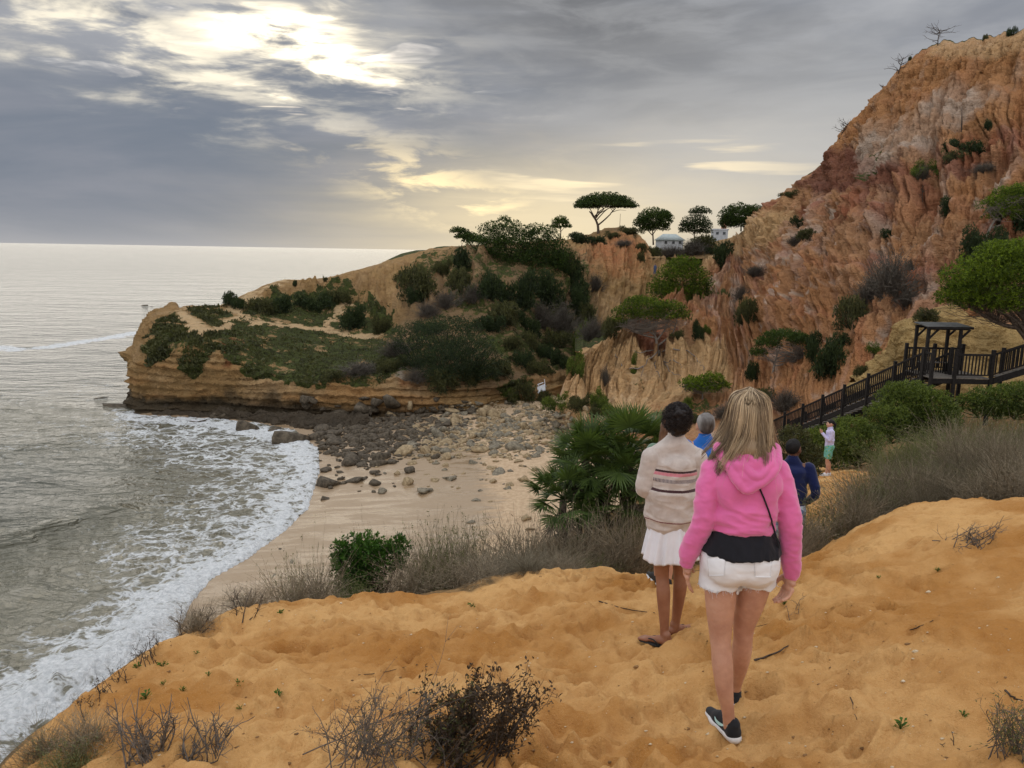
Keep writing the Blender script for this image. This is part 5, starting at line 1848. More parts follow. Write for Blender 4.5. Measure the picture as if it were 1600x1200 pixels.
def near_bush(px, Y, w, h, kind, label, group=None, name='scrub_bush', top=None, dx=0.0):
    """scrub set on the ground Y metres ahead; w,h in metres (or top = photo height it reaches)"""
    _bush_i[0] += 1
    r = np.random.default_rng(1500 + _bush_i[0])
    x = P(px, 700, Y)[0] + dx
    z = ground(x, Y)
    if top is not None:
        h = max(P(px, top, Y)[2] - z, .18)
    me = PROTO[kind][_bush_i[0] % len(PROTO[kind])]
    if not me.get('ext'):
        co = np.empty(len(me.vertices) * 3, np.float32)
        me.vertices.foreach_get('co', co)
        co = co.reshape(-1, 3)
        me['ext'] = [float(np.percentile(np.abs(co[:, 0]), 96) * 2), float(np.percentile(co[:, 2], 97))]
    bx, bz = me['ext'][0], me['ext'][1]
    o = obj(name, me, None, (x, Y, z - .03), (r.normal() * .06, r.normal() * .06, r.uniform(0, 6.28)), (w / bx, w / bx, h / bz))
    tag(o, label, 'shrub', group)
    return o


# scrub just over the dune edge, left to right
for px_, Y_, w_, top_, k_, lab_ in [
    (292, 5.35, .34, 952, 'scrub', 'bare twiggy bush on the dune edge above the surf'), (375, 5.9, .45, 918, 'scrub', 'bare upright bush on the dune edge above the wet sand'),
    (440, 6.5, .55, 895, 'scrub', 'grey scrub left of the green bush, nearest the sea'), (490, 6.9, .60, 880, 'scrub', 'grey scrub close to the left of the green bush'), (465, 7.4, .5, 880, 'sage', 'sage scrub behind the left of the green bush'), (540, 6.9, .5, 905, 'sage', 'sage scrub under the green bush'),
    (640, 7.2, .70, 868, 'scrub', 'grey scrub close to the right of the green bush'), (690, 8.2, .80, 838, 'sage', 'dark sage bush behind the grey scrub'), (725, 7.4, .75, 872, 'scrub', 'grey scrub in front of the sage bush'), (700, 9.2, .8, 835, 'scrub', 'grey scrub behind the sage bush'),
    (770, 8.4, .9, 838, 'scrub', 'tall grey scrub in the middle of the dune edge'), (800, 7.3, .8, 868, 'hay', 'pale dry grass in the middle of the dune edge'), (760, 7.0, .6, 890, 'scrub', 'low grey scrub on the middle of the dune edge'), (840, 8.6, .9, 832, 'scrub', 'grey scrub left of the lower fan palm'),
    (865, 7.6, .8, 858, 'hay', 'pale dry grass below the lower fan palm'), (905, 8.4, .9, 826, 'scrub', 'grey scrub below the fan palms'), (930, 7.8, .6, 872, 'sage', 'green cushion on the rim of the dune'), (950, 8.8, .9, 815, 'scrub', 'grey scrub right below the large fan palm'), (985, 8.4, .8, 812, 'scrub', 'grey scrub beside the woman in the striped sweater'),
    (820, 9.4, .9, 830, 'scrub', 'grey scrub further down behind the dune middle'), (740, 10, .9, 826, 'sage', 'sage scrub further down the slope'), (885, 9.8, .9, 822, 'scrub', 'grey scrub under the trunk of the lower fan palm'), (975, 9.6, .8, 780, 'sage', 'green scrub at the foot of the large fan palm'), (1000, 10.5, .9, 755, 'sage', 'green scrub between the palm and the striped sweater'),
    (890, 7.25, .5, 885, 'scrub', 'low grey scrub on the rim of the dune'), (830, 7.0, .5, 893, 'hay', 'low dry grass on the rim of the dune'), (1040, 9.5, .8, 800, 'scrub', 'grey scrub behind the striped sweater'), (1090, 11, .9, 770, 'sage', 'scrub behind the two nearest women'), (660, 8.8, .7, 846, 'scrub', 'grey scrub behind the right of the green bush'), (590, 8.6, .6, 862, 'scrub', 'grey scrub behind the green bush'),
    (1275, 7.7, .6, 800, 'scrub', 'low grey scrub beside the pink sleeve'), (1250, 7.4, .5, 830, 'scrub', 'dark dry scrub between the pink sleeve and the sand'), (1300, 8.0, .7, 778, 'sage', 'sage scrub right of the man in navy'), (1215, 8.0, .6, 850, 'scrub', 'dry scrub seen past the pink hoodie')]:
    near_bush(px_, Y_, w_, .5, k_, lab_, top=top_)
r_ = np.random.default_rng(77)
for row, (Y_, p0, p1, step, t0, t1) in enumerate([(8.0, 1345, 1680, 52, 770, 730), (8.9, 1345, 1700, 50, 752, 706), (10.0, 1355, 1700, 50, 734, 688), (11.5, 1375, 1720, 50, 718, 674), (13.5, 1385, 1740, 52, 706, 662), (16, 1390, 1740, 52, 696, 652), (19.5, 1405, 1720, 50, 684, 644), (23, 1450, 1760, 54, 672, 638)]):
    for px_ in np.arange(p0, p1, step):
        f = (px_ - p0) / (p1 - p0)
        k_ = r_.choice(['scrub', 'hay', 'sage', 'hay', 'scrub'] if row < 4 else ['scrub', 'sage', 'sage', 'hay', 'sage'])
        kk = {'scrub': 'grey dry', 'sage': 'grey-green', 'hay': 'straw-coloured'}[k_]
        rr_ = ('along the top of the sand slope', 'just behind the front of the scrub slope', 'in the middle of the scrub slope', 'in the middle of the scrub slope', 'on the upper scrub slope', 'on the upper scrub slope', 'high on the scrub slope below the stairs', 'high on the scrub slope below the stairs')[row]
        near_bush(px_ + r_.uniform(-14, 14), Y_ + r_.uniform(-.3, .3), r_.uniform(.085, .125) * Y_ * .8, .6, k_, f'{kk} bush {rr_}', f'{kk} bushes {rr_}', top=t0 + (t1 - t0) * f + r_.uniform(-22, 26))


# ---------------------------------------------------------------- green bush on the dune edge
def green_bush():
    r = np.random.default_rng(61)
    x, Y = P(578, 900, 7.6)[0], 7.6
    b = np.array([x, Y, ground(x, Y)])
    m = mpx(Y)
    lob = px_lobes([(575, 880, 48, 34), (545, 885, 32, 30), (605, 872, 34, 26), (625, 852, 20, 14), (575, 855, 40, 22), (535, 860, 20, 20), (560, 910, 44, 26)], Y, b, .8)
    root = empty('evergreen_bush', b)
    tag(root, 'bright green leafy bush on the dune edge above the beach', 'shrub')
    g = crown_geo(lob, r, 900, 10, .042, .017, .7, .7, -.1, cr=.05, tone=-.05)
    obj('foliage', g.mesh('foliage', LEAF['vivid']), root)
    g = Geo()
    st = []
    for q in lob:
        for _ in range(14):
            e = np.array(q[:3]) + unit(r.normal(size=3) + np.array([0, 0, .5])) * np.array(q[3:6]) * r.uniform(.8, 1.25)
            st.append(catmull(np.array([(r.normal() * .05, 0, -.05), e * .5 + r.normal(size=3) * .05, e]), 6, 0))
    strands(g, np.array(st), .006, .0018, np.full(len(st), .4))
    obj('stems', g.mesh('stems', DARKTWIG), root)


green_bush()


# ---------------------------------------------------------------- fan palms
def frond_mesh(seed, leaf, n=26, petiole=.42, blade=.34, fold=.25):
    r = np.random.default_rng(seed)
    g = Geo()
    t = np.linspace(0, 1, 6)
    pet = np.stack([t * petiole, 0 * t, -.06 * t ** 2], 1)
    g.tube(pet, np.linspace(.009, .006, 6), 4, .35)
    hub = pet[-1]
    for k in range(n):
        a = rad(-105 + 210 * k / (n - 1)) + r.normal() * .03
        L = blade * (1 - .28 * abs(a / rad(105)) ** 2) * r.uniform(.92, 1.06)
        d = np.array([math.cos(a), math.sin(a), 0])
        s = np.array([-math.sin(a), math.cos(a), 0])
        lift = .10 * L * math.cos(a) - .02
        w = .0115
        st = np.array([0, .35, .7, 1.0])
        wd = np.array([.35, 1.0, .75, .04]) * w
        c = hub + d * (L * st)[:, None] + np.array([0, 0, 1.0]) * (lift * st - .14 * L * st ** 3 * r.uniform(.3, 1.3))[:, None] + s * (r.normal() * .015 * st ** 2)[:, None]
        left = c + s * wd[:, None] + np.array([0, 0, 1.0]) * (wd * fold * 2)[:, None]
        right = c - s * wd[:, None] + np.array([0, 0, 1.0]) * (wd * fold * 2)[:, None]
        V = np.stack([left, c, right], 1).reshape(-1, 3)
        F = []
        for i in range(3):
            F += [(i * 3, i * 3 + 1, i * 3 + 4, i * 3 + 3), (i * 3 + 1, i * 3 + 2, i * 3 + 5, i * 3 + 4)]
        g.add(V, F, np.clip(r.normal(.5, .2) + np.repeat(st * .25, 3), 0, 1))
    return g.mesh('frond', leaf)


FROND = [frond_mesh(800 + i, LEAF['palm']) for i in range(4)]
FRONDD = [frond_mesh(820 + i, LEAF['deadpalm'], 18, .42, .42, .5) for i in range(2)]
TRUNKF = mat_plain('palm_trunk_fibre', (.045, .034, .024), (.13, .10, .07), .95, 20, .7)


def palm(label, px, Y, heads, seed, size=1.0):
    r = np.random.default_rng(seed)
    x = P(px, 700, Y)[0]
    b = np.array([x, Y, ground(x, Y)])
    root = empty('fan_palm', b)
    tag(root, label, 'palm')
    for hx, hy, nf, sz in heads:                    # photo place of each leafy head
        head = P(hx, hy, Y + r.uniform(-.15, .15)) - b
        g = Geo()
        s0 = np.array([head[0] * .35, head[1] * .35, -.15])
        g.tube(catmull(np.array([s0, (s0 + head) / 2 + r.normal(size=3) * .05, head]), 8, 0), np.linspace(.075, .06, 8) * sz, 8, .5)
        obj('trunk', g.mesh('trunk', TRUNKF, True), root)
        for k in range(nf):
            yaw = k * 2.399 + r.normal() * .2
            f = (k + .5) / nf
            pitch = rad(78 - 100 * f ** 1.1) + r.normal() * .12
            me = FROND[r.integers(4)]
            s = sz * r.uniform(.82, 1.12) * size
            obj('frond', me, root, head, (r.normal() * .4, -pitch, yaw), (s, s, s))
        for k in range(max(3, nf // 4)):
            s = sz * r.uniform(.7, .95) * size
            o = obj('frond', FRONDD[r.integers(2)], root, head - np.array([0, 0, .08]), (r.normal() * .5, rad(r.uniform(35, 70)), r.uniform(0, 6.28)), (s, s, s))
            o['label'] = 'dead grey-brown frond hanging down'
    return root


palm('large fan palm with many spiky green fans on the dune edge', 945, 10.0, [(985, 705, 34, 1.0), (940, 735, 30, .95), (915, 718, 24, .85), (995, 750, 24, .85), (950, 775, 20, .8)], 71)
palm('smaller fan palm low at the left of the large one', 882, 9.6, [(880, 780, 30, .8), (905, 815, 18, .7)], 72)


# ---------------------------------------------------------------- shrubs on the sand in the foreground
def twig_shrub(name, label, px, py, stems, seed, mat, leaves=None, base_r=.05, thick=.004, litter=0, forks=5):
    """stems given by the photo places of their tips (px,py,dY)"""
    r = np.random.default_rng(seed)
    b = hit(px, py)[0]
    root = empty(name, b)
    tag(root, label, 'shrub')
    g, gl = Geo(), Geo()
    allpts = []
    for tx, ty, dy in stems:
        e = P(tx, ty, b[1] + dy) - b
        s0 = np.array([r.normal() * base_r, r.normal() * base_r, -.03])
        L = np.linalg.norm(e - s0)
        mid = s0 + (e - s0) * .5 + r.normal(size=3) * L * .09
        k = 9
        ln = catmull(np.array([s0, mid, e]), k, 0) + r.normal(size=(k, 3)) * .004 * np.linspace(0, 1, k)[:, None]
        g.tube(ln, np.linspace(thick, thick * .35, k), 4, r.uniform(.2, .7), False)
        allpts.append(ln[3:])
        for f in range(forks):
            i = r.integers(2, k - 1)
            d = unit(ln[min(i + 1, k - 1)] - ln[i] + r.normal(size=3) * .025)
            l2 = L * r.uniform(.12, .34)
            q = np.array([ln[i], ln[i] + d * l2 * .5 + r.normal(size=3) * l2 * .08, ln[i] + d * l2 + r.normal(size=3) * l2 * .12])
            q = catmull(q, 5, 0)
            g.tube(q, np.linspace(thick * .5, thick * .2, 5), 3, r.uniform(.2, .7), False)
            allpts.append(q[1:])
            for f2 in range(2):
                s1 = q[r.integers(1, 5)]
                e1 = s1 + unit(d + r.normal(size=3) * .6) * l2 * r.uniform(.3, .6)
                g.tube(np.array([s1, (s1 + e1) / 2, e1]), np.array([.3, .24, .16]) * thick, 3, r.uniform(.2, .7), False)
                allpts.append(np.array([s1, e1]))
    obj('stems', g.mesh('stems', mat), root)
    if leaves:
        pts = np.concatenate(allpts)
        for kind, n, L, Wd, where in leaves:
            use = pts
            if where is not None:
                qx, qy = proj(pts + b)
                use = pts[in_poly(qx, qy, where)]
                if len(use) == 0:
                    continue
            gl = Geo()
            c = use[r.integers(0, len(use), n)] + r.normal(size=(n, 3)) * .009
            diamonds(gl, c, r.normal(size=(n, 3)) + np.array([0, 0, .5]), L * r.uniform(.6, 1.3, n), Wd * r.uniform(.7, 1.2, n), np.clip(r.normal(.5, .25, n), 0, 1), r)
            obj('foliage', gl.mesh('foliage', LEAF[kind]), root)
    return root


r_ = np.random.default_rng(3)
GREYTWIG = mat_plain('grey_dead_twigs', (.075, .062, .050), (.20, .165, .135), .9, 40, .3)
twig_shrub('withered_shrub', 'withered brown-leaved shrub at the bottom of the sand', 700, 1196,
           [(r_.uniform(640, 845), 1062 + abs(r_.normal()) * 40, r_.uniform(-.05, .35)) for _ in range(34)] + [(835, 1085, .2), (842, 1105, .15), (820, 1128, .1), (745, 1052, .3), (770, 1058, .3), (800, 1075, .3), (700, 1070, .3)], 101, DARKTWIG,
           [('brownleaf', 4200, .020, .010, None), ('olive', 1100, .020, .007, [(560, 1040), (740, 1040), (740, 1200), (560, 1200)])], .09, .0042)
twig_shrub('dead_shrub', 'tangled grey dead shrub left of the withered brown one', 580, 1199,
           [(r_.uniform(490, 690), r_.uniform(1075, 1160), r_.uniform(-.1, .3)) for _ in range(46)], 102, GREYTWIG, [('grey', 900, .012, .004, None), ('olive', 260, .014, .005, None)], .09, .0028, forks=7)
twig_shrub('dead_shrub', 'bare spreading dead shrub in the lower left of the sand', 232, 1188,
           [(165, 1105, .1), (180, 1090, .15), (205, 1092, .2), (218, 1074, .2), (250, 1100, .2), (268, 1092, .1), (190, 1130, -.05), (245, 1120, .1), (172, 1140, 0), (262, 1128, .05)] + [(r_.uniform(170, 275), r_.uniform(1110, 1170), r_.uniform(-.1, .2)) for _ in range(20)], 103, GREYTWIG, None, .05, .0045)
twig_shrub('dead_shrub', 'second bare dead shrub, right of the spreading one', 322, 1180,
           [(290, 1090, .15), (296, 1120, .1), (330, 1110, .2), (345, 1116, .2), (398, 1118, .1), (312, 1125, .1), (350, 1150, 0)] + [(r_.uniform(285, 365), r_.uniform(1120, 1175), r_.uniform(-.1, .2)) for _ in range(14)], 104, GREYTWIG, None, .04, .0042)
twig_shrub('dead_shrub', 'bare bush hanging over the edge of the dune above the surf', 300, 990,
           [(268, 968, .1), (275, 990, 0), (285, 952, .1), (300, 955, .2), (318, 950, .2), (335, 948, .2), (335, 970, .1), (280, 978, 0)], 105, DARKTWIG, None, .03, .0050)
twig_shrub('dead_shrub', 'bare upright bush on the dune edge right of the hanging one', 382, 962,
           [(345, 945, .1), (365, 925, .1), (380, 918, .2), (392, 922, .2), (410, 928, .2), (372, 940, 0), (405, 945, 0)], 106, DARKTWIG, None, .03, .0048)
twig_shrub('dead_brush', 'flattened dead brush lying on the right sand slope', 1535, 850,
           [(1490, 862, -.1), (1500, 850, 0), (1545, 820, .2), (1560, 815, .2), (1575, 822, .1), (1510, 838, .1), (1530, 830, .15), (1568, 805, .1), (1488, 868, -.1)] + [(r_.uniform(1490, 1570), r_.uniform(815, 862), r_.uniform(-.15, .2)) for _ in range(26)], 107, GREYTWIG, None, .10, .0045)
twig_shrub('dead_twigs', 'small dead twigs sticking out of the sand beside the pink walker', 1240, 968,
           [(1236, 936, .1), (1248, 940, .05), (1258, 930, 0), (1228, 945, .05), (1252, 955, 0)], 108, GREYTWIG, None, .02, .0028, forks=3)
twig_shrub('dry_tuft', 'small grey tuft at the lower right edge of the sand', 1586, 1178,
           [(r_.uniform(1555, 1625), r_.uniform(1095, 1150), r_.uniform(-.1, .15)) for _ in range(44)], 109, GREYTWIG, [('sage', 900, .016, .004, None)], .05, .0022, forks=4)
twig_shrub('dead_twigs', 'bent dead twig near the bottom right of the sand', 1490, 1172, [(1485, 1140, .05), (1500, 1168, 0), (1470, 1160, .03)], 110, DARKTWIG, None, .01, .003, forks=2)
for q, (px_, py_, lab_) in enumerate([(60, 1170, 'dry grass tuft at the lower left corner of the dune'), (20, 1150, 'dry grass tuft at the left edge of the picture'), (95, 1140, 'dark dry tuft on the dune edge at the lower left')]):
    b_ = hit(px_, py_ + 40)[0]
    near_bush(px_, max(b_[1], 2.9), .30, .15, ('sage', 'hay', 'scrub')[q], lab_, name='dry_tuft')
for q, (px_, py_) in enumerate([(130, 1108), (165, 1082), (190, 1062), (225, 1036), (246, 1018)]):
    twig_shrub('dead_twigs', ('lowest', 'second lowest', 'middle', 'second highest', 'highest')[q] + ' wisp of dark twigs along the left dune edge', px_, py_ + 6,
               [(px_ + r_.uniform(-28, 22), py_ - r_.uniform(4, 28), r_.uniform(0, .2)) for _ in range(9)], 120 + q, DARKTWIG, [('brownleaf', 60, .014, .006, None)], .04, .003, forks=3)


# sticks lying on the sand
for px0, py0, px1, py1, w_, lab_ in [(935, 940, 1022, 958, .005, 'long bent stick on the sand behind the sandals'), (1176, 1033, 1232, 1010, .007, 'straight stick on the sand beside the pink walker'), (1330, 1090, 1338, 1125, .003, 'short dark twig standing in the right sand'), (1130, 985, 1200, 975, .003, 'thin twig across the sand behind the pink walker'),
                                     (1420, 985, 1470, 962, .003, 'thin twig on the right sand slope'), (1570, 1080, 1598, 1096, .005, 'dark twig at the right edge of the sand'), (560, 1055, 640, 1040, .0025, 'thin twig on the sand above the dead shrub')]:
    a_, b_ = hit(px0, py0)[0], hit(px1, py1)[0]
    pts_ = []
    for k_ in np.linspace(0, 1, 9):
        h_ = hit(px0 + (px1 - px0) * k_ + r_.normal() * 1.2, py0 + (py1 - py0) * k_ + 3 * math.sin(k_ * 3.1))[0]
        pts_.append(h_ + np.array([0, 0, w_ * .8]) - a_)
    g_ = Geo()
    g_.tube(np.array(pts_), np.linspace(w_, w_ * .5, 9), 5, .5)
    tag(obj('stick', g_.mesh('stick', DARKTWIG), None, a_), lab_, 'stick')


# seedlings
def seedling_mesh(seed):
    r = np.random.default_rng(seed)
    g = Geo()
    n = 16
    a = r.uniform(0, 6.28, n)
    c = np.stack([np.cos(a), np.sin(a), 0 * a], 1) * r.uniform(.006, .030, n)[:, None] + np.array([0, 0, 1.0]) * r.uniform(.008, .038, n)[:, None]
    diamonds(g, c, np.stack([np.cos(a), np.sin(a), r.uniform(.1, .9, n)], 1), .022, .010, np.clip(r.normal(.6, .2, n), 0, 1), r)
    st = np.stack([np.zeros((n, 3)), c * .6, c], 1)
    strands(g, st, .0012, .0008, np.full(n, .4))
    return g.mesh('seedling', LEAF['vivid'])


SEED = [seedling_mesh(i) for i in range(3)]
for i, (px_, py_) in enumerate([(307, 1022), (214, 1044), (254, 1042), (256, 1070), (286, 1081), (228, 1092), (325, 1056), (373, 1070), (435, 1090), (375, 1108), (439, 959), (737, 949), (1373, 904), (1465, 893), (1407, 1139), (1504, 1119), (1183, 964), (1225, 945)]):
    b_ = hit(px_, py_)[0]
    o_ = obj('seedling', SEED[i % 3], None, b_, (0, 0, i * 1.3), (.62 + .22 * (i % 3),) * 3)
    tag(o_, 'tiny green seedling on the sand left of the walkers' if px_ < 1000 else 'tiny green seedling on the sand slope right of the walkers', 'seedling', 'seedlings on the left sand' if px_ < 1000 else 'seedlings on the right sand')


def pebbles():
    r = np.random.default_rng(31)
    cols = [mat_plain('pale_pebble', (.55, .42, .24), (.70, .60, .44), .7, 30, .2), mat_plain('brown_pebble', (.16, .09, .04), (.30, .17, .07), .8, 30, .2)]
    pm = [rock_small(900 + q, 1) for q in range(4)]
    for j, (n, nm) in enumerate(((420, 'scatter of tiny pale pebbles on the dune sand'), (380, 'scatter of tiny dark crumbs on the dune sand'))):
        g = Geo()
        for k in range(n):
            px, py = r.uniform(60, 1600), r.uniform(900, 1200)
            h, _ = hit(px, py)
            if h[1] > 9:
                continue
            V, F = pm[r.integers(4)]
            g.add(V * r.gamma(2.0, .0022) + h, F)
        tag(obj('pebbles', g.mesh('pebbles', cols[j])), nm, 'pebbles', kind='stuff')


pebbles()
# ================================================================ timber stairs with a small shelter
WOOD = mat_plain('tarred_timber', (.006, .005, .0045), (.021, .017, .015), .8, 12, .4, .3, .01)
TREADW = mat_plain('weathered_timber', (.10, .088, .074), (.23, .205, .175), .9, 10, .4, .2, .01)
FELT = mat_plain('grey_roof_felt', (.07, .075, .072), (.14, .14, .135), .95, 6, .3)
_box = {}


def box_mesh(name, size, mat, bevel=.006):
    key = (name, tuple(round(float(q), 3) for q in size), mat.name)
    if key not in _box:
        bm = bmesh.new()
        bmesh.ops.create_cube(bm, size=1)
        for v in bm.verts:
            v.co = (v.co[0] * size[0], v.co[1] * size[1], v.co[2] * size[2])
        if bevel:
            bmesh.ops.bevel(bm, geom=bm.edges[:], offset=min(bevel, min(size) * .3), segments=1, affect='EDGES')
        me = bpy.data.meshes.new(name)
        bm.to_mesh(me)
        bm.free()
        me.materials.append(mat)
        _box[key] = me
    return _box[key]


def bar(name, a, b, w, h, mat, parent, origin, roll=None):
    """a square timber from a to b"""
    a, b = np.asarray(a, float), np.asarray(b, float)
    L = float(np.linalg.norm(b - a))
    q = Vector(b - a).to_track_quat('X', 'Z')
    o = obj(name, box_mesh(name, (round(L, 2), w, h), mat), parent, (a + b) / 2 - origin)
    o.rotation_euler = q.to_euler()
    return o


def stairs():
    O = np.array([18.2, 33.4, 9.9])
    root = empty('timber_staircase', O)
    tag(root, 'dark timber staircase with landing and railings climbing the slope below the cliff', 'staircase')

    def railing(a, b, end_posts=True, step=.145, hgt=1.02, leg=1.6, every=2.0):
        a, b = np.asarray(a, float), np.asarray(b, float)
        L = np.linalg.norm((b - a)[:2])
        up = np.array([0, 0, 1.0])
        bar('rail', a + up * hgt, b + up * hgt, .06, .09, WOOD, root, O)
        bar('rail', a + up * .14, b + up * .14, .05, .06, WOOD, root, O)
        n = int(L / step)
        for k in range(1, n):
            c = a + (b - a) * k / n
            obj('baluster', box_mesh('baluster', (.045, .045, hgt - .18), WOOD, 0), root, c + up * (hgt * .5 + .05) - O)
        m = max(1, int(round(L / every)))
        for k in range(0 if end_posts else 1, m + 1):
            c = a + (b - a) * k / m
            g = ground(c[0], c[1], c[2] + .6)
            low = min(max(g - .3, c[2] - leg * 2), c[2] - .3)
            bar('post', (c[0], c[1], low), (c[0], c[1], c[2] + hgt + .22), .13, .13, WOOD, root, O)

    def flight(a, b, wd, side):
        a, b = np.asarray(a, float), np.asarray(b, float)
        d = (b - a)[:2] / np.linalg.norm((b - a)[:2])
        s = np.array([-d[1], d[0], 0]) * side
        n = int(round(abs(b[2] - a[2]) / .18))
        yaw = math.atan2(d[1], d[0])
        for k in range(n):
            c = a + (b - a) * (k + .5) / n + s * wd / 2
            obj('tread', box_mesh('tread', (.30, wd - .06, .05), TREADW), root, c - O, (0, 0, yaw))
        for q in (0.02, wd - .02):
            bar('stringer', a + s * q - np.array([0, 0, .16]), b + s * q - np.array([0, 0, .16]), .07, .26, WOOD, root, O)
        railing(a, b)
        railing(a + s * wd, b + s * wd)

    top = np.array([18.15, 33.6, 9.9])
    bot = np.array([15.9, 46.5, 3.75])
    flight(top, bot, 1.35, -1)
    # landing
    x0, x1, y0, y1, zd = 18.15, 20.75, 32.9, 35.2, 9.9
    n = 14
    for k in range(n):
        yy = y0 + (y1 - y0) * (k + .5) / n
        obj('deck_plank', box_mesh('deck_plank', (x1 - x0, (y1 - y0) / n - .018, .045), TREADW), root, np.array([(x0 + x1) / 2, yy, zd - .02]) - O)
    for yy in (y0 + .06, (y0 + y1) / 2, y1 - .06):
        bar('joist', (x0, yy, zd - .16), (x1, yy, zd - .16), .08, .2, WOOD, root, O)
    railing((x0, y1, zd), (x1, y1, zd), every=1.3)
    railing((x0 + 1.0, y0, zd), (x1, y0, zd), every=1.6)
    railing((x0, y0, zd), (x0, y0 + .8, zd), every=.8)
    # flight that climbs on to the right
    flight((x1 + .05, y0 + .1, zd), (24.4, 29.0, 12.6), 1.35, 1)
    # bench under the shelter
    for k in range(3):
        obj('bench_slat', box_mesh('bench_slat', (1.5, .11, .035), TREADW), root, np.array([19.25, 34.55 + .13 * k, zd + .44]) - O)
    for xx in (18.65, 19.85):
        obj('bench_leg', box_mesh('bench_leg', (.08, .34, .42), WOOD), root, np.array([xx, 34.66, zd + .22]) - O)
    # shelter: four posts, braces, beams and a flat roof
    sx0, sx1, sy0, sy1 = 18.30, 19.72, 33.75, 34.75
    for xx in (sx0, sx1):
        for yy in (sy0, sy1):
            bar('shelter_post', (xx, yy, zd), (xx, yy, zd + 2.12), .12, .12, WOOD, root, O)
    for yy in (sy0, sy1):
        bar('beam', (sx0 - .08, yy, zd + 2.06), (sx1 + .38, yy, zd + 2.06), .09, .12, WOOD, root, O)
        bar('brace', (sx0 + .05, yy, zd + 1.62), (sx0 + .42, yy, zd + 2.02), .07, .08, WOOD, root, O)
        bar('brace', (sx1 + .05, yy, zd + 1.66), (sx1 + .40, yy, zd + 2.02), .07, .08, WOOD, root, O)
    roof = obj('roof', box_mesh('roof', (1.95, 1.30, .05), FELT), root, np.array([19.18, 34.25, zd + 2.18]) - O, (rad(4), 0, 0))
    obj('fascia', box_mesh('fascia', (1.99, .03, .10), WOOD), roof, (0, -.665, -.03))
    return root


stairs()

# ================================================================ white lounger chair on the beach
PLASTIC = mat_plain('white_plastic', (.70, .71, .72), (.80, .81, .82), .45, 20, .0, .4)


def beach_chair():
    b = hit(846, 612)[0]
    root = empty('beach_chair', b + np.array([0, 0, .30]), 0)
    tag(root, 'white plastic beach chair lying tipped over on the sand', 'chair')
    root.rotation_euler = (rad(48), rad(-24), rad(-20))
    for k in range(6):
        obj('seat_slat', box_mesh('seat_slat', (.11, .74, .03), PLASTIC), root, (-.36 + .135 * k, 0, 0))
    for k in range(5):
        t = rad(68)
        d = .10 + .15 * k
        obj('back_slat', box_mesh('back_slat', (.12, .74, .03), PLASTIC), root, (.42 + d * math.cos(t), 0, d * math.sin(t)), (0, -t, 0))
    for sx, sy in ((-1, -1), (-1, 1), (1, -1), (1, 1)):
        obj('leg', box_mesh('leg', (.06, .05, .42), PLASTIC), root, (sx * .34, sy * .35, -.21), (0, rad(8 * sx), 0))
    for sy in (-1, 1):
        obj('armrest', box_mesh('armrest', (.62, .07, .035), PLASTIC), root, (.05, sy * .39, .26))
        obj('arm_support', box_mesh('arm_support', (.05, .05, .26), PLASTIC), root, (-.22, sy * .38, .13))
    return root


beach_chair()

# ================================================================ far houses, pole and post
WHITEW = mat_plain('white_render', (.40, .40, .41), (.50, .50, .51), .9, 1.5, .05)
GREENROOF = mat_plain('pale_green_roof', (.30, .35, .34), (.42, .46, .44), .8, 1.5, .1)
TILE = mat_plain('red_roof_tile', (.24, .10, .06), (.36, .17, .10), .9, 3, .3)
GLASSD = mat_plain('dark_window_glass', (.03, .035, .04), (.06, .065, .07), .2, 2, 0, .5)


def house(label, px, py, Y, w, d, h, roof, wins, chimney=True, rz=.0):
    b = P(px, py, Y)
    b[2] -= 2.3
    root = empty('house', b, rz)
    tag(root, label, 'house')
    obj('wall', box_mesh('wall', (w, d, h + 1.5), WHITEW, 0), root, (0, 0, (h + 1.5) / 2))
    if roof == 'pitch':
        g = Geo()
        e, z0 = .4, h + 1.5
        V = [(-w / 2 - e, -d / 2 - e, z0), (w / 2 + e, -d / 2 - e, z0), (w / 2 + e, d / 2 + e, z0), (-w / 2 - e, d / 2 + e, z0), (-w / 2 + 1, 0, z0 + 1.5), (w / 2 - 1, 0, z0 + 1.5)]
        g.add(V, [(0, 1, 5, 4), (2, 3, 4, 5), (3, 0, 4, 4), (1, 2, 5, 5), (0, 3, 2, 1)])
        rf = obj('roof', g.mesh('roof', GREENROOF), root)
    else:
        rf = obj('roof', box_mesh('roof', (w + .3, d + .3, .35), WHITEW, 0), root, (0, 0, h + 1.5 + .18))
    if chimney:
        obj('chimney', box_mesh('chimney', (1.1, 1.1, 2.0), TILE, 0), rf, (w * .28, 0, (h + 3.2) if roof == 'pitch' else 1.0))
    for wx, wz in wins:
        f = obj('window', box_mesh('window', (.8, .10, .8), WHITEW, 0), root, (wx, -d / 2 - .03, 1.5 + wz))
        obj('pane', box_mesh('pane', (.64, .06, .64), GLASSD, 0), f, (0, -.03, 0))
    return root


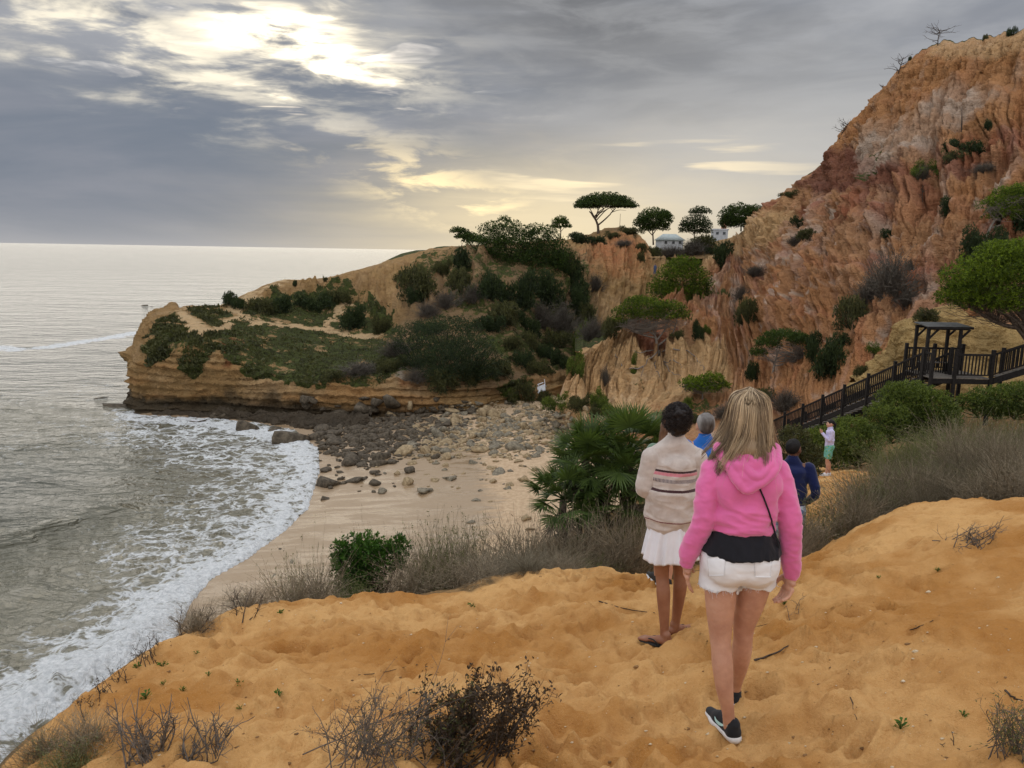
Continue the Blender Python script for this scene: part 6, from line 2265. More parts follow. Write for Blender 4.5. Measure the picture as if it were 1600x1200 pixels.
house('low white house with a pale green roof behind the round pine', 1046, 375, 185, 5.2, 5, .7, 'pitch', [(-1.6, .2), (0.2, .2), (1.8, .2)], False, .1)
house('taller white house with a red chimney left of the round evergreen', 1124, 366, 190, 3.4, 4, 1.7, 'flat', [(-.8, 1.0), (.8, 1.0)], True, -.1)
_b = P(968, 364, 137)
_g2 = Geo()
_g2.tube([(0, 0, -.5), (0, 0, 1.5), (.02, 0, 3.3)], [.045, .04, .03], 5)
tag(obj('thin_pole', _g2.mesh('thin_pole', BARK), None, _b), 'thin pole under the right side of the umbrella pine', 'pole')
_b = hit(1029, 399)[0]
_g2 = Geo()
_g2.tube([(0, 0, -.3), (0, 0, .9)], [.1, .09], 6)
tag(obj('fence_post', _g2.mesh('fence_post', BARK), None, _b), 'short wooden post above the saddle path', 'post')
# ================================================================ people: smooth bodies and clothes from blended forms
def C_(a, b, ra, rb=None, w=(1, 1, 1)):
    return ('c', np.asarray(a, float), np.asarray(b, float), ra, ra if rb is None else rb, np.asarray(w, float))


def E_(c, r, R=None):
    return ('e', np.asarray(c, float), np.asarray(r, float), R)


def chain(pts, rads, w=(1, 1, 1)):
    m = (len(pts) - 1) * 5 + 1
    pts = catmull(np.array([np.asarray(q, float) for q in pts]), m, 0)
    rads = catmull(np.array(rads, float), m, 0)
    return [C_(pts[i], pts[i + 1], rads[i], rads[i + 1], w) for i in range(len(pts) - 1)]


def bounds(p):
    if p[0] == 'c':
        r = max(p[3], p[4]) / p[5].min()
        return np.minimum(p[1], p[2]) - r, np.maximum(p[1], p[2]) + r
    r = p[2].max()
    return p[1] - r, p[1] + r


def dist(p, Q):
    if p[0] == 'c':
        w = p[5].astype(np.float32)
        a, b = (p[1] * w).astype(np.float32), (p[2] * w).astype(np.float32)
        q = Q * w - a
        ab = b - a
        t = np.clip((q @ ab) / (ab @ ab + 1e-12), 0, 1)
        q -= t[..., None] * ab
        return (np.sqrt(np.einsum('...i,...i', q, q)) - (p[3] + (p[4] - p[3]) * t)) / w.max()
    q = Q - p[1]
    if p[3] is not None:
        q = q @ p[3]
    k = np.linalg.norm(q / p[2], axis=-1)
    return (k - 1) * p[2].min() * .9


class Form:
    """groups of blended shapes; each group is [shapes, blend], groups join with their own blend"""

    def __init__(self, groups, join=.012, minus=(), fold=None, cut=None, grow=0.0):
        self.groups, self.join, self.minus, self.fold, self.cut, self.grow = groups, join, minus, fold, cut, grow

    def mesh(self, name, res, mat, smooth=True):
        allp = [p for g, k in self.groups for p in g]
        lo = np.min([bounds(p)[0] for p in allp], 0) - .03
        hi = np.max([bounds(p)[1] for p in allp], 0) + .03
        n = np.ceil((hi - lo) / res).astype(int) + 1
        ax = [lo[i] + res * np.arange(n[i]) for i in range(3)]
        BIG = .08
        D = np.full(n, BIG, np.float32)

        def local(p, pad):
            a, b = bounds(p)
            i0 = np.maximum(((a - pad - lo) / res).astype(int), 0)
            i1 = np.minimum(((b + pad - lo) / res).astype(int) + 2, n)
            sl = tuple(slice(i0[i], i1[i]) for i in range(3))
            Q = np.empty(tuple(s_.stop - s_.start for s_ in sl) + (3,), np.float32)
            Q[..., 0] = ax[0][sl[0]][:, None, None]
            Q[..., 1] = ax[1][sl[1]][None, :, None]
            Q[..., 2] = ax[2][sl[2]][None, None, :]
            return sl, Q

        def smin(a, b, k):
            if k <= 0:
                return np.minimum(a, b)
            h = np.clip(.5 + .5 * (b - a) / k, 0, 1)
            return b + (a - b) * h - k * h * (1 - h)

        for g, k in self.groups:
            pad = max(k, self.join) + .02
            ga = np.min([bounds(p)[0] for p in g], 0) - pad
            gb = np.max([bounds(p)[1] for p in g], 0) + pad
            i0 = np.maximum(((ga - lo) / res).astype(int), 0)
            i1 = np.minimum(((gb - lo) / res).astype(int) + 2, n)
            gs = tuple(slice(i0[i], i1[i]) for i in range(3))
            Dg = np.full(i1 - i0, BIG, np.float32)
            for p in g:
                sl, Q = local(p, k + .015)
                ls = tuple(slice(max(sl[i].start - i0[i], 0), min(sl[i].stop, i1[i]) - i0[i]) for i in range(3))
                Dg[ls] = smin(Dg[ls], dist(p, Q), k)
            D[gs] = smin(D[gs], Dg, self.join)
        if self.grow:
            D -= self.grow
        for p in self.minus:
            sl, Q = local(p, .02)
            D[sl] = np.maximum(D[sl], -dist(p, Q))
        if self.cut is not None:
            ii = np.nonzero(D < .03)
            Q = np.stack([ax[i][ii[i]] for i in range(3)], 1)
            D[ii] = np.maximum(D[ii], self.cut(Q))
        if self.fold is not None:
            m = np.abs(D) < .03
            ii = np.nonzero(m)
            Q = np.stack([ax[i][ii[i]] for i in range(3)], 1)
            D[m] += self.fold(Q)
        V, F = nets(D.astype(np.float32))
        return mesh_np(name, V * res + lo, F, mat, smooth)


def nets(D):
    """surface nets: one vertex per crossed cell, one quad per crossed edge"""
    S = D < 0
    nx, ny, nz = D.shape
    c = [S[dx:nx - 1 + dx, dy:ny - 1 + dy, dz:nz - 1 + dz] for dx in (0, 1) for dy in (0, 1) for dz in (0, 1)]
    s = sum(q.astype(np.int8) for q in c)
    cell = (s > 0) & (s < 8)
    I = np.argwhere(cell)
    idx = np.full(cell.shape, -1, np.int32)
    idx[cell] = np.arange(len(I))
    pos_, cnt = np.zeros((len(I), 3)), np.zeros(len(I))
    corner = [(dx, dy, dz) for dx in (0, 1) for dy in (0, 1) for dz in (0, 1)]
    val = {o: D[I[:, 0] + o[0], I[:, 1] + o[1], I[:, 2] + o[2]] for o in corner}
    for a in corner:
        for ax_ in range(3):
            if a[ax_]:
                continue
            b = list(a)
            b[ax_] = 1
            b = tuple(b)
            va, vb = val[a], val[b]
            m = (va < 0) != (vb < 0)
            t = va[m] / (va[m] - vb[m])
            p = np.repeat(np.array([a], float), m.sum(), 0)
            p[:, ax_] += t
            pos_[m] += p
            cnt[m] += 1
    V = I + pos_ / cnt[:, None]
    F = []
    for ax_ in range(3):
        o1, o2 = [(1, 2), (2, 0), (0, 1)][ax_]
        A = np.moveaxis(S, (ax_, o1, o2), (0, 1, 2))
        X = np.moveaxis(idx, (ax_, o1, o2), (0, 1, 2))
        ch = A[:-1, 1:-1, 1:-1] != A[1:, 1:-1, 1:-1]
        q = np.argwhere(ch)
        i, j, k = q[:, 0], q[:, 1] + 1, q[:, 2] + 1
        f = np.stack([X[i, j - 1, k - 1], X[i, j, k - 1], X[i, j, k], X[i, j - 1, k]], 1)
        inside = A[i, j, k]
        F.append(np.where(inside[:, None], f, f[:, ::-1]))
    return V, np.concatenate(F)


def rotz(a):
    c, s = math.cos(a), math.sin(a)
    return np.array([[c, -s, 0], [s, c, 0], [0, 0, 1.0]])


def rotx(a):
    c, s = math.cos(a), math.sin(a)
    return np.array([[1, 0, 0], [0, c, -s], [0, s, c]])


def roty(a):
    c, s = math.cos(a), math.sin(a)
    return np.array([[c, 0, s], [0, 1, 0], [-s, 0, c]])


# ---------------------------------------------------------------- cloth, skin and hair materials
def mat_skin(name, col):
    m, t, out = material(name)
    p = lpos(t)
    n = t.noise(p, 9, 4, .65)
    c = t.mix(t.smooth(n, .3, .7), (col[0] * .86, col[1] * .78, col[2] * .76), tuple(min(q * 1.10, 1) for q in col))
    principled(t, out, c, .55, t.bump(t.noise(p, 220, 2, .6), .10, .001), .35, **{'Subsurface Weight': .12, 'Subsurface Radius': (.02, .008, .004), 'Subsurface Scale': .3})
    return m


def mat_cloth(name, col, rough=.9, fuzz=.25, weave=700, var=.10):
    m, t, out = material(name)
    p = lpos(t)
    n = t.noise(p, 9, 4, .6)
    c = t.mix(t.smooth(n, .3, .7), tuple(q * (1 - var) for q in col), tuple(min(q * (1 + var), 1) for q in col))
    w = t.noise(p, weave, 2, .6)
    principled(t, out, c, rough, t.bump(w, .25, .0008), .15, **{'Sheen Weight': fuzz, 'Sheen Roughness': .5})
    return m


def mat_hair(name, dark, light, rough=.45):
    m, t, out = material(name)
    v = t.attr('v')
    c = t.mix(v, dark, light)
    principled(t, out, c, rough, None, .35, **{'Anisotropic': .4})
    return m


SKIN_L = mat_skin('fair_skin', (.56, .315, .215))
SKIN_B = mat_skin('brown_skin', (.30, .140, .080))
SKIN_D = mat_skin('dark_brown_skin', (.17, .082, .050))
PINKC = mat_cloth('pink_fleece', (.72, .150, .36), .95, .5, 500, .07)
BLACKC = mat_cloth('black_cotton', (.014, .014, .018), .85, .1)
DENIM = mat_cloth('white_denim', (.80, .80, .81), .85, .1, 900, .05)
WHITEC = mat_cloth('white_cotton', (.76, .76, .80), .85, .1, 800, .04)
BLONDE = mat_hair('dark_blonde_hair', (.13, .085, .047), (.66, .49, .30))
BLACKHAIR = mat_hair('black_curly_hair', (.006, .004, .004), (.032, .020, .015))
RUBBERW = mat_plain('white_foam_sole', (.66, .67, .68), (.76, .77, .78), .7, 60, .1, .3, .001, True)
MESHB = mat_cloth('dark_knit_shoe', (.022, .024, .028), .8, .1, 600, .2)
TEAL = mat_plain('pale_teal_print', (.42, .70, .70), (.50, .78, .78), .6, 60, 0, .3, .001, True)
RUBBERK = mat_plain('black_rubber', (.012, .012, .012), (.03, .03, .03), .7, 60, .1, .3, .001, True)


def xf(prims, R, t, s=1.0):
    """turn and move shapes (cones keep their squash, ellipsoids turn)"""
    out = []
    for p in prims:
        if p[0] == 'c':
            out.append(('c', R @ (p[1] * s) + t, R @ (p[2] * s) + t, p[3] * s, p[4] * s, p[5]))
        else:
            out.append(('e', R @ (p[1] * s) + t, p[2] * s, R if p[3] is None else R @ p[3]))
    return out


def hand(R, t, s=1.0, curl=.5, side=1, spread=1.0):
    """hand hanging along -Z from the wrist; palm faces -side in X, thumb towards +Y"""
    pr = [C_((0, 0, .01), (0, .004, -.03), .023, .026), C_((0, -.018, -.045), (0, .020, -.045), .017, .018), C_((0, -.022, -.075), (0, .022, -.078), .0125, .0135), C_((0, 0, -.03), (0, 0, -.07), .021, .02)]
    for k, (y, L) in enumerate(((.027, .070), (.009, .078), (-.009, .073), (-.025, .058))):
        a = np.array([0, y, -.080])
        ang = 0.0
        for q, f in enumerate((.45, .32, .23)):
            ang += curl * (.45 + .12 * k, .75, .6)[q]
            d = np.array([-side * math.sin(ang), (y * 1.6) * spread * (1 if q == 0 else .3), -math.cos(ang)])
            d /= np.linalg.norm(d)
            b = a + d * L * f * 1.25
            pr.append(C_(a, b, .0088 - .0008 * q, .0083 - .0009 * q))
            a = b
    a = np.array([-side * .006, .024, -.022])
    b = a + np.array([-side * .012, .026, -.026])
    c = b + np.array([-side * .010, .010, -.028])
    d = c + np.array([-side * .010, .000, -.020])
    pr += [C_(a, b, .015, .011), C_(b, c, .0105, .0092), C_(c, d, .0090, .0075)]
    return xf(pr, R, np.asarray(t, float), s)


def head_forms(c, yaw=0.0, s=1.0, tilt=0.0):
    """a head facing +Y: skull, jaw, nose, lips, brow, ears"""
    R = rotz(yaw) @ rotx(tilt)
    pr = [E_((0, -.012, .02), (.074, .094, .088)), E_((0, .030, -.04), (.058, .062, .072)), C_((0, .078, -.092), (0, .066, -.078), .020, .026), C_((-.026, .073, .012), (.026, .073, .012), .020),
          C_((0, .094, .004), (0, .112, -.030), .009, .013), C_((-.012, .097, -.034), (.012, .097, -.034), .009), C_((-.016, .088, -.060), (.016, .088, -.060), .0085), C_((-.014, .086, -.070), (.014, .086, -.070), .0085),
          E_((-.040, .062, -.030), (.024, .026, .024)), E_((.040, .062, -.030), (.024, .026, .024)), E_((-.077, -.006, -.012), (.010, .019, .031)), E_((.077, -.006, -.012), (.010, .019, .031))]
    return xf(pr, R, np.asarray(c, float), s)


def part(name, form, res, mat, root, label=None):
    o = obj(name, form.mesh(name, res, mat), root)
    if label:
        o['label'] = label
    return o


def bvh_of(o, off):
    me = o.data
    co = np.empty(len(me.vertices) * 3, np.float32)
    me.vertices.foreach_get('co', co)
    co = co.reshape(-1, 3) + off
    return BVHTree.FromPolygons([tuple(v) for v in co], [tuple(p.vertices) for p in me.polygons])


def on_surface(tree, px, py, lift=.003):
    d = Vector(ray(px, py)).normalized()
    h, n, i, dd = tree.ray_cast(Vector(CAM), d)
    if h is None:
        return None
    if n.dot(d) > 0:
        n = -n
    return np.array(h + n * lift)


def patch_on(tree, name, mat, root, off, outline_px, lift=.003, n=14):
    """a thin piece lying on a surface, its outline a quad given by photo corners"""
    q = np.array(outline_px, float)
    V, ok = [], True
    for i in range(n):
        for j in range(n):
            u, v = i / (n - 1), j / (n - 1)
            a = q[0] * (1 - u) * (1 - v) + q[1] * u * (1 - v) + q[2] * u * v + q[3] * (1 - u) * v
            h = on_surface(tree, a[0], a[1], lift)
            if h is None:
                return None
            V.append(h - off)
    V = np.array(V)
    F = grid_faces(n, n)
    # give it thickness: a rim that sinks into the cloth
    C0 = np.array(CAM) - off
    B = V + unit(V - C0) * (lift + .004)
    k = n * n
    rim = [i * n for i in range(n)] + [(n - 1) * n + j for j in range(1, n)] + [i * n + n - 1 for i in range(n - 2, -1, -1)] + [j for j in range(n - 2, 0, -1)]
    side = [(rim[i], rim[(i + 1) % len(rim)], k + rim[(i + 1) % len(rim)], k + rim[i]) for i in range(len(rim))]
    me = mesh_np(name, np.concatenate([V, B]), np.concatenate([F, np.array(side)]), mat, True)
    return obj(name, me, root)


# ---------------------------------------------------------------- shoes and sandals
def shoe_forms():
    sole = [C_((-.022, 0, .022), (.12, .004, .018), .037, .041, (1, 1, 1.7)), C_((.12, .004, .018), (.182, .010, .022), .041, .030, (1, 1, 1.8)), C_((-.034, 0, .026), (.0, 0, .024), .034, .036, (1, 1, 1.3))]
    upper = [C_((-.022, 0, .05), (-.015, 0, .085), .036, .033), C_((-.02, 0, .045), (.11, .002, .045), .036, .036), C_((.11, .002, .042), (.185, .010, .036), .036, .026, (1, 1, 1.25)), C_((-.005, 0, .085), (.085, 0, .066), .030, .030), C_((-.03, 0, .095), (-.028, 0, .110), .020, .014)]
    return sole, upper


SOLE, UPPER = shoe_forms()
_shoe = {}


def shoe(root, loc, yaw, scale=1.0, pitch=0.0, sole_mat=RUBBERW, up_mat=MESHB, swoosh=None, res=.0045):
    key = (sole_mat.name, up_mat.name, res)
    if key not in _shoe:
        _shoe[key] = (Form([[SOLE, .012]], cut=lambda Q: .004 - Q[..., 2]).mesh('sole', res, sole_mat),
                      Form([[UPPER, .018]], cut=lambda Q: .022 - Q[..., 2], minus=[E_((-.004, 0, .118), (.024, .021, .026))]).mesh('shoe', res, up_mat))
    o = obj('shoe', _shoe[key][1], root, loc, (0, -pitch, yaw), (scale,) * 3)
    obj('sole', _shoe[key][0], o)
    if swoosh:
        # tick-shaped flash on the outer side
        me = _shoe[key][1]
        tr = BVHTree.FromPolygons([tuple(v.co) for v in me.vertices], [tuple(p.vertices) for p in me.polygons])
        t = np.linspace(0, 1, 22)
        bez = lambda a, b, c: np.outer((1 - t) ** 2, a) + np.outer(2 * t * (1 - t), b) + np.outer(t ** 2, c)
        lowc = bez(np.array((.098, .066)), np.array((.078, .010)), np.array((-.022, .088)))
        upc = bez(np.array((.098, .067)), np.array((.060, .046)), np.array((-.022, .089)))
        for side in swoosh:
            V, F = [], []
            for a, b in zip(lowc, upc):
                for c in (a, a * .5 + b * .5, b):
                    h, nn, i, d = tr.ray_cast(Vector((c[0], side * .2, c[1])), Vector((0, -side, 0)))
                    V.append(np.array(h + Vector((0, side, 0)) * .0025) if h is not None else np.array((c[0], side * .035, c[1])))
            for i in range(len(t) - 1):
                for j in range(2):
                    F.append((i * 3 + j, i * 3 + j + 1, i * 3 + j + 4, i * 3 + j + 3))
            obj('swoosh_mark', mesh_np('swoosh_mark', V, F, TEAL, True), o)
    return o


# ---------------------------------------------------------------- the woman in the pink hoodie
def pink_woman():
    F0 = hit(1146, 1151)[0]
    gz = F0[2]
    root = empty('person', F0)
    tag(root, 'woman with long blonde hair in a pink hoodie and white denim shorts, walking away', 'person')
    off = F0
    rfx, rfy = .075, .27
    rz = ground(F0[0] + rfx, F0[1] + rfy, 20) - gz
    cx = -.035
    # limbs
    Lsh, Lel, Lwr = np.array([-.183, 0, 1.312]), np.array([-.222, -.028, 1.10]), np.array([-.270, .030, .885])
    Rsh, Rel, Rwr = np.array([.113, 0, 1.312]), np.array([.178, -.034, 1.10]), np.array([.222, .004, .845])
    Lleg = [(-.115, 0, .87), (-.110, .002, .70), (-.098, .010, .54), (-.092, -.002, .46), (-.083, -.014, .38), (-.066, -.018, .26), (-.042, -.014, .15), (-.026, -.010, .06)]
    Lr = [.083, .072, .054, .0475, .0495, .041, .0300, .030]
    Rleg = [(.058, 0, .87), (.052, .040, .70), (.042, .085, .54 + rz * .1), (.044, .095, .46 + rz * .3), (.050, .118, .38 + rz * .5), (.060, .165, .26 + rz * .7), (.070, .222, .15 + rz * .9), (.075, .262, .06 + rz)]
    Rr = [.082, .071, .053, .0465, .0485, .040, .0295, .030]
    hc = np.array([cx, .022, 1.575])
    skin = [[chain(Lleg, Lr), .002], [chain(Rleg, Rr), .002],
            [[C_((cx, 0, 1.28), (cx, 0, 1.0), .125, .12, (1, 1.35, 2)), C_((cx, 0, .96), (cx, 0, .88), .14, .15, (1, 1.3, 1.6)), C_(Lsh, Rsh, .05), C_((cx, .005, 1.38), (cx, .015, 1.50), .05, .048)], .04],
            [chain([Lsh, Lel, Lwr], [.05, .037, .026]), .002], [chain([Rsh, Rel, Rwr], [.05, .037, .026]), .002],
            [head_forms(hc), .018],
            [hand(rotz(rad(-8)) @ rotx(rad(10)), Lwr + np.array([.002, .006, -.012]), .98, .30, -1), .006],
            [hand(rotz(rad(25)) @ roty(rad(12)), Rwr + np.array([.003, .002, -.010]), .98, .62, 1), .006]]
    part('body', Form(skin, .012), .0045, SKIN_L, root)

    # hoodie with folds
    def folds(Q):
        side = sstep(np.abs(Q[:, 0] - cx), .12, .17)
        lowz = 1 - sstep(Q[:, 2], 1.10, 1.26)
        a = fbm(np.stack([Q[:, 0] * 5 + Q[:, 2] * 5, Q[:, 1] * 5, Q[:, 2] * 15], 1) + 3, 2, ridged=True)
        b = fbm(np.stack([Q[:, 0] * 10, Q[:, 1] * 9 + Q[:, 2] * 6, Q[:, 2] * 17], 1) + 9, 2, ridged=True)
        c = fbm(np.stack([Q[:, 0] * 9 - Q[:, 2] * 7, Q[:, 1] * 6, Q[:, 2] * 6], 1) + 15, 2)
        return -(.0052 * a * (1 - side) * (.25 + .9 * lowz) + .0042 * b * side + .003 * c + .004 * fbm(np.stack([Q[:, 0] * 14 + Q[:, 2] * 9, Q[:, 1] * 8, Q[:, 2] * 5], 1) + 21, 2) * sstep(np.abs(Q[:, 0] - cx), .06, .13))

    torso = [C_((cx, .0, 1.290), (cx, .0, 1.14), .144, .140, (1, 1.28, 2.2)), C_((cx, 0, 1.14), (cx, 0, 1.085), .146, .148, (1, 1.26, 2.4)), C_((cx, .008, 1.415), (-.168, 0, 1.328), .056, .052), C_((cx, .008, 1.415), (.098, 0, 1.328), .056, .052),
             E_((cx - .075, -.055, 1.265), (.07, .06, .085)), E_((cx + .075, -.055, 1.265), (.07, .06, .085))]
    band = [C_((cx, 0, 1.075), (cx, 0, 1.062), .147, .147, (1, 1.26, 3.2))]
    Ls = chain([Lsh, (Lsh + Lel) / 2 + np.array([-.006, 0, 0]), Lel, (Lel + Lwr) / 2, Lwr + np.array([0, 0, .025])], [.060, .054, .050, .047, .042])
    Rs = chain([Rsh, (Rsh + Rel) / 2 + np.array([.006, 0, 0]), Rel, (Rel + Rwr) / 2, Rwr + np.array([0, 0, .025])], [.060, .054, .050, .047, .042])
    Lc = chain([Lwr + np.array([0, 0, .02]), Lwr + np.array([-.002, .004, -.012])], [.037, .034])
    Rc = chain([Rwr + np.array([0, 0, .02]), Rwr + np.array([.001, .001, -.012])], [.037, .034])
    hood_ie = part('hoodie', Form([[torso, .03], [band, .01], [Ls, .002], [Rs, .002], [Lc, .002], [Rc, .002]], .006, fold=folds), .005, PINKC, root)
    # hood lying in folds on the back
    outer = [(-.160, -.005, 1.425), (-.140, -.085, 1.375), (-.108, -.132, 1.315), (-.072, -.146, 1.278), (-.030, -.148, 1.300), (.022, -.138, 1.335), (.066, -.095, 1.380), (.090, -.005, 1.425)]
    inner = [(-.120, -.020, 1.450), (-.098, -.090, 1.412), (-.062, -.136, 1.358), (-.026, -.148, 1.338), (.008, -.138, 1.358), (.040, -.095, 1.410), (.056, -.020, 1.450)]
    roll = [(-.100, -.040, 1.455), (-.070, -.100, 1.420), (-.030, -.122, 1.395), (.006, -.100, 1.420), (.030, -.040, 1.455)]
    cloth = [C_((-.105, -.105, 1.375), (.035, -.105, 1.380), .034), C_((-.095, -.125, 1.330), (.005, -.130, 1.340), .024), C_((-.075, -.140, 1.298), (-.040, -.140, 1.305), .018)]
    hf = lambda Q: -.0030 * fbm(np.stack([Q[:, 0] * 9, Q[:, 1] * 9, Q[:, 2] * 14], 1) + 5, 2, ridged=True)
    part('hood', Form([[chain(outer, [.030, .026, .021, .017, .018, .022, .027, .030]), .002], [cloth, .02], [chain(inner, [.022, .021, .019, .018, .019, .021, .022]), .002], [chain(roll, [.018, .017, .016, .017, .018]), .002]], .0035,
                      minus=[E_((-.034, -.062, 1.455), (.060, .056, .058))], fold=hf), .0042, PINKC, root)
    # black top showing under the hoodie
    part('black_top', Form([[[C_((cx, 0, 1.09), (cx + .002, -.008, .955), .122, .182, (1, 1.22, 2.5))], .02]], cut=lambda Q: np.maximum(.948 - .10 * (Q[..., 0] - cx) + .014 * np.sin((Q[..., 0] - cx) * 14 + .4) - Q[..., 2], Q[..., 2] - 1.085),
                           fold=lambda Q: -.004 * fbm(np.stack([Q[:, 0] * 16, Q[:, 1] * 12, Q[:, 2] * 7], 1), 2, ridged=True)), .005, BLACKC, root)

    # frayed denim shorts
    def denim(Q):
        return -(.0014 * fbm(np.stack([Q[:, 0] * 12, Q[:, 1] * 12, Q[:, 2] * 22], 1) + 2, 2, ridged=True))

    hem = lambda Q: .775 + .006 * np.sin(Q[..., 0] * 41) + .004 * np.sin(Q[..., 0] * 97 + 1) - .02 * (np.abs(Q[..., 0] - cx) < .02) - Q[..., 2]
    sh = Form([[[C_((cx, 0, .975), (cx, 0, .93), .150, .164, (1, 1.22, 2.2)), C_((cx, -.004, .93), (cx, -.004, .88), .168, .174, (1, 1.22, 2.2)), E_((-.108, -.052, .885), (.088, .082, .092)), E_((.038, -.052, .885), (.088, .082, .092))], .03],
               [chain([(-.118, .004, .89), (-.122, .002, .76)], [.093, .094]), .002], [chain([(.054, .004, .89), (.062, .030, .76)], [.092, .093]), .002]], .014, cut=lambda Q: np.maximum(hem(Q), Q[..., 2] - 1.0), fold=denim)
    so_ = part('shorts', sh, .0045, DENIM, root)
    tr = bvh_of(so_, off)
    for q in ([(1104, 872), (1132, 870), (1130, 899), (1106, 900)], [(1178, 874), (1206, 876), (1204, 902), (1180, 902)]):
        patch_on(tr, 'back_pocket', DENIM, root, off, q, .0035)
    # loose threads
    r = np.random.default_rng(4)
    g = Geo()
    for sx, c0, rr in ((-1, (-.122, .002), .095), (1, (.062, .030), .094)):
        n = 120
        a = r.uniform(0, 6.28, n)
        b = np.stack([c0[0] + rr * np.cos(a), c0[1] + rr * np.sin(a), np.full(n, .777)], 1)
        e = b + np.stack([r.normal(size=n) * .008, r.normal(size=n) * .008, -np.abs(r.gamma(1.6, .006, n))], 1)
        strands(g, np.stack([b + np.array([0, 0, .006]), (b + e) / 2 + r.normal(size=(n, 3)) * .002, e], 1), .0009, .0004, np.full(n, 1.0))
    obj('frayed_hem', g.mesh('frayed_hem', WHITEC), root)['kind'] = 'stuff'
    # shoulder strap across the back
    tr = bvh_of(hood_ie, off)
    pts = []
    for t in np.linspace(0, 1, 26):
        px, py = 1178 + 32 * t + 3 * math.sin(t * 3.1), 746 + 84 * t
        h = on_surface(tr, px, py, .003)
        if h is not None:
            pts.append(h - off)
    tail = [np.array([.104, -.085, 1.035]), np.array([.122, -.078, .985]), np.array([.138, -.045, .94])]
    g = Geo()
    pts = np.array(pts + tail)
    g.tube(catmull(pts, 60, 0), .0042, 6, .5)
    obj('bag_strap', g.mesh('bag_strap', BLACKC, True), root)

    # hair: a soft mass with several hundred strands gathered in locks
    mass = Form([[[E_((cx, .008, 1.578), (.068, .084, .070)), C_((cx - .004, -.045, 1.57), (cx - .010, -.072, 1.45), .072, .082, (1, 1.5, 1.6)), C_((cx - .05, -.03, 1.50), (cx - .075, -.055, 1.45), .035, .028), C_((cx + .05, -.03, 1.52), (cx + .065, -.05, 1.44), .035, .028)], .03]])
    me = mass.mesh('hair', .006, BLONDE)
    at = me.attributes.new('v', 'FLOAT', 'POINT')
    at.data.foreach_set('value', np.full(len(me.vertices), .30, np.float32))
    ho = obj('hair', me, root)
    g = Geo()
    n, k = 1900, 22
    clump = r.integers(0, 70, n)
    cph = np.sort(r.uniform(-128, 128, 70))
    ph = np.radians(cph[clump] + r.normal(size=n) * 4.6)
    s = np.linspace(0, 1, k)
    ks = [0, .06, .12, .20, .28, .5, .75, 1]
    zz = np.interp(s, ks, [1.680, 1.677, 1.668, 1.648, 1.615, 1.530, 1.445, 1.368])
    rx = np.interp(s, ks, [.008, .036, .058, .076, .086, .095, .108, .126])
    ry = np.interp(s, ks, [.008, .040, .064, .088, .104, .114, .120, .122])
    cl_end = r.normal(size=(70, 3)) * np.array([.024, .012, .034])
    cl_tone = np.where(r.random(70) < .45, r.uniform(.02, .30, 70), r.uniform(.5, 1.0, 70))
    wave_p, wave_a = r.uniform(0, 6.28, 70), r.uniform(.006, .017, 70)
    X = cx + rx[None] * np.sin(ph)[:, None]
    Yv = .004 - ry[None] * np.cos(ph)[:, None]
    Zv = np.broadcast_to(zz[None], X.shape).copy()
    flare = np.where(ph < 0, -.034, -.004)[:, None] * s[None] ** 3
    X = X + flare * np.abs(np.sin(ph))[:, None] + cl_end[clump, 0][:, None] * s ** 2
    X = X + wave_a[clump][:, None] * np.sin(s[None] * 9 + wave_p[clump][:, None]) * s[None] * np.cos(ph)[:, None]
    Yv = Yv + cl_end[clump, 1][:, None] * s ** 2 + wave_a[clump][:, None] * .6 * np.sin(s[None] * 9 + wave_p[clump][:, None] + 1) * s[None]
    Zv = Zv + (cl_end[clump, 2][:, None] + r.normal(size=(n, 1)) * .012) * s ** 2 + np.where(np.abs(ph) > 1.4, .02, 0)[:, None] * s
    jit = r.normal(size=(n, 1, 3)) * .0045 * (1 - .75 * s[None, :, None] ** 2)
    pts = np.stack([X, Yv, Zv], -1) + jit
    part_x = cx + .012
    pts[:, 0, 0] = part_x + (pts[:, 0, 0] - cx) * .5
    pts[:, 0, 2] += .004
    pts[:, 0, 1] += r.uniform(-.01, .06, n)
    strands(g, pts, r.uniform(.0016, .0032, n), .0006, np.clip(cl_tone[clump] + r.normal(size=n) * .09, 0, 1))
    # stray hairs
    q = pts[r.integers(0, n, 260)] + r.normal(size=(260, 1, 3)) * .010 * s[None, :, None] + (r.normal(size=(260, 1, 3)) * .028) * s[None, :, None] ** 2
    strands(g, q, .0007, .0003, np.clip(r.normal(.7, .2, 260), 0, 1))
    obj('strands', g.mesh('strands', BLONDE, True), ho)
    # shoes
    shoe(root, np.array([-.018, -.012, .0]), rad(106), .95, swoosh=(1, -1))
    shoe(root, np.array([.075, .262, rz]), rad(84), .95, swoosh=(1, -1))
    hs = (P(1168, 612, F0[1])[2] - gz) / 1.684
    root.scale = (.965 * hs, hs, hs)
    return root


pink_woman()


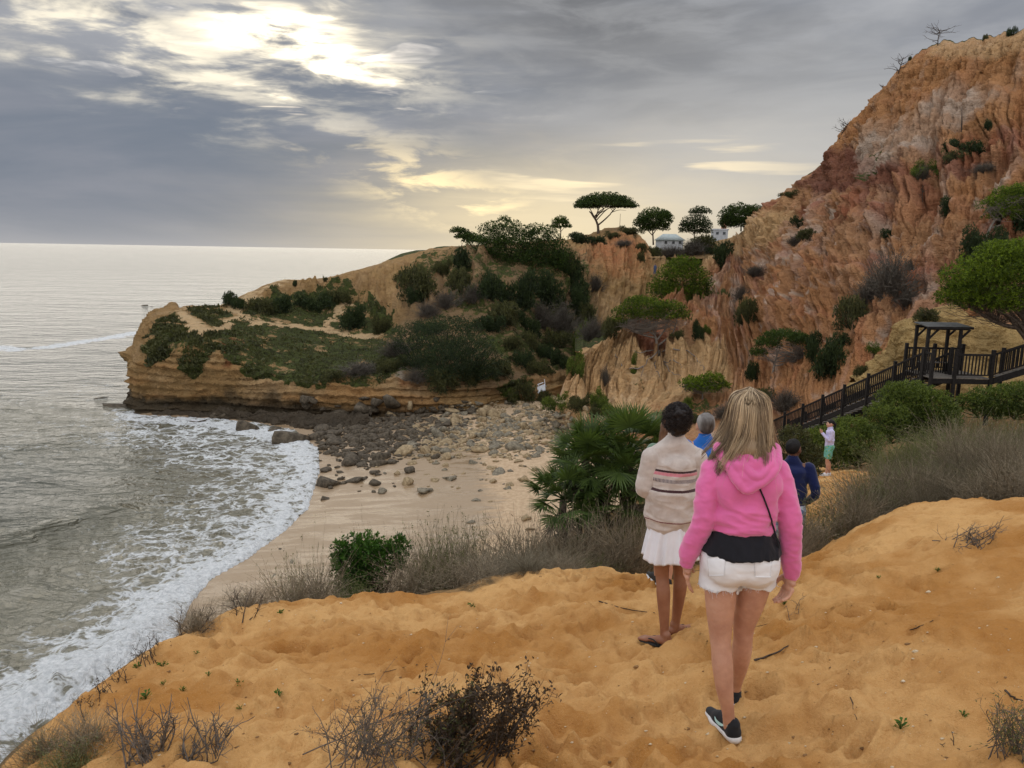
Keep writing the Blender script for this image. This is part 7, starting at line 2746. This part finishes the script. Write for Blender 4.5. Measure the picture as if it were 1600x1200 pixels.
# ---------------------------------------------------------------- the woman in the striped sweater
def mat_knit(striped):
    m, t, out = material('striped_knit' if striped else 'cream_knit')
    p = lpos(t)
    x, y, z = t.sep(p)
    base = t.mix(t.smooth(t.noise(p, 16, 3, .6), .3, .7), (.50, .425, .375), (.60, .525, .470))
    rib = t.math('SINE', t.math('MULTIPLY', x, 900.0))
    if striped:
        wob = t.math('ADD', z, t.math('MULTIPLY', t.math('SUBTRACT', t.noise(p, 260, 1, .5), .5), .006))

        def band(lo, hi):
            return t.math('MULTIPLY', t.math('GREATER_THAN', wob, lo), t.math('LESS_THAN', wob, hi))

        tick = t.math('GREATER_THAN', t.math('SINE', t.math('MULTIPLY', x, 780.0)), -.1)
        base = t.mix(band(1.186, 1.200), base, (.050, .022, .024))
        base = t.mix(t.math('MULTIPLY', band(1.164, 1.185), t.math('ADD', .55, t.math('MULTIPLY', tick, .45))), base, (.62, .155, .215))
        base = t.mix(t.math('MULTIPLY', band(1.118, 1.142), tick), base, (.085, .070, .095))
        base = t.mix(band(1.056, 1.072), base, (.060, .026, .028))
        base = t.mix(band(.848, .855), base, (.17, .035, .045))
    h = t.math('ADD', rib, t.math('MULTIPLY', t.math('SINE', t.math('MULTIPLY', z, 1100.0)), .5))
    principled(t, out, base, .95, t.bump(h, .45, .0015), .1, **{'Sheen Weight': .35})
    return m


def sweater_woman():
    F0 = hit(1055, 990)[0]
    gz = F0[2]
    root = empty('person', F0)
    tag(root, 'woman with dark curly pinned-up hair in a cream striped sweater and white skirt', 'person')
    cx = -.072
    lf = np.array([-.080, -.05])
    rf = np.array([.034, .16])
    lz = ground(F0[0] + lf[0], F0[1] + lf[1], 20) - gz
    rz = ground(F0[0] + rf[0], F0[1] + rf[1], 20) - gz
    Lsh, Lel, Lwr = np.array([-.212, 0, 1.250]), np.array([-.246, .015, 1.045]), np.array([-.150, .235, 1.06])
    Rsh, Rel, Rwr = np.array([.068, 0, 1.250]), np.array([.104, .015, 1.045]), np.array([.010, .235, 1.06])
    hc = np.array([-.066, .030, 1.510])
    Lleg = [(-.140, 0, .76), (-.128, .0, .60), (-.112, .008, .44), (-.106, -.012, .36), (-.100, -.022, .29), (lf[0] - .004, lf[1] + .02, .14 + lz), (lf[0], lf[1] + .02, .065 + lz)]
    Rleg = [(-.010, 0, .76), (.008, .035, .60), (.026, .075, .44), (.030, .075, .36), (.034, .082, .29), (rf[0] + .002, rf[1] - .01, .14 + rz), (rf[0], rf[1], .065 + rz)]
    lr = [.078, .066, .047, .044, .046, .031, .029]

    def foot(f, z, yaw):
        R = rotz(yaw)
        t = np.array([f[0], f[1], z + .012])
        pr = [C_((-.028, 0, .030), (.05, 0, .030), .030, .028), C_((.05, .0, .028), (.125, .004, .018), .030, .024, (1, 1, 1.4)), C_((-.012, 0, .075), (-.01, 0, .03), .028, .031)]
        for k, (yy, L, rr) in enumerate(((.022, .052, .0125), (.004, .050, .0095), (-.010, .044, .0088), (-.022, .036, .0082), (-.032, .028, .0080))):
            pr.append(C_((.125, yy, .014), (.125 + L, yy * 1.12, .012), rr, rr * .9))
        return xf(pr, R, t)

    ly, ry = rad(150), rad(28)
    skin = [[chain(Lleg, lr), .002], [chain(Rleg, lr), .002], [[C_((cx, 0, 1.20), (cx, 0, .85), .125, .13, (1, 1.35, 2)), C_((cx, 0, .82), (cx, 0, .74), .14, .14, (1, 1.3, 1.6)), C_(Lsh, Rsh, .05), C_((-.068, .005, 1.28), (-.066, .015, 1.45), .050, .047)], .04],
            [chain([Lsh, Lel, Lwr], [.05, .037, .026]), .002], [chain([Rsh, Rel, Rwr], [.05, .037, .026]), .002], [head_forms(hc, .15), .018],
            [hand(rotz(rad(-70)) @ rotx(rad(95)), Lwr, .95, .7, -1), .006], [hand(rotz(rad(70)) @ rotx(rad(95)), Rwr, .95, .7, 1), .006],
            [foot(lf, lz, ly), .008], [foot(rf, rz, ry), .008]]
    part('body', Form(skin, .012), .0048, SKIN_B, root)
    fold = lambda Q: -(.0045 * fbm(np.stack([Q[:, 0] * 6, Q[:, 1] * 6, Q[:, 2] * 12], 1) + 30, 2, ridged=True) + .004 * fbm(Q * 5 + 8, 2))
    body = [C_((cx, 0, 1.225), (cx, 0, 1.02), .156, .160, (1, 1.25, 2.2)), C_((cx, 0, 1.02), (cx, 0, .875), .164, .170, (1, 1.22, 2.2)), C_((-.068, .008, 1.36), (-.195, 0, 1.270), .060, .060), C_((-.068, .008, 1.36), (.052, 0, 1.270), .060, .060)]
    hemb = [C_((cx, 0, .845), (cx + .004, 0, .770), .158, .148, (1, 1.22, 3.0))]
    part('sweater', Form([[body, .03], [hemb, .012]], .014, fold=fold, cut=lambda Q: .758 - Q[..., 2]), .005, mat_knit(True), root)
    KN = mat_knit(False)
    part('collar', Form([[[C_((-.068, .008, 1.355), (-.066, .012, 1.405), .066, .056)], .01]], minus=[C_((-.066, .012, 1.40), (-.066, .013, 1.46), .047)]), .005, KN, root)
    for nm, a, b, c in (('sleeve', Lsh, Lel, Lwr), ('sleeve', Rsh, Rel, Rwr)):
        part(nm, Form([[chain([a, (a + b) / 2, b, (b + c) / 2, c], [.074, .069, .069, .060, .044]), .002]], fold=fold), .005, KN, root)
    # gathered white skirt
    n, k = 220, 22
    th = np.linspace(0, 2 * math.pi, n, endpoint=False)
    V = []
    for i in range(k):
        f = i / (k - 1)
        z = .815 - .255 * f
        amp = .003 + .016 * f
        rr = .142 + .042 * f ** .8
        wv = amp * (np.sin(th * 13 + .6 * np.sin(th * 3)) * .6 + np.sin(th * 23 + 1.3 + f) * .3 + .5 * np.sin(th * 5 + 2))
        z_ = z + .012 * f * np.sin(th * 4 + 1) + .006 * f * np.sin(th * 13)
        V.append(np.stack([cx + .002 + (rr + wv) * np.cos(th), .0 + (rr * .86 + wv) * np.sin(th), z_], 1))
    V = np.array(V)
    inn = V[-1] * 1.0
    inn[:, :2] = (inn[:, :2] - np.array([cx, 0])) * .965 + np.array([cx, 0])
    up = V[0].copy()
    up[:, :2] = (up[:, :2] - np.array([cx, 0])) * .96 + np.array([cx, 0])
    V = np.concatenate([V, inn[None], up[None]]).reshape(-1, 3)
    F = [(i * n + j, i * n + (j + 1) % n, (i + 1) * n + (j + 1) % n, (i + 1) * n + j) for i in range(k + 1) for j in range(n)]
    obj('skirt', mesh_np('skirt', V, F, WHITEC, True), root)
    # flip-flops
    for f, z, yaw in ((lf, lz, ly), (rf, rz, ry)):
        R = rotz(yaw)
        t = np.array([f[0], f[1], z])
        sole = xf([C_((-.035, 0, .010), (.06, 0, .010), .036, .036, (1, 1, 3.6)), C_((.06, 0, .010), (.15, .0, .010), .038, .040, (1, 1, 3.8))], R, t)
        o = part('flip_flop', Form([[sole, .01]]), .005, RUBBERK, root)
        g = Geo()
        for sy in (-1, 1):
            ln = np.array([(.128, .010, .014), (.110, .012 + sy * .010, .040), (.070, sy * .033, .046), (.025, sy * .038, .016)]) @ R.T + t
            g.tube(catmull(ln, 14, 0), .0046, 6, .5)
        obj('strap', g.mesh('strap', RUBBERK, True), o)
    # dark curly hair
    me = Form([[[E_((-.066, .004, 1.530), (.082, .096, .088)), C_((-.070, -.03, 1.50), (-.068, -.04, 1.465), .070, .055), E_((-.070, -.055, 1.565), (.055, .05, .05))], .02]], fold=lambda Q: -.009 * fbm(Q * 26, 3)).mesh('hair', .0055, BLACKHAIR)
    at = me.attributes.new('v', 'FLOAT', 'POINT')
    at.data.foreach_set('value', np.full(len(me.vertices), .2, np.float32))
    ho = obj('hair', me, root)
    r = np.random.default_rng(9)
    n = 800
    d = unit(r.normal(size=(n, 3)) + np.array([0, -.5, .35]))
    b = np.array([-.067, -.006, 1.525]) + d * np.array([.086, .100, .096])
    b = b[b[:, 2] > 1.445]
    d = d[:len(b)]
    d = unit(b - np.array([-.067, -.006, 1.525]))
    n = len(b)
    tt = np.linspace(0, 1, 9)[None, :, None]
    s1 = unit(np.cross(d, r.normal(size=(n, 3))))
    s2 = np.cross(d, s1)
    a = tt * r.uniform(5, 9, (n, 1, 1))
    pts = b[:, None] + s1[:, None] * .010 * np.cos(a) + s2[:, None] * .010 * np.sin(a) + d[:, None] * .012 * np.sin(tt * 3.1) + unit(r.normal(size=(n, 1, 3))) * .018 * tt
    g = Geo()
    strands(g, pts, .0022, .0010, np.clip(r.normal(.5, .3, n), 0, 1))
    obj('curls', g.mesh('curls', BLACKHAIR, True), ho)
    hs = (P(1057, 629, F0[1])[2] - gz) / 1.632
    root.scale = (hs, hs, hs)
    return root


sweater_woman()


# ---------------------------------------------------------------- the other walkers
def walker(label, x, y, height, yaw, skin, hairc, top, bottom, shoem, style, seed, res=.010, z=None):
    """a standing or strolling figure; style sets the hair, arms and trouser length"""
    s = height / 1.72
    z = ground(x, y, 30) if z is None else z
    root = empty('person', (x, y, z), yaw)
    tag(root, label, 'person')
    fem = style.get('fem', False)
    sw = .150 if fem else .178
    stp = style.get('step', .12)
    Ll = [(-.085, 0, .90), (-.090, .02 + stp * .4, .49), (-.090, -.012 + stp * .5, .36), (-.092, -.01 + stp, .09)]
    Rl = [(.085, 0, .90), (.090, .02 - stp * .2, .49), (.090, -.02 - stp * .7, .36), (.092, -.03 - stp, .09)]
    lr = [.082, .052, .050, .032]
    stc = style.get('stance', 1.0)
    Ll, Rl = ([(q[0] * (1 + (stc - 1) * (.90 - q[2]) / .8), q[1], q[2]) for q in L_] for L_ in (Ll, Rl))
    Ls, Rs = np.array([-sw, 0, 1.40]), np.array([sw, 0, 1.40])
    arms = {'hang': ((-.03, -.02, -.27), (-.02, .07, -.50)), 'bent': ((-.055, -.03, -.26), (.03, .20, -.30)), 'chest': ((-.03, .04, -.26), (.10, .22, -.10)), 'pocket': ((-.085, -.05, -.26), (-.03, .12, -.42))}
    aL, aR = arms[style.get('armL', 'hang')], arms[style.get('armR', 'hang')]
    Le, Lw = Ls + np.array(aL[0]), Ls + np.array(aL[1])
    mir = np.array([-1, 1, 1])
    Re, Rw = Rs + np.array(aR[0]) * mir, Rs + np.array(aR[1]) * mir
    hc = np.array([0, .02, 1.60])
    hy = style.get('head', 0.0)

    def S(groups, join=.014, **kw):
        gs = [[xf(g, np.eye(3), np.zeros(3), s), k * s] for g, k in groups]
        return Form(gs, join * s, **kw)

    def hand_R(e, w):
        d = unit(w - e)
        q = Vector((0, 0, -1)).rotation_difference(Vector(d))
        return np.array(q.to_matrix())

    ws = .125 if fem else .145
    skinf = [[chain(Ll, lr), .002], [chain(Rl, lr), .002], [[C_((0, 0, 1.34), (0, 0, 1.0), ws, ws * .85, (1, 1.4, 2)), C_((0, 0, .98), (0, 0, .90), .13, .14, (1, 1.3, 1.7)), C_(Ls, Rs, .048), C_((0, .004, 1.42), (0, .014, 1.53), .052, .050)], .04],
             [chain([Ls, Le, Lw], [.048, .037, .027]), .002], [chain([Rs, Re, Rw], [.048, .037, .027]), .002], [head_forms(hc, hy), .018],
             [hand(hand_R(Le, Lw), Lw, 1, .5, -1), .006], [hand(hand_R(Re, Rw), Rw, 1, .5, 1), .006]]
    part('body', S(skinf), res * .7, skin, root)
    if style.get('face'):
        Rh = rotz(hy)
        for sx in (-1, 1):
            c = (Rh @ np.array([sx * .030, .084, .000]) + hc) * s
            part('eye', Form([[[E_(c, (.011, .008, .006))], .002]]), .003, BLACKC, root)
    fo = lambda Q: -(.004 * fbm(Q * np.array([7, 7, 11]) + seed, 2, ridged=True))
    cut = style.get('hem', .96)
    tops = [[[C_((0, 0, 1.35), (0, 0, 1.12), ws + .025, ws + .018, (1, 1.3, 2.2)), C_((0, 0, 1.12), (0, 0, .93), ws + .018, ws + .020, (1, 1.25, 2.2)), C_((0, .004, 1.47), Ls * .92 + np.array([0, 0, .01]), .058, .058), C_((0, .004, 1.47), Rs * .92 + np.array([0, 0, .01]), .058, .058)], .03]]
    if style.get('sleeve', 'long') == 'long':
        tops += [[chain([Ls, Le, Lw], [.062, .049, .037]), .002], [chain([Rs, Re, Rw], [.062, .049, .037]), .002]]
    else:
        tops += [[chain([Ls, Ls + (Le - Ls) * .7], [.068, .064]), .002], [chain([Rs, Rs + (Re - Rs) * .7], [.068, .064]), .002]]
    part('top', S(tops, .012, fold=fo, cut=(lambda Q: np.where(np.abs(Q[..., 0]) < (ws + .05) * s, cut * s - Q[..., 2], -.05))), res, top, root)
    if style.get('collar'):
        part('collar', S([[[C_((0, .006, 1.475), (0, .010, 1.505), .064, .058)], .01]], minus=xf([C_((0, .012, 1.50), (0, .014, 1.56), .051)], np.eye(3), np.zeros(3), s)), res * .7, top, root)
    leg = style.get('leg', .12)
    f = style.get('flare', 1.0)

    def cutleg(p, rad_):
        p = [np.array(q) for q in p]
        out, rr = [p[0]], [rad_[0]]
        for i in range(1, len(p)):
            if p[i][2] > leg:
                out.append(p[i])
                rr.append(rad_[i])
            else:
                t = (p[i - 1][2] - leg) / (p[i - 1][2] - p[i][2])
                out.append(p[i - 1] + (p[i] - p[i - 1]) * t)
                rr.append(rad_[i - 1] + (rad_[i] - rad_[i - 1]) * t)
                break
        return chain(out, rr)

    br = [.098, .075 * f, .072 * f, .06 * f]
    part('shorts' if leg > .3 else 'trousers', S([[[C_((0, 0, 1.0), (0, 0, .90), ws + .008, .150, (1, 1.25, 2)), E_((-.07, -.05, .90), (.085, .08, .09)), E_((.07, -.05, .90), (.085, .08, .09))], .03], [cutleg(Ll, br), .02], [cutleg(Rl, br), .02]], .02, fold=fo, cut=(lambda Q: np.maximum((leg - .01) * s - Q[..., 2], Q[..., 2] - 1.02 * s))), res, bottom, root)
    # hair
    h = style['hair']
    Rh = rotz(hy)
    hp = {'short': [E_((0, -.020, .034), (.080, .096, .086)), E_((0, -.055, -.01), (.066, .050, .06))], 'crop': [E_((0, -.018, .034), (.077, .094, .083)), E_((0, -.055, .0), (.062, .044, .05))],
          'long': [E_((0, -.016, .03), (.088, .102, .092)), C_((0, -.06, .0), (0, -.09, -.22), .075, .085, (1, 1.7, 1.4)), C_((-.06, -.02, -.02), (-.09, -.02, -.20), .035, .03), C_((.06, -.02, -.02), (.09, -.02, -.20), .035, .03)],
          'tail': [E_((0, -.018, .034), (.081, .098, .086)), C_((0, -.10, .03), (0, -.135, -.02), .028, .034), C_((0, -.135, -.02), (0, -.125, -.15), .034, .014)]}[h]
    me = S([[xf(hp, Rh, hc), .02]], fold=lambda Q: -.004 * fbm(np.stack([Q[:, 0] * 40, Q[:, 1] * 40, Q[:, 2] * 12], 1), 2)).mesh('hair', res * .7, hairc)
    at = me.attributes.new('v', 'FLOAT', 'POINT')
    co = np.empty(len(me.vertices) * 3, np.float32)
    me.vertices.foreach_get('co', co)
    co = co.reshape(-1, 3)
    tone = .35 + .4 * fbm(np.stack([co[:, 0] * 50, co[:, 1] * 50, co[:, 2] * 10], 1), 2)
    if style.get('grey_sides'):
        tone = np.clip(tone * .4 + .9 * sstep(np.abs(co[:, 0]), .045 * s, .075 * s) + .35 * sstep(co[:, 2], 1.62 * s, 1.70 * s), 0, 1)
    at.data.foreach_set('value', np.clip(tone, 0, 1).astype(np.float32))
    obj('hair', me, root)
    for q, sx in ((Ll[-1], 1), (Rl[-1], -1)):
        gx = Matrix.Rotation(yaw, 3, 'Z') @ Vector((q[0] * s, q[1] * s, 0))
        zz = ground(x + gx.x, y + gx.y, z + 1.0) - z
        shoe(root, (q[0] * s, q[1] * s, float(np.clip(zz, -.15, .15))), rad(90) + .12 * sx, s, up_mat=shoem[0], sole_mat=shoem[1], res=.009)
    return root


GREYHAIR = mat_hair('grey_brown_hair', (.030, .021, .017), (.30, .28, .26), .7)
CROPHAIR = mat_hair('cropped_black_hair', (.004, .0035, .0035), (.014, .011, .010), .8)
BROWNHAIR = mat_hair('brown_hair', (.075, .035, .018), (.24, .12, .06))
BLUEC = mat_cloth('bright_blue_jersey', (.020, .130, .46))
NAVYC = mat_cloth('navy_jersey', (.008, .014, .065))
GREENC = mat_cloth('sage_green_cotton', (.12, .19, .13))
LILAC = mat_cloth('lilac_fleece', (.56, .52, .74), .95, .4)
CHARCOAL = mat_cloth('charcoal_cotton', (.03, .03, .035))
DUSTB = mat_cloth('dusty_blue_denim', (.07, .10, .19))


def mat_print():
    m, t, out = material('green_tropical_print')
    p = lpos(t)
    v = t.voronoi(p, 17)
    n = t.noise(p, 22, 3, .6)
    c = t.mix(t.smooth(v, .25, .5), (.10, .30, .13), (.16, .42, .36))
    c = t.mix(t.smooth(n, .58, .66), c, (.50, .44, .16))
    c = t.mix(t.smooth(n, .38, .30), c, (.04, .12, .07))
    principled(t, out, c, .9, None, .15)
    return m


def mat_floral():
    m, t, out = material('pale_blue_print')
    p = lpos(t)
    n = t.noise(p, 18, 2, .6)
    c = t.mix(t.smooth(n, .45, .60), (.62, .66, .72), (.16, .24, .42))
    principled(t, out, c, .9, None, .15)
    return m


walker('grey-haired man in a bright blue polo shirt ahead of the two women', 1.84, 7.1, 1.78, 0.0, SKIN_L, GREYHAIR, BLUEC, CHARCOAL, (RUBBERK, RUBBERW), {'hair': 'short', 'sleeve': 'short', 'collar': True, 'grey_sides': True, 'leg': .42, 'step': .08}, 11, .007)
walker('man with cropped black hair in a navy long-sleeved top and pale shorts', 3.22, 8.5, 1.74, rad(-18), SKIN_D, CROPHAIR, NAVYC, mat_floral(), (MESHB, RUBBERW), {'hair': 'crop', 'collar': True, 'leg': .50, 'armL': 'hang', 'armR': 'pocket', 'hem': .93, 'flare': 1.15, 'step': .10, 'head': rad(-25)}, 12, .008)
walker('woman with long brown hair and a green top, nearly hidden by the striped sweater', 1.365, 6.45, 1.54, rad(6), SKIN_L, BROWNHAIR, GREENC, CHARCOAL, (RUBBERK, RUBBERW), {'hair': 'long', 'fem': True, 'leg': .45, 'step': .06, 'armL': 'bent', 'armR': 'bent', 'sleeve': 'short', 'stance': .35}, 13, .008)
walker('girl with a dark ponytail in a lilac sweatshirt and green patterned shorts', 8.52, 20.0, 1.56, rad(78), SKIN_L, CROPHAIR, LILAC, mat_print(), (WHITEC, RUBBERW), {'hair': 'tail', 'fem': True, 'leg': .58, 'flare': 1.35, 'armL': 'chest', 'armR': 'chest', 'step': .05, 'hem': .90, 'face': True, 'head': rad(5)}, 14, .010)
_h = hit(1023, 430)[0]
walker('tiny far walker in blue clothes on the saddle path', float(_h[0]), float(_h[1]), 1.72, rad(20), SKIN_L, BROWNHAIR, DUSTB, DUSTB, (RUBBERK, RUBBERK), {'hair': 'short', 'leg': .12, 'step': .14}, 15, .022, z=float(_h[2]))
